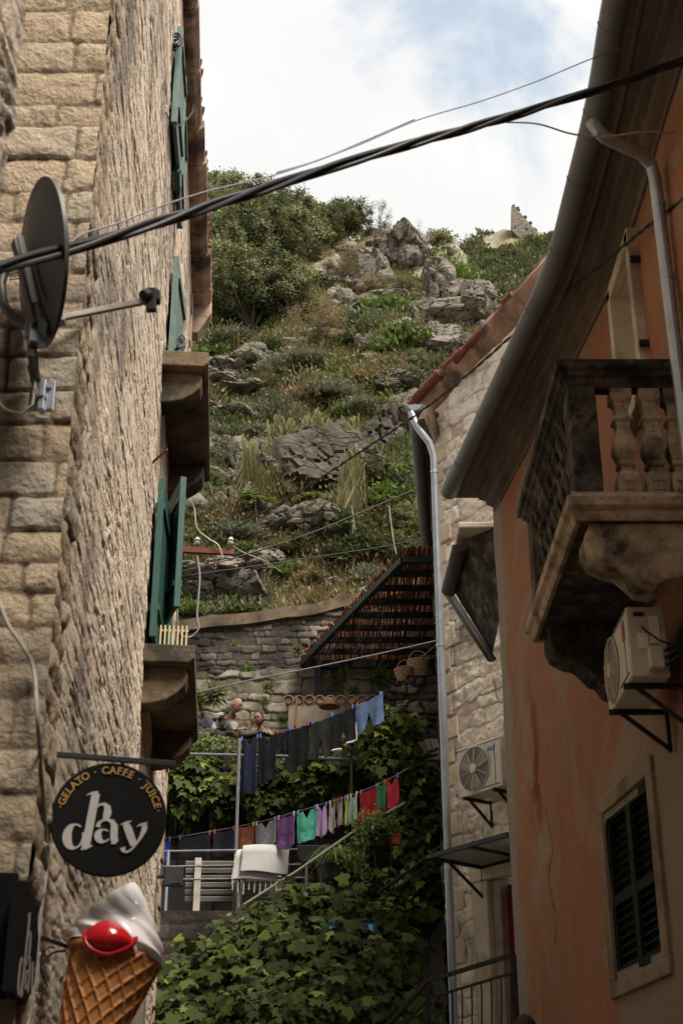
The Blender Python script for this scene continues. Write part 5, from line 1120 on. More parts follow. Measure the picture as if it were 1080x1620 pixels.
# ------------------------------------------------------------------ PEOPLE
def person(label, J, radii, edges, head, skinc, hair, tops, parts):
    root = thing('person', label, 'person', J['foot'])
    me = bpy.data.meshes.new('body'); ks = list(J); off = wloc(root)
    me.from_pydata([tuple(Vector(J[k])-off) for k in ks], [(ks.index(a), ks.index(b)) for a, b in edges], [])
    o = link('body', me, skinc, root); sk = o.modifiers.new('skin', 'SKIN')
    for i, k in enumerate(ks):
        r = radii[k]; me.skin_vertices[0].data[i].radius = (r, r) if not isinstance(r, tuple) else r; me.skin_vertices[0].data[i].use_root = (k == 'pelvis')
    ss = o.modifiers.new('sub', 'SUBSURF'); ss.levels = 2; ss.render_levels = 2
    return root, o
def head_mesh(c, fwd, up, s, m, root, hairm=None, hairfull=True, beard=False):
    fwd = Vector(fwd).normalized(); up = Vector(up); up = (up-fwd*up.dot(fwd)).normalized(); rt = fwd.cross(up); V = []; nu, nv = 40, 34
    for i in range(nv):
        ph = math.pi*i/(nv-1)
        for j in range(nu):
            th = 2*math.pi*j/nu; x = math.sin(ph)*math.cos(th); y = math.sin(ph)*math.sin(th); z = math.cos(ph)
            wj = 1-.28*max(0, -z)**1.5; X_ = x*.074*wj; Y_ = y*.092*(1-.10*max(0, -z)); Z_ = z*.118
            if y > .3:      # face: brow, nose, eye sockets, lips, chin
                fy = (y-.3)/.7; Y_ += .020*math.exp(-(x/.14)**2-((z+.16)/.16)**2)*fy; Y_ -= .010*(math.exp(-((abs(x)-.36)/.16)**2-((z-.06)/.10)**2))*fy; Y_ += .006*math.exp(-(x/.3)**2-((z+.50)/.07)**2)*fy; Y_ += .008*math.exp(-(x/.3)**2-((z+.82)/.14)**2)*fy
            V.append(c+rt*(X_*s)+fwd*(Y_*s)+up*(Z_*s))
    i, j = np.meshgrid(np.arange(nv-1), np.arange(nu), indexing='ij'); a = i*nu+j; b = i*nu+(j+1) % nu; q = np.stack([a, b, b+nu, a+nu], -1).reshape(-1, 4)
    h = npmesh('head', np.array([tuple(v) for v in V]), np.full(len(q), 4), q.ravel(), m, root, None, True)
    G = MB()
    for s_ in (-1, 1): G.lathe(c+rt*(s_*.072*s)-fwd*.005-up*.008, rt*s_-fwd*.4, [(.012, 0), (.026, .008), (.022, .016), (.01, .014)], 12)
    G.build('ear', m, h, True)
    G = MB()
    for s_ in (-1, 1): G.lathe(c+rt*(s_*.029*s)+fwd*.080*s+up*.008, fwd, [(.012, 0), (.010, .005), (.004, .007)], 10)
    G.build('eye', m_hair, h)
    G = MB(); G.bar(c+fwd*.093*s-up*.062*s-rt*.022, c+fwd*.093*s-up*.062*s+rt*.022, .006, .008)
    for s_ in (-1, 1): G.bar(c+rt*(s_*.045*s)+fwd*.083*s+up*.030*s, c+rt*(s_*.014*s)+fwd*.090*s+up*.034*s, .008, .008)
    G.build('brow_and_mouth', m_wood, h)
    if hairm:
        V = []
        for i in range(nv):
            ph = math.pi*i/(nv-1)
            for j in range(nu):
                th = 2*math.pi*j/nu; x = math.sin(ph)*math.cos(th); y = math.sin(ph)*math.sin(th); z = math.cos(ph); k = (1.07 if hairfull else 1.012)+(.03 if hairfull else .006)*math.sin(j*1.7)
                if hairfull: cut = y*1.0-z*.75 > .10 or z < -.65
                else: cut = not (z < .05 and z > -.9 and (y > .1 or z > -.3) and abs(x) > .0 and (z < -.25 or (y < -.0)))
                k = .93 if cut else k; V.append(c+rt*(x*.074*(1-.28*max(0, -z)**1.5)*s*k)+fwd*(y*.092*s*k)+up*(z*.118*s*k))
        npmesh('hair', np.array([tuple(v) for v in V]), np.full(len(q), 4), q.ravel(), hairm, h, None, True)
    return h
def hand(G_c, d, side, m, root):
    """palm with five separate fingers; d = pointing direction"""
    d = Vector(d).normalized(); s = Vector(side).normalized(); nn = d.cross(s); G = MB(); G.tube([G_c-d*.03, G_c, G_c+d*.04, G_c+d*.085], [.024, .030, .040, .034], 10)
    for k, (o, l) in enumerate(((-.030, .060), (-.010, .074), (.010, .070), (.029, .056))):
        p = G_c+d*.08+s*o; G.tube([p, p+d*l*.45+nn*.004, p+d*l*.8-nn*.012, p+d*l*.95-nn*.028], [.009, .0088, .008, .006], 7)
    p = G_c+d*.025-s*.030; G.tube([p, p+d*.03-s*.022, p+d*.055-s*.026-nn*.015], [.011, .010, .007], 7)
    G.build('hand', m, root, True)
E_ = [('pelvis', 'waist'), ('waist', 'chest'), ('chest', 'neckb'), ('neckb', 'neck'), ('neckb', 'shl'), ('shl', 'ell'), ('ell', 'wrl'), ('neckb', 'shr'), ('shr', 'elr'), ('elr', 'wrr'), ('pelvis', 'hpl'), ('hpl', 'knl'), ('knl', 'foot'), ('pelvis', 'hpr'), ('hpr', 'knr'), ('knr', 'ftr')]
Rd = dict(pelvis=.13, waist=.125, chest=.15, neckb=.075, neck=.055, shl=.065, ell=.045, wrl=.030, shr=.065, elr=.045, wrr=.030, hpl=.09, knl=.06, foot=.045, hpr=.09, knr=.06, ftr=.045)
# man leaning forward over the parapet, looking right and down
hm = P(374, 1116, 21.45); fz = 6.85
J = dict(pelvis=(hm.x-.42, 22.0, fz+.93), waist=(hm.x-.38, 21.95, fz+1.12), chest=(hm.x-.25, 21.8, fz+1.34), neckb=(hm.x-.13, 21.62, hm.z-.20), neck=(hm.x-.04, 21.52, hm.z-.08), shl=(hm.x-.04, 21.55, hm.z-.27), ell=(hm.x-.02, 21.32, hm.z-.50), wrl=(hm.x+.10, 21.12, hm.z-.56),
         shr=(hm.x-.33, 21.75, hm.z-.24), elr=(hm.x-.36, 21.5, hm.z-.48), wrr=(hm.x-.22, 21.25, hm.z-.55), hpl=(hm.x-.34, 22.0, fz+.86), knl=(hm.x-.33, 21.95, fz+.48), foot=(hm.x-.33, 22.0, fz+.05), hpr=(hm.x-.52, 22.05, fz+.86), knr=(hm.x-.55, 22.0, fz+.48), ftr=(hm.x-.55, 22.05, fz+.05))
m_tee = mat('grey_green_tee', (.20, .215, .19), (.15, .165, .145), 6., .85, .1); m_pink = mat('pale_pink_top', (.60, .44, .44), (.50, .36, .36), 6., .85, .1); m_trs = mat('dark_trousers', (.04, .04, .05), (.03, .03, .035), 6., .9)
man, mb = person('bald man in a grey tee with dark shoulder bag leaning over the parapet', J, Rd, E_, None, m_skin, None, None, None)
head_mesh(hm, (.85, -.45, -.42), (.35, -.1, .9), 1.05, m_skin, man, mat('grey_stubble', (.26, .17, .13), (.20, .13, .10), 30., .8), False, True); hand(Vector(J['wrl']), (.5, -.8, -.2), (0, .3, 1), m_skin, man); hand(Vector(J['wrr']), (.6, -.7, -.2), (0, .3, 1), m_skin, man)
def cloth_skin(name, J, ks, ed, rad, m, root, rootk):
    me = bpy.data.meshes.new(name); off = wloc(root); me.from_pydata([tuple(Vector(J[k])-off) for k in ks], [(ks.index(a), ks.index(b)) for a, b in ed], []); o = link(name, me, m, root); o.modifiers.new('skin', 'SKIN')
    for i, k in enumerate(ks): r = rad[k]; me.skin_vertices[0].data[i].radius = (r, r); me.skin_vertices[0].data[i].use_root = (k == rootk)
    s_ = o.modifiers.new('sub', 'SUBSURF'); s_.levels = s_.render_levels = 2; return o
def dress(J, root, m, sleeves, name='shirt'):
    J = dict(J); J['sll'] = Vector(J['shl']).lerp(Vector(J['ell']), .55); J['slr'] = Vector(J['shr']).lerp(Vector(J['elr']), .55)
    ks = ['pelvis', 'waist', 'chest', 'neckb', 'shl', 'shr']+(['sll', 'slr'] if sleeves else []); ed = [('pelvis', 'waist'), ('waist', 'chest'), ('chest', 'neckb'), ('neckb', 'shl'), ('neckb', 'shr')]+([('shl', 'sll'), ('shr', 'slr')] if sleeves else [])
    cloth_skin(name, J, ks, ed, dict(pelvis=.15, waist=.15, chest=.172, neckb=.088, shl=.082 if sleeves else .04, shr=.082 if sleeves else .04, sll=.068, slr=.068), m, root, 'chest')
    cloth_skin('trousers', J, ['pelvis', 'hpl', 'knl', 'foot', 'hpr', 'knr', 'ftr'], [('pelvis', 'hpl'), ('hpl', 'knl'), ('knl', 'foot'), ('pelvis', 'hpr'), ('hpr', 'knr'), ('knr', 'ftr')], dict(pelvis=.14, hpl=.105, knl=.08, foot=.06, hpr=.105, knr=.08, ftr=.06), m_trs, root, 'pelvis')
dress(J, man, m_tee, True)
G = MB(); c = Vector(J['chest'])+Vector((-.20, .02, .02)); G.box(c, (.22, .16, .36), (Vector((.8, -.3, .5)).normalized(), Vector((.35, .93, 0)).normalized(), Vector((-.47, .18, .86)).normalized())); tag(G.build('shoulder_bag', m_trs, bevel=.05), 'dark shoulder bag on the back of the bald man', 'bag')
# woman, hand raised to her mouth
hw = P(409, 1137, 21.5); fw_ = 6.85
J2 = dict(pelvis=(hw.x+.10, 21.95, hw.z-.74), waist=(hw.x+.09, 21.9, hw.z-.56), chest=(hw.x+.07, 21.75, hw.z-.36), neckb=(hw.x+.05, 21.62, hw.z-.19), neck=(hw.x+.02, 21.55, hw.z-.08), shl=(hw.x+.20, 21.62, hw.z-.22), ell=(hw.x+.27, 21.45, hw.z-.46), wrl=(hw.x+.16, 21.25, hw.z-.52),
          shr=(hw.x-.12, 21.62, hw.z-.22), elr=(hw.x-.20, 21.40, hw.z-.36), wrr=(hw.x-.10, 21.36, hw.z-.12), hpl=(hw.x+.17, 21.95, hw.z-.80), knl=(hw.x+.17, 21.9, fw_+.46), foot=(hw.x+.17, 21.95, fw_+.05), hpr=(hw.x+.02, 21.95, hw.z-.80), knr=(hw.x+.02, 21.9, fw_+.46), ftr=(hw.x+.02, 21.95, fw_+.05))
R2 = dict(Rd); R2.update(shl=.052, shr=.052, ell=.038, elr=.038, chest=.125, neckb=.065, neck=.045, waist=.11)
wom, _ = person('woman with pulled back hair in a pale pink sleeveless top, hand at her mouth', J2, R2, E_, None, m_skin, None, None, None)
hd = head_mesh(hw, (-.35, -.9, -.1), (.0, -.1, 1), 1., m_skin, wom, m_hair, True); hand(Vector(J2['wrr']), (.45, -.1, .8), (.3, .9, 0), m_skin, wom); hand(Vector(J2['wrl']), (-.6, -.6, -.2), (0, .3, 1), m_skin, wom); dress(J2, wom, m_pink, False, 'sleeveless_top')
# passer-by on the steps: only the top of the head reaches the frame
hp = P(831, 1638, 9.6); fp = .84
J3 = dict(pelvis=(hp.x, 9.65, fp+.95), waist=(hp.x, 9.65, fp+1.10), chest=(hp.x, 9.65, hp.z-.42), neckb=(hp.x, 9.64, hp.z-.21), neck=(hp.x, 9.62, hp.z-.09), shl=(hp.x+.19, 9.65, hp.z-.26), ell=(hp.x+.23, 9.68, hp.z-.52), wrl=(hp.x+.22, 9.6, hp.z-.75), shr=(hp.x-.19, 9.65, hp.z-.26), elr=(hp.x-.23, 9.68, hp.z-.52), wrr=(hp.x-.22, 9.6, hp.z-.75), hpl=(hp.x+.09, 9.65, fp+.88), knl=(hp.x+.09, 9.63, fp+.48), foot=(hp.x+.09, 9.65, fp+.05), hpr=(hp.x-.09, 9.65, fp+.88), knr=(hp.x-.09, 9.63, fp+.48), ftr=(hp.x-.09, 9.65, fp+.05))
pas, _ = person('dark haired passer-by whose head just shows at the bottom edge beside the orange wall', J3, Rd, E_, None, m_skin, None, None, None)
head_mesh(hp, (0, 1, 0), (0, 0, 1), 1., m_skin, pas, m_hair, True); hand(Vector(J3['wrl']), (0, -.1, -1), (0, 1, 0), m_skin, pas); hand(Vector(J3['wrr']), (0, -.1, -1), (0, 1, 0), m_skin, pas); dress(J3, pas, m_trs, True)
# ------------------------------------------------------------------ LAUNDRY
def cloth(name, label, p0, p1, drop, m, kind='towel', seed=0, parent=None, fold=.05, nf=4., trim=None, group='laundry', cat='laundry', sag=.03, lean=0.):
    p0 = Vector(p0); p1 = Vector(p1); r = np.random.default_rng(seed); nu, nv = 46, 50
    u, v = np.meshgrid(np.linspace(0, 1, nu), np.linspace(0, 1, nv), indexing='ij'); keep = np.ones_like(u, bool)
    xx = u.copy(); bot = 1.0+.05*(fbm(u*3+seed, u*0, seed)-.5)*2
    if kind == 'shorts':
        keep = ~((v > .42) & (np.abs(u-.5) < .10*(v-.42)/.58+.012)); bot = bot-.05*np.abs(u-.5)
        xx = .5+(u-.5)*(1+.22*v)
    elif kind == 'tee':       # hung by the hem, sleeves low down at each side
        keep = ~((v > .90) & (np.abs(u-.5) < .16)); xx = .5+(u-.5)*(1-.05*v+.55*smooth01((v-.62)*7)*smooth01((1-v)*5))
    elif kind == 'dress':
        xx = .5+(u-.5)*(.75+.30*v); bot = 1-.10*(np.abs(u-.5)*2)**2+.03*np.sin(u*9+seed); keep = ~((v < .16) & (np.abs(u-.5) < .22*(1-v/.16)+.02))
    elif kind == 'top':
        xx = .5+(u-.5)*(1+.10*v); keep = ~((v < .22) & (np.abs(u-.5) < .17*(1-v/.22)))
    elif kind == 'strips': keep = (np.sin(u*nf*6.28+seed) > -.75); bot = .82+.18*vn(u*nf*2, u*0, seed)
    xx = .5+(xx-.5)*(1.06-.13*np.sin(v*2.2)*r.uniform(.3, 1))
    d = p1-p0; w_ = Vector((d.x, d.y, 0)); w_.normalize(); nrm = Vector((w_.y, -w_.x, 0))
    ph = r.uniform(0, 6, 4); amp = fold*(.25+.9*v); f = np.sin(xx*nf*6.28+ph[0]+1.2*v*np.sin(ph[2]))*.6+np.sin(xx*nf*11.3+ph[1]+v*2)*.25+(fbm(xx*3+seed, v*3, seed, 3)-.5)*1.2
    off = amp*f; sg = sag*(4*u*(1-u))*(1-.6*v)+.012*np.abs(np.sin(u*math.pi*3))
    X = p0.x+d.x*xx+nrm.x*off+lean*v; Y = p0.y+d.y*xx+nrm.y*off; Z = p0.z+d.z*xx-sg-v*drop*bot
    V = np.stack([X, Y, Z], -1).reshape(-1, 3); sz, ix = gridfaces(nu, nv, keep)
    o = npmesh(name, V, sz, ix, m, parent, None, True); s_ = o.modifiers.new('thick', 'SOLIDIFY'); s_.thickness = .006
    if parent is None: tag(o, label, cat, group)
    if trim:
        G = MB(); k = np.array(V).reshape(nu, nv, 3)
        for a, b in ((0, 19), (27, nu-1)): G.tube([Vector(k[i, nv-1])-UZ*.005 for i in range(a, b+1)], .014, 6)
        G.tube([Vector(k[0, j]) for j in range(nv//2, nv)], .012, 6); G.tube([Vector(k[nu-1, j]) for j in range(nv//2, nv)], .012, 6); t = G.build('trim', trim, o, True)
    return o
def fab(n, c, c2=None, **k): return mat('fabric_'+n, c, c2 or tuple(x*.8 for x in c), 9., .85, .25, 60., trans=.15, **k)
La, Lb = P(380, 1168, 20.2), P(609, 1092, 18.2)
def on1(px, dy=0): t = (px-380)/229.; return La.lerp(Lb, t)-UZ*(.10*4*t*(1-t))
L1 = [on1(px) for px in range(380, 612, 6)]
wire('clothes_line', 'upper washing line with dark clothes and denim shorts', [Vector((La.x, La.y, La.z))]+L1+[P(640, 1075, 18.0)], .006, m_wiregrey, None, 6, None, 'clothes line')
I1 = [('dress', 'navy_dress', 'long navy blue sleeveless garment at the left end of the upper washing line', 381, 412, 85, (.022, .028, .065), 'dress', None),
      ('shirt', 'b1', 'plain black top hanging just right of the navy garment', 413, 440, 72, (.012, .012, .013), 'top', None),
      ('shirt', 'b2', 'short black garment sagging between two black tops on the upper line', 441, 464, 34, (.012, .012, .013), 'towel', None),
      ('shirt', 'b3', 'black tee shirt hanging in the middle of the upper washing line', 462, 495, 66, (.011, .011, .012), 'tee', None),
      ('shorts', 'g1', 'charcoal grey shorts with wide legs on the upper washing line', 497, 531, 60, (.035, .034, .032), 'shorts', None),
      ('shorts', 'b4', 'black running shorts edged with white piping', 529, 563, 55, (.011, .011, .012), 'shorts', 1),
      ('shorts', 'denim', 'light blue denim shorts at the right end of the upper washing line', 566, 604, 48, (.15, .22, .38), 'shorts', None)]
for k, (nm, mn, lab, a, b, ln, c, kd, tr) in enumerate(I1):
    pa_, pb2 = on1(a), on1(b); dr = ln/F*(pa_.y*CT+(pa_.z-CZ)*ST)*1.06
    cloth(nm, lab, pa_, pb2, dr, fab(mn, c), kd, 70+k, None, .028, 1.6, m_white if tr else None, 'clothes on the upper washing line', 'clothing')
Ma = [(255, 1328, 20.8), (330, 1316, 20.5), (403, 1302, 20.2), (470, 1284, 19.4), (540, 1263, 19.), (600, 1240, 18.2), (645, 1216, 17.75)]
M2 = spline([P(*q) for q in Ma], 10); mx_ = [540+(F*(p.x))/(p.y*CT+(p.z-CZ)*ST) for p in M2]
def on2(px): i = int(np.clip(np.searchsorted(mx_, px), 1, len(M2)-1)); t = (px-mx_[i-1])/(mx_[i]-mx_[i-1]); return M2[i-1].lerp(M2[i], t)
wire('clothes_line', 'lower washing line with coloured clothes above the railing', M2, .006, m_wiregrey, None, 6, None, 'clothes line')
I2 = [('towel', 'blue', 'bright blue cloth peeping out beside the left house wall', 258, 271, 38, (.03, .08, .42), 'towel'),
      ('towel', 'bl2', 'large black cloth nearest the blue one on the lower line', 283, 334, 40, (.008, .008, .010), 'towel'),
      ('towel', 'bl3', 'dark navy cloth beside the rust brown one', 338, 372, 38, (.012, .014, .022), 'towel'),
      ('towel', 'rust', 'rust brown towel behind the laundry pole', 374, 403, 44, (.24, .075, .03), 'towel'),
      ('shirt', 'pg', 'pale grey tee shirt between the rust and purple cloths', 404, 437, 36, (.30, .29, .31), 'top'),
      ('shirt', 'purple', 'purple shirt on the lower washing line', 439, 467, 48, (.20, .085, .25), 'towel'),
      ('shirt', 'turq', 'turquoise green shirt on the lower washing line', 470, 501, 46, (.10, .46, .33), 'top'),
      ('shirt', 'lilac', 'crumpled lilac shirt right of the turquoise one', 500, 518, 47, (.40, .26, .45), 'dress'),
      ('shirt', 'gy', 'pale grey crumpled top right of the lilac shirt', 520, 531, 44, (.36, .33, .31), 'dress'),
      ('shirt', 'gy2', 'pale brownish top left of the lime green clothes', 532, 542, 40, (.30, .26, .23), 'dress'),
      ('shirt', 'lime', 'small lime green top on the lower washing line', 544, 552, 42, (.38, .50, .12), 'dress'),
      ('shirt', 'multi', 'pale blue and lime patterned top left of the red shirt', 553, 566, 42, (.36, .48, .40), 'dress'),
      ('shirt', 'red', 'big red tee shirt on the lower washing line', 569, 597, 48, (.40, .012, .018), 'tee'),
      ('shirt', 'green', 'green jersey squeezed between two red shirts', 597, 610, 40, (.02, .20, .075), 'towel'),
      ('shirt', 'red2', 'crimson shirt at the right end of the lower washing line', 608, 631, 44, (.50, .03, .055), 'dress')]
for k, (nm, mn, lab, a, b, ln, c, kd) in enumerate(I2):
    pa_, pb2 = on2(a), on2(b); dr = ln/F*(pa_.y*CT+(pa_.z-CZ)*ST)*1.06
    cloth(nm, lab, pa_, pb2, dr, fab(mn, c), kd, 90+k, None, .028, 1.3, None, 'clothes on the lower washing line', 'clothing')
# clothes pegs
pegm = {'red': m_terr, 'blue': m_bluelet, 'pale': m_palewood}
def peg(p, key): G = MB(); p = Vector(p); G.prism([p+Vector((-.011, 0, .018)), p+Vector((.011, 0, .018)), p+Vector((.008, 0, -.045)), p+Vector((-.008, 0, -.045))], (0, .02, 0)); tag(G.build('clothes_peg', pegm[key]), f'small {key} clothes peg on the washing lines' , 'clothes peg', f'{key} clothes pegs')
for k, (nm, mn, lab, a, b, *_) in enumerate(I1+I2):
    for s in (a+2, b-2): peg((on1 if k < len(I1) else on2)(s)+Vector((0, -.015, 0)), ['pale', 'red', 'blue'][(k+int(s)) % 3])
# laundry pole
zt0 = 5.0; G = MB(); pl0 = P(379, 1168, 20.15); pole = thing('laundry_pole', 'tall grey metal pole holding the upper washing line', 'pole', (pl0.x, 20.15, zt0))
G.tube([pl0, (pl0.x-.0, 20.15, zt0)], .024, 12); G.build('shaft', m_wiregrey, pole, True); G = MB(); G.lathe((pl0.x, 20.15, zt0), (0, 0, 1), [(.08, 0), (.08, .02)], 12); G.build('foot', m_wiregrey, pole)
# ------------------------------------------------------------------ RAILING, BENCHES, RUG
yr = 19.92; xa, xb = P(262, 1400, yr).x, P(486, 1400, yr).x
rail = thing('metal_railing', 'thin grey pipe railing along the edge of the lower terrace', 'railing', (xa, yr, zt0))
G = MB()
for py, r in ((1347, .017), (1371, .014), (1392, .014)): z = zpx(py, yr); G.tube([(xa-.1, yr, z), (xb, yr, z+.03)], r, 8)
G.build('rail', m_wiregrey, rail, True)
for px in (264, 378, 484): G = MB(); x = P(px, 1400, yr).x; G.tube([(x, yr, zpx(1345, yr)), (x, yr, zt0-.02)], .022, 8); G.build('post', m_galv if px == 264 else m_wiregrey, rail, True)
def bench(label, px0, px1, py0, py1, Y, legs):
    x0, x1 = P(px0, py0, Y).x, P(px1, py0, Y).x; b = thing('wooden_bench', label, 'bench', ((x0+x1)/2, Y, zt0), 'folded benches behind the railing'); n = 6; zt1, zb1 = zpx(py0, Y), zpx(py1, Y)
    for k in range(n): G = MB(); z = zt1+(zb1-zt1)*k/(n-1); G.box(((x0+x1)/2, Y+.02*k, z), (x1-x0, .03, (zt1-zb1)/(n-1)*.68), (Vector((1, 0, 0)), Vector((0, .94, .34)), Vector((0, -.34, .94)))); G.build('slat', m_slat, b, bevel=.004)
    for px in legs: G = MB(); x = P(px, py0, Y).x; G.box((x, Y-.03, (zt1+zt0)/2+.03), (.09, .04, zt1-zt0+.08)); G.build('leg', m_plastic, b, bevel=.004)
bench('slatted beige bench back leaning behind the railing, left of the rug', 294, 384, 1366, 1420, 20.12, (314,))
bench('slatted beige bench back leaning behind the railing, under the rug', 388, 462, 1394, 1424, 20.18, (379, 440))
G = MB(); m_dk = mat('shade_cloth', (.012, .012, .014), (.008, .008, .009), 6., .9)
# folded rug over the rail
ra, rb = P(381, 1340, 19.82), P(458, 1338, 19.82); r_ = thing('folded_rug', 'cream woven rug with fringe folded over the railing', 'rug', ra)
def rug(p, q, dz, dy, m, sk=0.): 
    nu, nv = 30, 30; u, v = np.meshgrid(np.linspace(0, 1, nu), np.linspace(0, 1, nv), indexing='ij'); X = p.x+(q.x-p.x)*u-sk*v; Z = p.z+(q.z-p.z)*u-dz*v*(1+.12*(u-.3))+.012*np.sin(u*5)+.004*np.sin(u*150)*0; Y = p.y+dy-.05*np.sin(np.minimum(v*6, 1.57))+.015*np.sin(u*4+v*3); V = np.stack([X, Y, Z], -1).reshape(-1, 3)
    s, i = gridfaces(nu, nv); o = npmesh('panel', V, s, i, m, r_, None, True); mo = o.modifiers.new('thick', 'SOLIDIFY'); mo.thickness = .03; return o
m_rug = mat('cream_woven_rug', (.62, .60, .56), (.55, .53, .49), 40., .9, .8, 120.)
hgt = ra.z-zpx(1382, 19.82); rug(ra+Vector((.03, 0, 0)), rb, hgt, .0, m_rug, .02); rug(ra+Vector((-.06, .06, -.05)), rb+Vector((-.12, .06, -.02)), hgt+.05, .0, m_rug, .06)
G = MB(); 
for k in range(9): x = ra.x-.08+k*.075; G.tube([(x, 19.84, ra.z-hgt-.03), (x-.015, 19.83, ra.z-hgt-.13), (x-.02, 19.84, ra.z-hgt-.22-.03*(k % 3))], .008, 5)
for k in range(12): z = ra.z-.08-k*.035; G.tube([(ra.x-.05-.002*k, 19.82, z), (ra.x-.08-.003*k, 19.8, z-.05)], .006, 4)
G.build('fringe', m_rug, r_)
G = MB()       # tiny woven marks in the rug's corner
for k in range(5): G.box((rb.x-.20+k*.035, 19.755, ra.z-hgt+.11-.004*k), (.016, .004, .026 if k % 2 else .02))
G.build('woven_mark', m_plasticd, r_)
# dim storage behind the railing
G = MB(); G.box((-2.3, 20.95, 5.46), (.9, .5, .9)); G.box((-3.05, 20.8, 5.36), (.59, .4, .7)); tag(G.build('storage_crate', m_dk, bevel=.02), 'black covered boxes in the dark under the vine terrace', 'box')
# pots and planters
def pot(label, px, py, Y, r, h, m, plant=None, nm='flower_pot', box=False):
    b = P(px, py, Y); t = thing(nm, label, 'plant pot', b); G = MB()
    if box: G.prism([b+Vector((-r*.8, -.1, 0)), b+Vector((r*.8, -.1, 0)), b+Vector((r, -.13, h)), b+Vector((-r, -.13, h))], (0, .25, 0))
    else: G.lathe(b, (0, 0, 1), [(r*.72, 0), (r*.95, h*.85), (r*1.06, h*.86), (r*1.06, h), (r*.9, h), (r*.85, h*.9)], 24)
    G.build('pot', m, t, not box, 0.01 if box else 0); return b+UZ*h
m_pot = mat('black_plastic_pot', (.02, .022, .02), (.012, .013, .012), 6., .5)
pots = [pot('black rectangular planter hanging on the railing right of the rug', 500, 1366, 19.3, .26, .22, m_pot, nm='planter', box=True), pot('large black round pot hanging on the bastion wall', 597, 1341, 18.1, .20, .24, m_pot),
        pot('terracotta red pot beside the large black one', 623, 1336, 18.15, .10, .17, m_terr), pot('dark pot holding the spiky grassy plant', 528, 1392, 18.6, .2, .2, m_pot)]
# stair handrail and iron rails on the bastion
wire('stair_handrail', 'long brown pipe handrail climbing past the hanging pots', [P(385, 1432, 18.2), P(470, 1378, 18.1), P(556, 1318, 18.0), P(640, 1270, 17.95)], .018, m_slat, None, 8, None, 'handrail')
g_ = MB(); 
for dy in (0, 14): g_.tube([P(598, 1412+dy, 18.1), P(650, 1375+dy, 18.0), P(697, 1338+dy, 17.9)], .016, 6)
tag(g_.build('iron_rail', m_iron), 'pair of thin black rails slanting up the dark bastion wall', 'rail')
# iron frame shelf with plaster panels
sh = thing('iron_frame_shelf', 'black iron frame against ochre plaster panels above the ivy', 'frame', P(642, 1200, 19.5)); G = MB()
G.box(P(672, 1186, 19.65), (.55, .05, .30)); G.box(P(634, 1180, 19.65), (.16, .05, .34)); G.build('panel', m_cream, sh)
G = MB(); G.bar(P(640, 1208, 19.50), P(640, 1166, 19.50), .04, .04); G.bar(P(638, 1178, 19.50), P(692, 1162, 19.40), .03, .03); G.bar(P(638, 1206, 19.50), P(692, 1194, 19.40), .03, .03)
for k in range(3): G.bar(P(660+k*9, 1172-k*2, 19.45), P(668+k*9, 1196-k*2, 19.45), .010, .010)
G.build('frame', m_iron, sh)
# pipe across the vine terrace, post in the vine
wire('grey_pipe', 'horizontal grey pipe above the vine canopy behind the black tops', [P(250, 1192, 20.5), P(440, 1196, 20.), P(640, 1206, 19.2)], .022, m_wiregrey, None, 8, None, 'pipe')
wire('vine_post', 'grey iron post standing in the vine bush', [P(483, 1412, 17.2), P(483, 1450, 17.2), (P(483, 1412, 17.2).x, 17.2, 1.4)], .030, m_wiregrey, None, 8, None, 'post')
# blue notice half hidden by the vine
bs = P(536, 1486, 17.3); sg_ = thing('blue_notice', 'blue printed notice half hidden among the vine leaves', 'notice', bs); G = MB(); c = P(548, 1488, 17.0); G.box(c, (.70, .02, .40)); G.build('board', mat('blue_notice_board', (.02, .05, .20), (.015, .04, .16), 3., .4), sg_)
G = MB(); f = mat('cyan_print', (.18, .55, .68), (.14, .48, .6), 3., .5); G.box(c+Vector((.03, -.013, .10)), (.17, .005, .12)); G.box(c+Vector((-.20, -.013, .13)), (.13, .005, .05)); G.box(c+Vector((.28, -.013, .14)), (.05, .005, .08)); G.build('print', f, sg_)
G = MB()
for k in range(4): G.box(c+Vector((-.03+k*.035, -.018, .13)), (.012, .004, .05 if k % 2 else .035))
G.build('mark', m_dk, sg_)
# wrought iron stair railing bottom right
ir = thing('iron_stair_railing', 'black wrought iron stair railing with bowed bars before the red door', 'railing', P(675, 1640, 14.4))
a0, a1, a2 = P(598, 1640, 14.9), P(676, 1552, 14.4), P(812, 1510, 13.7); lo = Vector((0, 0, -.16)); G = MB()
G.bar(a0, a1, .05, .035); G.bar(a1, a2, .05, .035); G.bar(a0+lo, a1+lo, .03, .02); G.bar(a1+lo, a2+lo, .03, .02); G.bar(a0-UZ*.95, a1-UZ*.95, .03, .02); G.bar(a1-UZ*.95, a2-UZ*.95, .03, .02); G.bar(a1, a1-UZ*1.25, .045, .045); G.bar(a2, a2-UZ*1.25, .045, .045); G.build('handrail', m_iron, ir)
for (s, e, n) in ((a0, a1, 5), (a1, a2, 9)):
    for k in range(n):
        t = (k+.6)/n; p = s.lerp(e, t)-UZ*.16; o = Vector((-.5, -.86, 0)).normalized(); G = MB()
        G.tube(spline([p, p-UZ*.15, p-UZ*.42+o*.03, p-UZ*.62+o*.09, p-UZ*.75+o*.04, p-UZ*.80], 5), .008, 6); G.build('baluster', m_iron, ir)
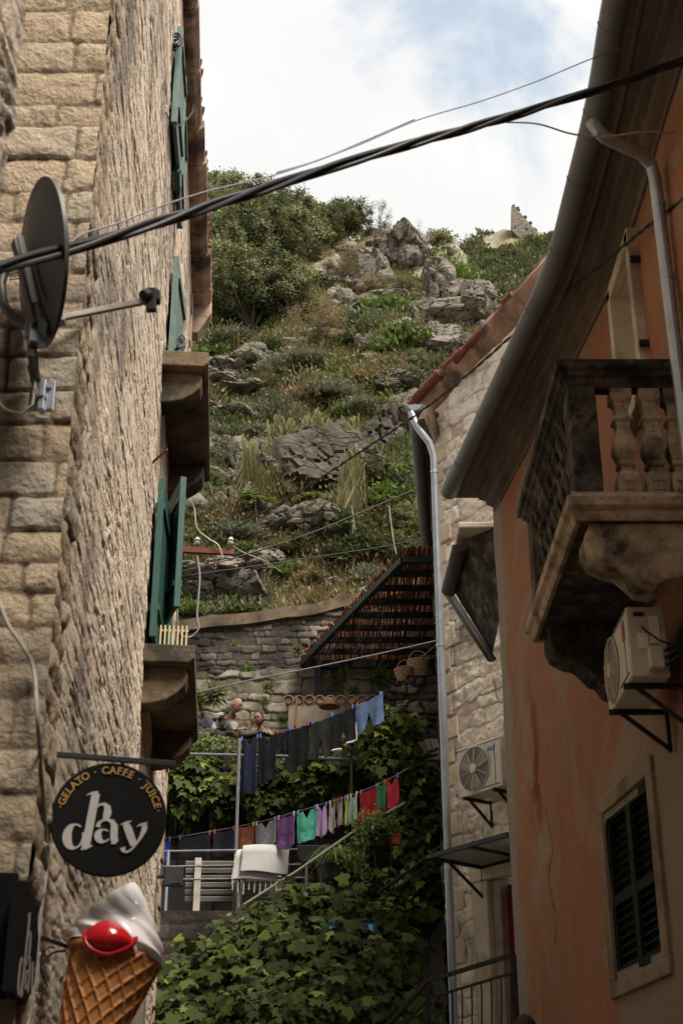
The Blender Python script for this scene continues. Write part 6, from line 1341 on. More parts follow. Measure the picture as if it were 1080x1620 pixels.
# ruined wall on the far ridge
ru = fhit(826, 372) or P(826, 372, 128); Yq = ru.y-1
rw = thing('ruined_wall', 'pointed fragment of ruined fortress wall on the far ridge', 'ruin', P(830, 370, Yq)); G = MB()
G.prism([P(807, 362, Yq), P(808, 327, Yq), P(813, 325, Yq), P(822, 336, Yq), P(834, 350, Yq), P(846, 363, Yq), P(856, 378, Yq), P(830, 385, Yq)], (.8, 3.2, 0)); o = G.build('masonry', m_rock, rw)
for k_, (px, py, s_) in enumerate(((811, 327, .45), (818, 333, .5), (828, 345, .5), (838, 355, .45), (846, 364, .5), (812, 345, .4), (815, 362, .6), (835, 366, .7), (825, 352, .5))): rockmesh('broken_stone', P(px, py, Yq+.5), (s_*.6, s_*1.2, s_*.45), m_rock, rw, 400+k_, 12, 3, .1)
# ------------------------------------------------------------------ ROCKS ON THE SLOPE
def dist(p): return p.y*CT+(p.z-CZ)*ST
def slope_pt(px, py):
    for d in (0, 6, 12, 20, 30, 45):
        h = hit(px, py+d)
        if h: return h
    return P(px, py, 48)
ROCKS = [(634, 402, 50, 66, 'tall dark-faced boulder at the ridge beneath the thin tree'), (560, 414, 66, 44, 'broad tilted grey boulder left of the tall ridge boulder'), (598, 432, 46, 50, 'cleft boulder between the broad and the tall ridge boulders'),
 (618, 378, 26, 24, 'small rounded boulder perched on the ridge top'), (575, 455, 44, 28, 'low boulder under the broad tilted ridge boulder'), (706, 478, 60, 76, 'jagged fin shaped crag at the right edge of the near slope'),
 (684, 442, 22, 46, 'narrow upright dark rock left of the jagged crag'), (712, 446, 22, 50, 'second upright dark rock standing right beside the narrow one'), (728, 516, 74, 40, 'blocky pale rocks stepping down below the jagged crag'), (690, 540, 50, 30, 'wedge rock beside the tiled gable'),
 (640, 548, 88, 52, 'big whaleback boulder in the middle of the upper slope'), (604, 500, 70, 30, 'flat slab above the whaleback boulder'), (497, 378, 40, 34, 'pale bare rock scar among the trees near the skyline'), (540, 490, 40, 44, 'brownish leaning rock right of the small tree'),
 (352, 588, 100, 44, 'layered limestone ledge beside the upper window ledge'), (408, 574, 66, 32, 'upper layered ledge right of the window ledge'), (446, 592, 52, 30, 'stepped block at the right end of the layered ledges'), (352, 622, 90, 26, 'second tier of layered limestone under the first ledge'),
 (380, 655, 70, 22, 'thin pale ledge among grey bushes'), (600, 690, 84, 90, 'dark overhanging crag right of the hanging plants'), (640, 650, 60, 44, 'split rock above the overhanging crag'), (572, 742, 60, 70, 'shadowed rock face below the overhanging crag'), (420, 700, 56, 40, 'broken pale blocks above the hanging plants'),
 (482, 838, 106, 44, 'horizontal brown ledge under the hanging plants'), (505, 728, 150, 118, 'large dark cliff face behind the curtain of trailing stems'), (420, 745, 70, 80, 'shadowed cliff face at the left of the curtain of trailing stems'), (366, 800, 60, 56, 'brown mossy boulder below the left bushes'), (330, 715, 44, 40, 'small rocks beside the window ledge corbel'), (350, 925, 120, 50, 'dark undercut rock just above the retaining wall'), (420, 900, 70, 30, 'tilted slab above the retaining wall'),
 (620, 612, 46, 18, 'little pale outcrop left of the gable tiles'), (548, 620, 40, 18, 'little outcrop in the dry grass'), (470, 640, 46, 20, 'half buried stone below the small tree'), (300, 690, 50, 40, 'stones at the edge of the left house'), (520, 930, 50, 24, 'loose stone just above the coping of the retaining wall'), (590, 575, 40, 20, 'loose blocks under the whaleback boulder'), (665, 500, 40, 34, 'grey block wedged between the ochre shrub and the jagged crag'), (745, 480, 46, 40, 'crag end behind the tiled gable verge'), (520, 455, 46, 24, 'grey slab below the dark skyline tree'), (440, 760, 44, 40, 'rock face showing between the trailing stems'), (540, 700, 50, 30, 'rock lip from which the trailing stems hang'), (700, 560, 50, 34, 'grey blocks touching the gable tiles')]
for k, (px, py, w_, h_, lab) in enumerate(ROCKS):
    p = slope_pt(px, py+h_*.25); s = dist(p)/F; g_ = 1.25 if px > 530 and py < 620 else 1.0; a, b = w_*s*.62*g_, h_*s*.80*g_; c = p+Vector((0, -.15*a, .22*b)); rk = random.Random(900+k)
    t_ = .10 if 'ledge' in lab or 'layer' in lab or 'slab' in lab else .03
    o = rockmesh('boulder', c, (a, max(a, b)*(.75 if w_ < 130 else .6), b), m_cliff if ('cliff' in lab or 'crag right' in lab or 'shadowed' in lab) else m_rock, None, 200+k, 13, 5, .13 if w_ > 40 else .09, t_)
    tag(o, lab, 'boulder', 'boulders on the slope')
    for q in range(4 if w_ > 45 else 2):
        u_ = rk.uniform(.35, .6); rockmesh('fragment', c+Vector((rk.uniform(-1, 1)*a*.95, -rk.uniform(.0, .5)*a, rk.uniform(-.7, .5)*b)), (a*u_, a*u_*.9, b*u_*rk.uniform(.7, 1.1)), m_rock, o, 600+7*k+q, 11, 4, .10, t_)
def stones_mesh(name, label, n, seed, rmin, rmax, flat, m, nz, thr):
    import bmesh as bm_
    r = np.random.default_rng(seed); b = bm_.new(); bm_.ops.create_icosphere(b, subdivisions=3, radius=1); v0 = np.array([v.co[:] for v in b.verts]); f0 = np.array([[v.index for v in f.verts] for f in b.faces]); b.free(); v0 /= np.linalg.norm(v0, axis=1)[:, None]
    X, Y, Z, a, c = scatter(n, seed); k = fbm(X*.28+nz, Y*.28, nz, 3) > thr; X, Y, Z = X[k], Y[k], Z[k]; V = []; I = []
    for i in range(len(X)):
        pn = r.normal(0, 1, (11, 3)); pn /= np.linalg.norm(pn, axis=1)[:, None]; pd = r.uniform(.34, .9, 11); dt = v0@pn.T; rr = np.minimum(np.where(dt > .05, pd[None]/np.maximum(dt, .05), 9).min(1), 1.15)
        rr = rr+.05*(fbm(v0[:, 0]*3+i, v0[:, 2]*3+v0[:, 1]*2, i % 97, 3)-.5)*2; s = rmin+(rmax-rmin)*r.random()**2.2; sc_ = np.array([s*r.uniform(.8, 1.5), s*r.uniform(.7, 1.1), s*flat*r.uniform(.6, 1.2)]); a_ = r.uniform(-.5, .5)
        q = v0*rr[:, None]*sc_; q = q@np.array([[math.cos(a_), 0, math.sin(a_)], [0, 1, 0], [-math.sin(a_), 0, math.cos(a_)]]); V.append(q+np.array([X[i], Y[i], Z[i]+.15*s])); I.append(f0+i*len(v0))
    o = npmesh(name, np.concatenate(V), np.full(len(X)*len(f0), 3), np.concatenate(I).ravel(), m, None, None, False); tag(o, label, None, None, 'stuff')
def scatter(n, seed, e0=None, box=(250, 760, 300, 985)):
    r = np.random.default_rng(seed); px = r.uniform(box[0], box[1], n); py = r.uniform(box[2], box[3], n); e = elev(py); Y = 17.17/(1.045-np.minimum(e, 1.0))
    X = (px-540)/(F*CT-(810-py)*ST)*Y; keep = (Y > 26.4) & (Y < 70); u = X/Y; ridge = elev(np.interp(px, BR_PX, BR_PY)); keep &= e < ridge+.004
    X, Y = X[keep], Y[keep]; return X, Y, terr(X, Y)+CZ, px[keep], py[keep]
stones_mesh('rubble', 'broken grey limestone rubble strewn over the slope', 900, 61, .12, .60, .75, m_rock, 33, .54)
stones_mesh('flat_rubble', 'thin stratified slabs of limestone breaking through the slope', 520, 62, .2, .75, .42, m_rock, 38, .55)
# ------------------------------------------------------------------ PLANT PROTOTYPES
def make_tree(name, label, seed, m, n=15000, clumps=60, rad=(1., 1., .95), leaf=.032, trunkm=None, low=-.75, h=1.25, spread=.15, loc=(0, 0, 0), cat='tree'):
    root = thing(name, label, cat, (0, 0, 0), 'trees on the slope'); p, q_, t, cl = crown_pts(n, rad, clumps, seed, spread, low)
    p = p+np.array([0, 0, h]); nr = p-np.array([0, 0, h*.7]); nr /= np.linalg.norm(nr, axis=1)[:, None]
    leafmesh('crown', p, nr+np.array([0, 0, .5]), rng.uniform(.6, 1.4, n)*leaf, m, root, RHOMB, t, None, .9, 1.25)
    G = MB(); r = random.Random(seed); top = Vector((r.uniform(-.1, .1), 0, h*.75)); trunk = spline([(0, 0, -.35), (r.uniform(-.06, .06), 0, h*.3), top], 6); G.tube(trunk, [.05-.03*i/len(trunk) for i in range(len(trunk))], 7)
    for c in cl[::2]:
        e = Vector(c)*.93+Vector((0, 0, h)); s = trunk[r.randint(3, len(trunk)-1)]; mid_ = s.lerp(e, .5)+Vector((r.uniform(-.1, .1), r.uniform(-.1, .1), r.uniform(-.02, .12))); bp = spline([s, mid_, e], 4); G.tube(bp, [.020-.015*i/len(bp) for i in range(len(bp))], 5)
    G.build('trunk', m_bark, root, True); return root
def make_shrub(name, label, seed, m, n=2600, leaf=.085, up=1.2, rad=(1, 1, .75), clumps=26, jit=.6, width=.7, group='shrubs on the slope'):
    root = thing(name, label, 'shrub', (0, 0, 0), group); p, q_, t, cl = crown_pts(n, rad, clumps, seed, .20, -.15); p[:, 2] = np.abs(p[:, 2])
    d = p.copy(); d[:, 2] += .5; d /= np.linalg.norm(d, axis=1)[:, None]
    leafmesh('foliage', p, np.cross(d, rng.normal(0, 1, (n, 3))), rng.uniform(.6, 1.5, n)*leaf, m, root, RHOMB, t, d*up, jit, width)
    G = MB(); r = random.Random(seed)
    for k in range(9): a = r.uniform(0, 6.28); e = Vector((math.cos(a)*.6, math.sin(a)*.6, .5)); G.tube([(0, 0, -.2), e*.5+Vector((0, 0, .1)), e], [.03, .02, .008], 5)
    G.build('stem', m_bark, root, True); return root
used = set()
def place(proto, px, py, wpx, label, asp=1., dz=0., pt=None, rz=None):
    p = pt or slope_pt(px, py); s = wpx*dist(p)/F/2; rz = random.uniform(0, 6.28) if rz is None else rz
    if proto.name not in used:
        used.add(proto.name); o = proto; o.location = p+Vector((0, 0, dz)); o.rotation_euler = (0, 0, rz); o.scale = (s, s, s*asp); o['label'] = label; return o
    return copy_tree(proto, None, p+Vector((0, 0, dz)), rz, (s, s, s*asp), label, proto.name.split('.')[0])
tA = make_tree('broadleaf_tree', '', 41, l_tree, 13500, 95, leaf=.060, spread=.095); tB = make_tree('broadleaf_tree', '', 42, l_hill, 12000, 85, leaf=.062, spread=.10); tC = make_tree('thin_tree', '', 43, l_tree, 2600, 34, (.9, .9, 1.1), .045, h=1.3, spread=.12); tD = make_tree('bushy_tree', '', 44, l_olive, 8000, 44, (1, 1, 1.), .040, h=1.0, spread=.14)
TR = [(tA, 345, 368, 110, 'olive green tree on the skyline beside the stone cornice', 1.), (tA, 398, 372, 105, 'rounded tree on the skyline under the thick cable', .9), (tB, 446, 380, 96, 'darker tree right of the rounded skyline tree', .9), (tB, 505, 396, 84, 'dark tree on the skyline above the pale rock scar', .8), (tA, 465, 432, 130, 'mid green tree below the dark skyline tree', .9),
      (tA, 352, 440, 150, 'large spreading tree left of centre on the slope', 1.), (tB, 408, 455, 150, 'large dark tree in the middle of the grove', 1.), (tA, 352, 502, 150, 'lower tree of the grove beside the left house', 1.), (tB, 402, 535, 160, 'lowest and darkest tree of the grove', .9), (tA, 458, 512, 120, 'tree at the lower right edge of the grove', .9),
      (tB, 550, 385, 90, 'dark bushy tree left of the tall ridge boulder', .75), (tC, 602, 372, 46, 'thin airy tree on the skyline just left of the tall boulder', 1.2), (tC, 664, 425, 58, 'sparse tree silhouetted right of the tall boulder', 1.2), (tD, 505, 560, 100, 'small open tree with reddish leaves in mid slope', 1.), (tD, 545, 445, 70, 'rust tinged bush tree under the broad ridge boulder', .8),
      (tD, 650, 470, 60, 'reddish bushy tree left of the jagged crag', .8), (tC, 742, 0, 30, 'tiny lone tree standing on the far ridge', 1.), (tA, 310, 385, 90, 'tree half hidden behind the stone cornice', 1.), (tD, 590, 470, 60, 'yellowish bush tree above the flat slab', .7), (tB, 620, 905, 76, 'dark green tree right above the reed pergola', .7), (tA, 640, 850, 60, 'fresh green tree beside the pale house gutter', .8)]
TR += [(tB, 585, 545, 46, 'small dark tree at the left foot of the whaleback boulder', 1.), (tA, 660, 600, 44, 'small tree left of the gable tiles', 1.), (tD, 430, 625, 60, 'rounded reddish bush tree between ledges and dry grass', .8), (tA, 330, 800, 60, 'leafy tree beside the open green shutter', .8), (tB, 590, 780, 70, 'dark tree crowded against the overhanging crag', .8), (tB, 690, 560, 40, 'dark little tree above the gable ridge', .9), (tD, 520, 760, 40, 'thin olive bush tree hanging at the right of the cliff', .9)]
for pr_, px, py, w_, lab, asp in TR:
    if 'far ridge' in lab: pt = fhit(742, 402) or P(742, 402, 125); place(pr_, 0, 0, w_, lab, asp, 0, pt)
    else: place(pr_, px, py, w_, lab, asp)
sG = make_shrub('grey_shrub', '', 51, l_grey, 3400, .115); sO = make_shrub('dry_shrub', '', 52, l_olive, 2400, .12); sB = make_shrub('green_shrub', '', 53, l_bright, 2000, .14, width=1.1); sD = make_shrub('dark_shrub', '', 54, l_dark, 2800, .13, width=1.1)
SH = [(sG, 375, 545, 60, 'grey shrub with brownish top above the layered ledges'), (sG, 330, 560, 40, 'grey shrub against the left house above the ledges'), (sG, 485, 585, 50, 'blue grey shrub below the small reddish tree'), (sG, 525, 630, 56, 'round lavender-like shrub in the dry grass'), (sG, 430, 640, 44, 'grey shrub right of the layered ledges'), (sG, 350, 690, 56, 'silvery shrub just right of the window ledge'), (sG, 430, 690, 54, 'silvery shrub above the hanging plants'), (sG, 570, 650, 52, 'grey shrub above the overhanging crag'),
      (sG, 330, 820, 60, 'grey leaved shrub above the insulator bar'), (sG, 380, 850, 60, 'grey leaved shrub right of the insulator bar'), (sG, 640, 595, 36, 'grey shrub beside the steel gutter end'), (sG, 575, 925, 56, 'silver plant above the pergola corner'), (sG, 310, 600, 36, 'small grey shrub hugging the window ledge'), (sG, 395, 600, 26, 'tiny grey shrub growing between the ledges'),
      (sB, 340, 780, 46, 'bright green plant by the open shutter'), (sB, 320, 850, 34, 'light green plant behind the insulator bar'), (sB, 500, 625, 30, 'yellow green tuft of leaves in mid slope'), (sB, 545, 660, 40, 'fresh green shrub above the hanging plants'), (sB, 400, 880, 46, 'green plant above the dark undercut rock'), (sB, 450, 915, 44, 'low green plant near the retaining wall'), (sB, 620, 800, 60, 'bright shrub left of the pale house gutter'), (sB, 545, 938, 30, 'yellow green plant on the retaining wall top'), (sB, 300, 970, 40, 'bright grassy plant at the left end of the retaining wall'), (sB, 660, 560, 30, 'small green shrub near the gable end'), (sB, 500, 455, 30, 'fresh green shrub beside the pale scar'),
      (sD, 560, 850, 76, 'dark shrub right of the brown ledge'), (sD, 600, 880, 80, 'dark shrub thick with leaves above the pergola'), (sD, 530, 890, 60, 'dark spreading shrub left of the pergola top'), (sD, 640, 760, 56, 'dark shrub in the shade of the gutter'), (sD, 320, 760, 50, 'dark shrub under the window ledge corbel'), (sD, 480, 880, 60, 'dark shrub under the brown ledge'), (sD, 610, 560, 40, 'dark shrub by the whaleback boulder'), (sD, 560, 545, 50, 'dark shrub left of the whaleback boulder'), (sD, 430, 560, 44, 'dark shrub under the grove'),
      (sO, 470, 545, 56, 'dry olive shrub at the foot of the grove'), (sO, 530, 520, 60, 'dry rusty shrub right of the reddish tree'), (sO, 580, 600, 50, 'ochre shrub in the dry grass'), (sO, 600, 525, 46, 'yellowish shrub above the whaleback boulder'), (sO, 690, 500, 50, 'ochre shrub in front of the jagged crag'), (sO, 660, 520, 44, 'dry shrub left of the blocky pale rocks'), (sO, 470, 670, 50, 'dry brown shrub over the hanging plants'), (sO, 350, 640, 40, 'straw coloured shrub between the ledges'), (sO, 500, 920, 60, 'dry reddish shrub on the bank above the retaining wall'), (sO, 440, 870, 50, 'faded shrub left of the brown ledge'), (sO, 740, 545, 40, 'dry shrub behind the gable verge'), (sO, 560, 490, 50, 'dry shrub below the ridge boulders')]
for pr_, px, py, w_, lab in SH: place(pr_, px, py+8, w_*1.45, lab, 1.)
SLAB = {'grey_shrub': 'grey green shrub, one of many alike scattered over the slope', 'dry_shrub': 'dry ochre shrub, one of many alike scattered over the slope', 'green_shrub': 'fresh green shrub, one of many alike scattered over the slope', 'dark_shrub': 'darker green shrub, one of many alike scattered over the slope'}
def more_shrubs():
    X, Y, Z, a, b = scatter(430, 77, None, (290, 720, 420, 960)); r = random.Random(12)
    for i in range(len(X)):
        if float(fbm(np.array([X[i]*.45]), np.array([Y[i]*.4]), 59, 3)[0]) < .47: continue
        if b[i] < 470: continue
        n_ = float(fbm(np.array([X[i]*.25]), np.array([Y[i]*.25]), 55, 3)[0]); pr_ = r.choice([sG, sO, sO, sB, sD, sD, sB] if n_ > .5 else [sG, sG, sO, sB, sD, sD])
        c_ = place(pr_, 0, 0, 28+95*r.random()**2.4, SLAB[pr_.name.split('.')[0]], r.uniform(.8, 1.3), 0, Vector((X[i], Y[i], Z[i]-.05))); c_['group'] = 'scattered shrubs of the slope'
more_shrubs()
# far ridge scrub: one mass
def clumps_mesh(name, label, X, Y, Z, nl, leaf, rad, m, seed, shape=RHOMB, upk=1.2, width=.8, kind='stuff', wcl=1.):
    r = np.random.default_rng(seed); n = len(X); s = r.uniform(.5, 1.5, n)*rad; d = r.normal(0, 1, (n, nl, 3)); d /= np.linalg.norm(d, axis=2)[..., None]; d[..., 2] = np.abs(d[..., 2])*.9
    p = np.stack([X, Y, Z], -1)[:, None]+d*s[:, None, None]*(r.random((n, nl, 1))**.5)*np.array([1, 1, .8]); dd = d.copy(); dd[..., 2] += .5
    t = np.clip(r.random((n, 1))*.65+r.random((n, nl))*.4, 0, 1); N_ = n*nl; sz = (r.uniform(.6, 1.4, (n, nl))*leaf).ravel()
    o = leafmesh(name, p.reshape(-1, 3), np.cross(dd.reshape(-1, 3), rng.normal(0, 1, (N_, 3))), sz, m, None, shape, t.ravel(), dd.reshape(-1, 3)*upk, .5, width); tag(o, label, None, None, kind); return o
X, Y, Z, a, b = scatter(5200, 1); k = fbm(X*.3, Y*.3, 70, 3) > .44; clumps_mesh('scrub', 'low mixed olive scrub covering the slope', X[k], Y[k], Z[k], 46, .12, .33, l_olive, 2)
X, Y, Z, a, b = scatter(6200, 3); k = fbm(X*.35+5, Y*.35, 73, 3) > .47; clumps_mesh('ground_cover', 'green leafy ground cover on the slope', X[k], Y[k], Z[k], 42, .12, .30, l_bright, 4)
X, Y, Z, a, b = scatter(3600, 5, None, (250, 760, 520, 985)); k = fbm(X*.3+9, Y*.3, 76, 3) > .46; clumps_mesh('undergrowth', 'grey green undergrowth between the rocks', X[k], Y[k], Z[k], 44, .11, .28, l_grey, 6)
X, Y, Z, a, b = scatter(5200, 7, None, (250, 760, 340, 985)); k = fbm(X*.25+2, Y*.25, 79, 3) > .5; clumps_mesh('low_bushes', 'dark low bushes on the slope', X[k], Y[k], Z[k], 46, .13, .36, l_hill, 8)
X, Y, Z, a, b = scatter(5200, 9, None, (250, 760, 420, 985)); k = (fbm(X*.3+1, Y*.3, 82, 3) > .50); clumps_mesh('grass', 'dry straw coloured grass on the slope', X[k], Y[k], Z[k], 20, .26, .14, l_grass, 10, BLADE, 2.0, 1.3)
us, ys, zf = FH; r_ = np.random.default_rng(31); n = 5200; iu = r_.integers(2, len(us)-2, n); iy = r_.integers(60, 205, n); X = us[iu]*ys[iy]+r_.normal(0, .15, n); Y = ys[iy]; Z = zf[iu, iy]; k = fbm(X*.10, Y*.10, 85, 4) > .33
clumps_mesh('far_scrub', 'scrub patches on the far ridge', X[k], Y[k], Z[k]-.1, 60, .42, .85, l_hill, 12)
# hanging plants down the cliff
def strands(name, label, px0, px1, py0, py1, n, seed, drop, m=l_strand, yoff=.5):
    r = np.random.default_rng(seed); V = []; T = []; ix = []
    tops = []
    for _ in range(n):
        px = min(px1, max(px0, r.normal((px0+px1)/2, (px1-px0)*.24))); py = py0+(py1-py0)*r.random()**1.3+9*math.sin(px*.11)+6*math.sin(px*.31)+r.normal(0, 7); tops.append((px, py))
    tx = np.array(tops); e = elev(tx[:, 1]); Y = 17.17/(1.045-e); X = (tx[:, 0]-540)/(F*CT-(810-tx[:, 1])*ST)*Y
    cx_ = np.arange(px0-5, px1+15, 15); hy = np.array([slope_pt(c, (py0+py1)/2).y for c in cx_]); Y1 = np.interp(tx[:, 0], cx_, hy)-yoff; X = X*(Y1/Y); Y = Y1; Z = e*Y+CZ; seg = 7
    for i in range(n):
        L_ = drop*r.uniform(.3, 1.15)*(.45+.9*float(vn(np.array([X[i]*2.2]), np.array([3.]), 5)[0])); w_ = r.uniform(.010, .024); x, y, z = X[i], Y[i], Z[i]+.15; sw = r.uniform(-.22, .30); b0 = len(V); tn = r.random()
        for s in range(seg+1):
            t = s/seg; cx = x+sw*t*t*L_+.03*math.sin(t*7+i); cy = y-.10*L_*t-.12*math.sin(t*2.6); cz = z-L_*t+.10*math.sin(t*3.14)
            V += [(cx-w_*(1-.6*t), cy, cz), (cx+w_*(1-.6*t), cy-.01, cz)]; T += [tn*.7+.3*r.random()]*2
        for s in range(seg): a = b0+2*s; ix += [a, a+1, a+3, a+2]
    t_ = np.zeros((len(V), 4)); t_[:, 0] = T; t_[:, 3] = 1; tag(npmesh(name, np.array(V), np.full(len(ix)//4, 4), np.array(ix), m, None, t_), label, None, None, 'stuff')
strands('hanging_plants', 'curtain of thin trailing stems hanging down the cliff', 425, 566, 682, 725, 3400, 5, 2.6, l_strand, 2.1); strands('hanging_plants', 'shorter trailing stems at the left of the cliff', 385, 450, 712, 775, 800, 6, 1.3, l_strand, 1.5); strands('hanging_plants', 'sparse trailing stems under the crag', 540, 575, 735, 790, 400, 8, 1.3, l_strand, 1.3)
# feathery leaved saplings
def sapling(label, px, py, hpx, seed, fr=9, m=l_bright, lf=1.):
    p = slope_pt(px, py); s = dist(p)/F; H = hpx*s; r = random.Random(seed); root = thing('sapling', label, 'sapling', p); top = p+Vector((r.uniform(-.05, .05), -.1, H)); G = MB(); G.tube([p-UZ*.2, p+Vector((.02, 0, H*.5)), top], [.022, .018, .012], 6); G.build('stem', m_slat if seed % 2 else m_bark, root, True)
    ps = []; nr = []; sz = []; up = []
    for k in range(fr):
        a = 2*math.pi*k/fr+r.uniform(-.3, .3); L_ = 22*s*lf*r.uniform(.7, 1.2); st = top-UZ*(r.uniform(0, .22)*H if k > fr*.6 else 0)
        for i in range(9):
            t = (i+1)/9; c = st+Vector((math.cos(a), math.sin(a), 0))*(L_*t)+UZ*(L_*(.55*t-.75*t*t)); sd2 = Vector((-math.sin(a), math.cos(a), -.15))
            for q in (-1, 1): ps.append(tuple(c)); nr.append((0, -.3, 1)); sz.append(L_*.42*(1-.45*abs(t-.4))); up.append(tuple(sd2*q+Vector((math.cos(a), math.sin(a), 0))*.5))
    leafmesh('fronds', np.array(ps), np.array(nr), np.array(sz), m, root, RHOMB, None, np.array(up)*3, .15, .75)
for a in (('tall sapling with feathery leaves in front of the hanging plants', 404, 870, 84, 1, 12, l_bright, 1.5), ('feathery leaved plant on the brown ledge', 498, 822, 32, 3, 11, l_bright, 1.2), ('slender sapling on the bank above the wall', 537, 940, 60, 2, 8, l_bright, .9), ('bare-stemmed sapling near the reed pergola', 557, 935, 110, 5, 6, l_bright, .8), ('feathery sapling left of the steel gutter', 626, 800, 66, 4, 10, l_bright, 1.1), ('leggy sapling under the gutter', 608, 860, 70, 6, 8, l_bright, 1.)): sapling(*a)
G = MB(); rb_ = random.Random(8)
for (x0, y0, x1, y1) in ((640, 930, 615, 800), (555, 930, 556, 800), (520, 905, 560, 770), (520, 870, 500, 800), (455, 745, 490, 690), (605, 720, 640, 800), (340, 700, 360, 740)):
    p = slope_pt(x0, y0); q_ = P(x1, y1, p.y-.3); G.tube(spline([p, p.lerp(q_, .5)+Vector((rb_.uniform(-.1, .1), 0, .05)), q_], 6), .013, 5)
tag(G.build('bare_twigs', m_slat, None, True), 'bare pale twigs leaning over the slope', 'twigs')
# ------------------------------------------------------------------ VINES AND CREEPERS
def blobleaves(name, label, blobs, n, size, m, seed, shape=IVY, group=None, cat='vine', stems=True, out=(0, -.55, .65), tb=0., jit=.55):
    r = np.random.default_rng(seed); cs = []; 
    for px, py, Y, rad in blobs: c = P(px, py, Y); cs.append((c.x, c.y, c.z, rad))
    cs = np.array(cs); wgt = cs[:, 3]**2; k = r.choice(len(cs), n, p=wgt/wgt.sum()); d = r.normal(0, 1, (n, 3)); d /= np.linalg.norm(d, axis=1)[:, None]; d[:, 1] = np.where(d[:, 1] > .35, -d[:, 1], d[:, 1])
    p = cs[k, :3]+d*cs[k, 3:4]*(r.uniform(.55, 1.08, (n, 1)))+r.normal(0, .05, (n, 3)); nr = d*.7+np.array(out)
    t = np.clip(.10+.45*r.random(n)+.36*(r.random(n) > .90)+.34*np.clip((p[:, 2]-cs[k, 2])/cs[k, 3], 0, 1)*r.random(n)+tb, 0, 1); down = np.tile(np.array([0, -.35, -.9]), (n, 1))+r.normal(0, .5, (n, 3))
    root = thing(name, label, cat, tuple(cs[0, :3]), group); leafmesh('foliage', p, nr, (.45+.95*r.random(n)**1.6)*size, m, root, shape, t, down, jit, 1.)
    if stems:
        G = MB(); rs = random.Random(seed)
        for i in range(len(cs)-1):
            a, b = Vector(cs[i, :3]), Vector(cs[i+1, :3]); G.tube(spline([a, a.lerp(b, .5)+Vector((rs.uniform(-.2, .2), .1, rs.uniform(-.2, .2))), b], 5), .014, 5)
        for i in range(0, len(cs), 2): a = Vector(cs[i, :3]); G.tube([a, a+Vector((rs.uniform(-.2, .2), .2, -.8)), a+Vector((rs.uniform(-.3, .3), .3, -1.8))], .018, 5)
        G.build('stem', m_bark, root, True)
    return root
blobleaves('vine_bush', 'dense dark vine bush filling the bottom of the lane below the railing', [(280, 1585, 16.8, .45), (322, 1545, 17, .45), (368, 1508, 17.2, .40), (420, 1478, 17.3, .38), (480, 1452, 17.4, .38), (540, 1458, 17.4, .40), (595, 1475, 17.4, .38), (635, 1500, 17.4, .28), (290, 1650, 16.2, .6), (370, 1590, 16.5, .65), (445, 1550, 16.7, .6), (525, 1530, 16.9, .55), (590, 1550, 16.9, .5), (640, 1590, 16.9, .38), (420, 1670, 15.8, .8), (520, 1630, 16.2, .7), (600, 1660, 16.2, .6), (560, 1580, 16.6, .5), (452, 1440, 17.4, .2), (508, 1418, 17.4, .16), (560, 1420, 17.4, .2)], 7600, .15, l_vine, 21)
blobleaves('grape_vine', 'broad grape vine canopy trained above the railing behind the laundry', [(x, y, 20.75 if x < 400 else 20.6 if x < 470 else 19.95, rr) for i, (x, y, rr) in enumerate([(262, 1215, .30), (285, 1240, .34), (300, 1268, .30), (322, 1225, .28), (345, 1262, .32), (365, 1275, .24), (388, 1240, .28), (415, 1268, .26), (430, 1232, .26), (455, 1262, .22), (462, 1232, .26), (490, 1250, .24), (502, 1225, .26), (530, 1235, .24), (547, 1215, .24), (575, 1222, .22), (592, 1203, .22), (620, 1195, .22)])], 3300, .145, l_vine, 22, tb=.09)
blobleaves('climbing_vine', 'leafy climber with yellow green tips around the ochre plaster panels', [(555, 1172, 19.40, .14), (572, 1165, 19.40, .13), (602, 1150, 19.30, .20), (625, 1145, 19.30, .24), (650, 1150, 19.30, .18), (632, 1180, 19.30, .2), (610, 1185, 19.30, .2), (600, 1205, 19.30, .2), (655, 1190, 19.20, .12)], 420, .15, l_vine, 23, tb=.28)
blobleaves('ivy', 'dark ivy curtain down the bastion beside the steel downpipe', [(645, 1225, 19.35, .26), (672, 1235, 19.30, .24), (660, 1275, 19.35, .28), (640, 1300, 19.40, .2), (676, 1310, 19.30, .22), (655, 1340, 19.40, .24), (675, 1370, 19.30, .2), (660, 1395, 19.30, .22), (640, 1420, 19.40, .2), (668, 1440, 19.30, .2), (650, 1475, 19.40, .16), (612, 1395, 19.40, .16)], 2300, .12, l_vine, 24, tb=.14)
blobleaves('trailing_plant', 'light leafy plant trailing from the black round pot', [(578, 1305, 17.95, .17), (598, 1300, 17.95, .15), (622, 1306, 17.95, .10), (568, 1330, 17.95, .14), (556, 1355, 17.95, .13), (572, 1375, 18, .1)], 900, .055, l_bright, 25, RHOMB, stems=False)
blobleaves('creeper', 'small plants sprouting from the parapet above the grape vine', [(312, 1170, 20.85, .16), (330, 1185, 20.85, .2), (352, 1178, 20.85, .12), (300, 1190, 20.85, .2), (375, 1190, 20.8, .12)], 800, .06, l_bright, 26, RHOMB, stems=False)
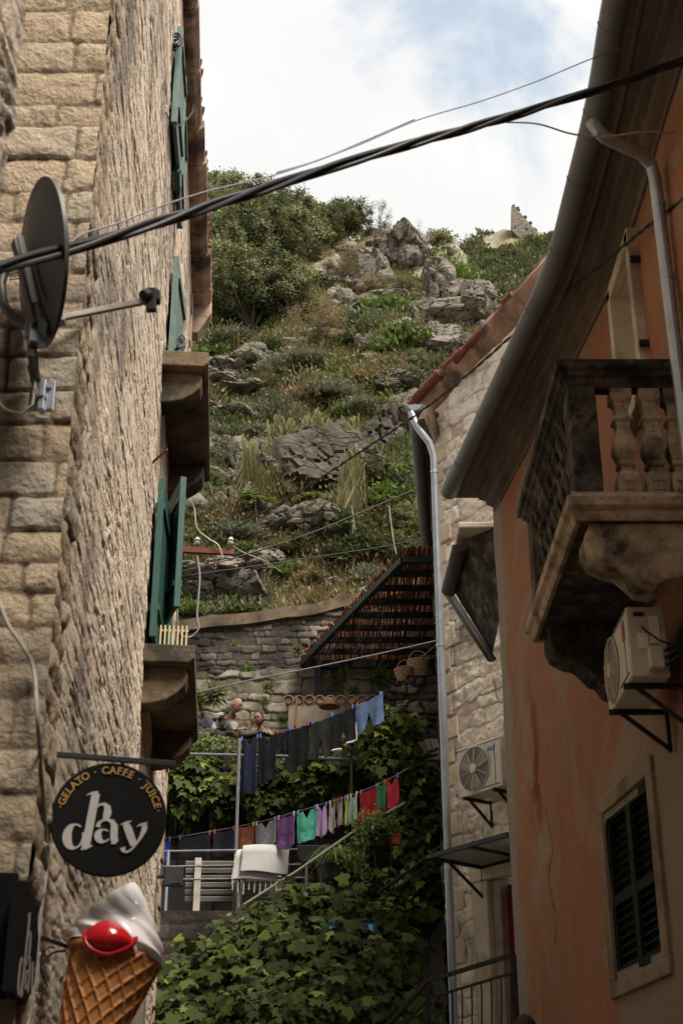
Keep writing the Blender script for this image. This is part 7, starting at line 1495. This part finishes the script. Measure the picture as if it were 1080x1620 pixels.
for k, (px, py, Y, rr, lab) in enumerate([(340, 1100, 24.3, .30, 'long-leaved fern tuft on the wall left of the bald man'), (310, 1108, 24.3, .26, 'fern tuft at the left end of the pale rubble wall'), (362, 1128, 24.4, .12, 'tiny fern by the man'), (425, 1088, 24.4, .16, 'small plant rooted above the woman'), (448, 1140, 24.3, .16, 'bright fern in the wall right of the woman'), (545, 1070, 24.4, .20, 'fern under the pergola beam'), (560, 1095, 24.3, .16, 'green plant in the pale wall beside the denim shorts'), (602, 1072, 24.4, .24, 'grassy tuft left of the wicker baskets'), (584, 1110, 24.3, .14, 'little plant above the tile-capped wall'), (520, 1075, 24.4, .12, 'sprig right of the pergola post'), (420, 1112, 24.4, .12, 'sprig between the two people'), (395, 1060, 25.6, .14, 'sprig in the dark retaining wall'), (470, 1030, 25.6, .16, 'plant near the pergola corner on the dark wall'), (372, 1020, 25.7, .10, 'light sprig on the dark wall')]):
    c = P(px, py, Y); rt_ = thing('fern', lab, 'fern', c); r = np.random.default_rng(300+k); n = 260 if rr > .2 else 150; d = r.normal(0, 1, (n, 3)); d /= np.linalg.norm(d, axis=1)[:, None]; d[:, 1] = -np.abs(d[:, 1]); dd = d+np.array([0, 0, -.15 if k in (0, 1, 7) else .3])
    leafmesh('fronds', np.array(c)+d*rr*.45*r.random((n, 1)), np.cross(dd, r.normal(0, 1, (n, 3))), r.uniform(.5, 1.2, n)*rr*.75, l_bright if k % 3 else l_tree, rt_, BLADE*np.array([3.2, 1, 1]), None, dd*3, .3, 1.)
# spiky spider plant in its pot
b = pots[3]; rt_ = thing('spider_plant', 'arching spiky grass-leaved plant in the middle pot', 'plant', b); n = 150; a = rng.uniform(0, 6.28, n); V = []; ix = []; T = []
for i in range(n):
    L_ = rng.uniform(.25, .6); w_ = .011; el = rng.uniform(.5, 1.4); b0 = len(V); dx, dy = math.cos(a[i]), math.sin(a[i])
    for s in range(7): t = s/6; rr = L_*(math.cos(el)*t+.35*t*t); zz = L_*(math.sin(el)*t*1.1-1.15*t*t)+.12; ww = w_*(1-t*.85); V += [(b.x+dx*rr-dy*ww, b.y+dy*rr+dx*ww, b.z+zz), (b.x+dx*rr+dy*ww, b.y+dy*rr-dx*ww, b.z+zz)]; T += [rng.random()]*2
    for s in range(6): q_ = b0+2*s; ix += [q_, q_+1, q_+3, q_+2]
t_ = np.zeros((len(V), 4)); t_[:, 0] = T; t_[:, 3] = 1; npmesh('blades', np.array(V), np.full(len(ix)//4, 4), np.array(ix), l_bright, rt_, t_)
for o in list(bpy.data.objects):
    if o.get('label') == '': del o['label']
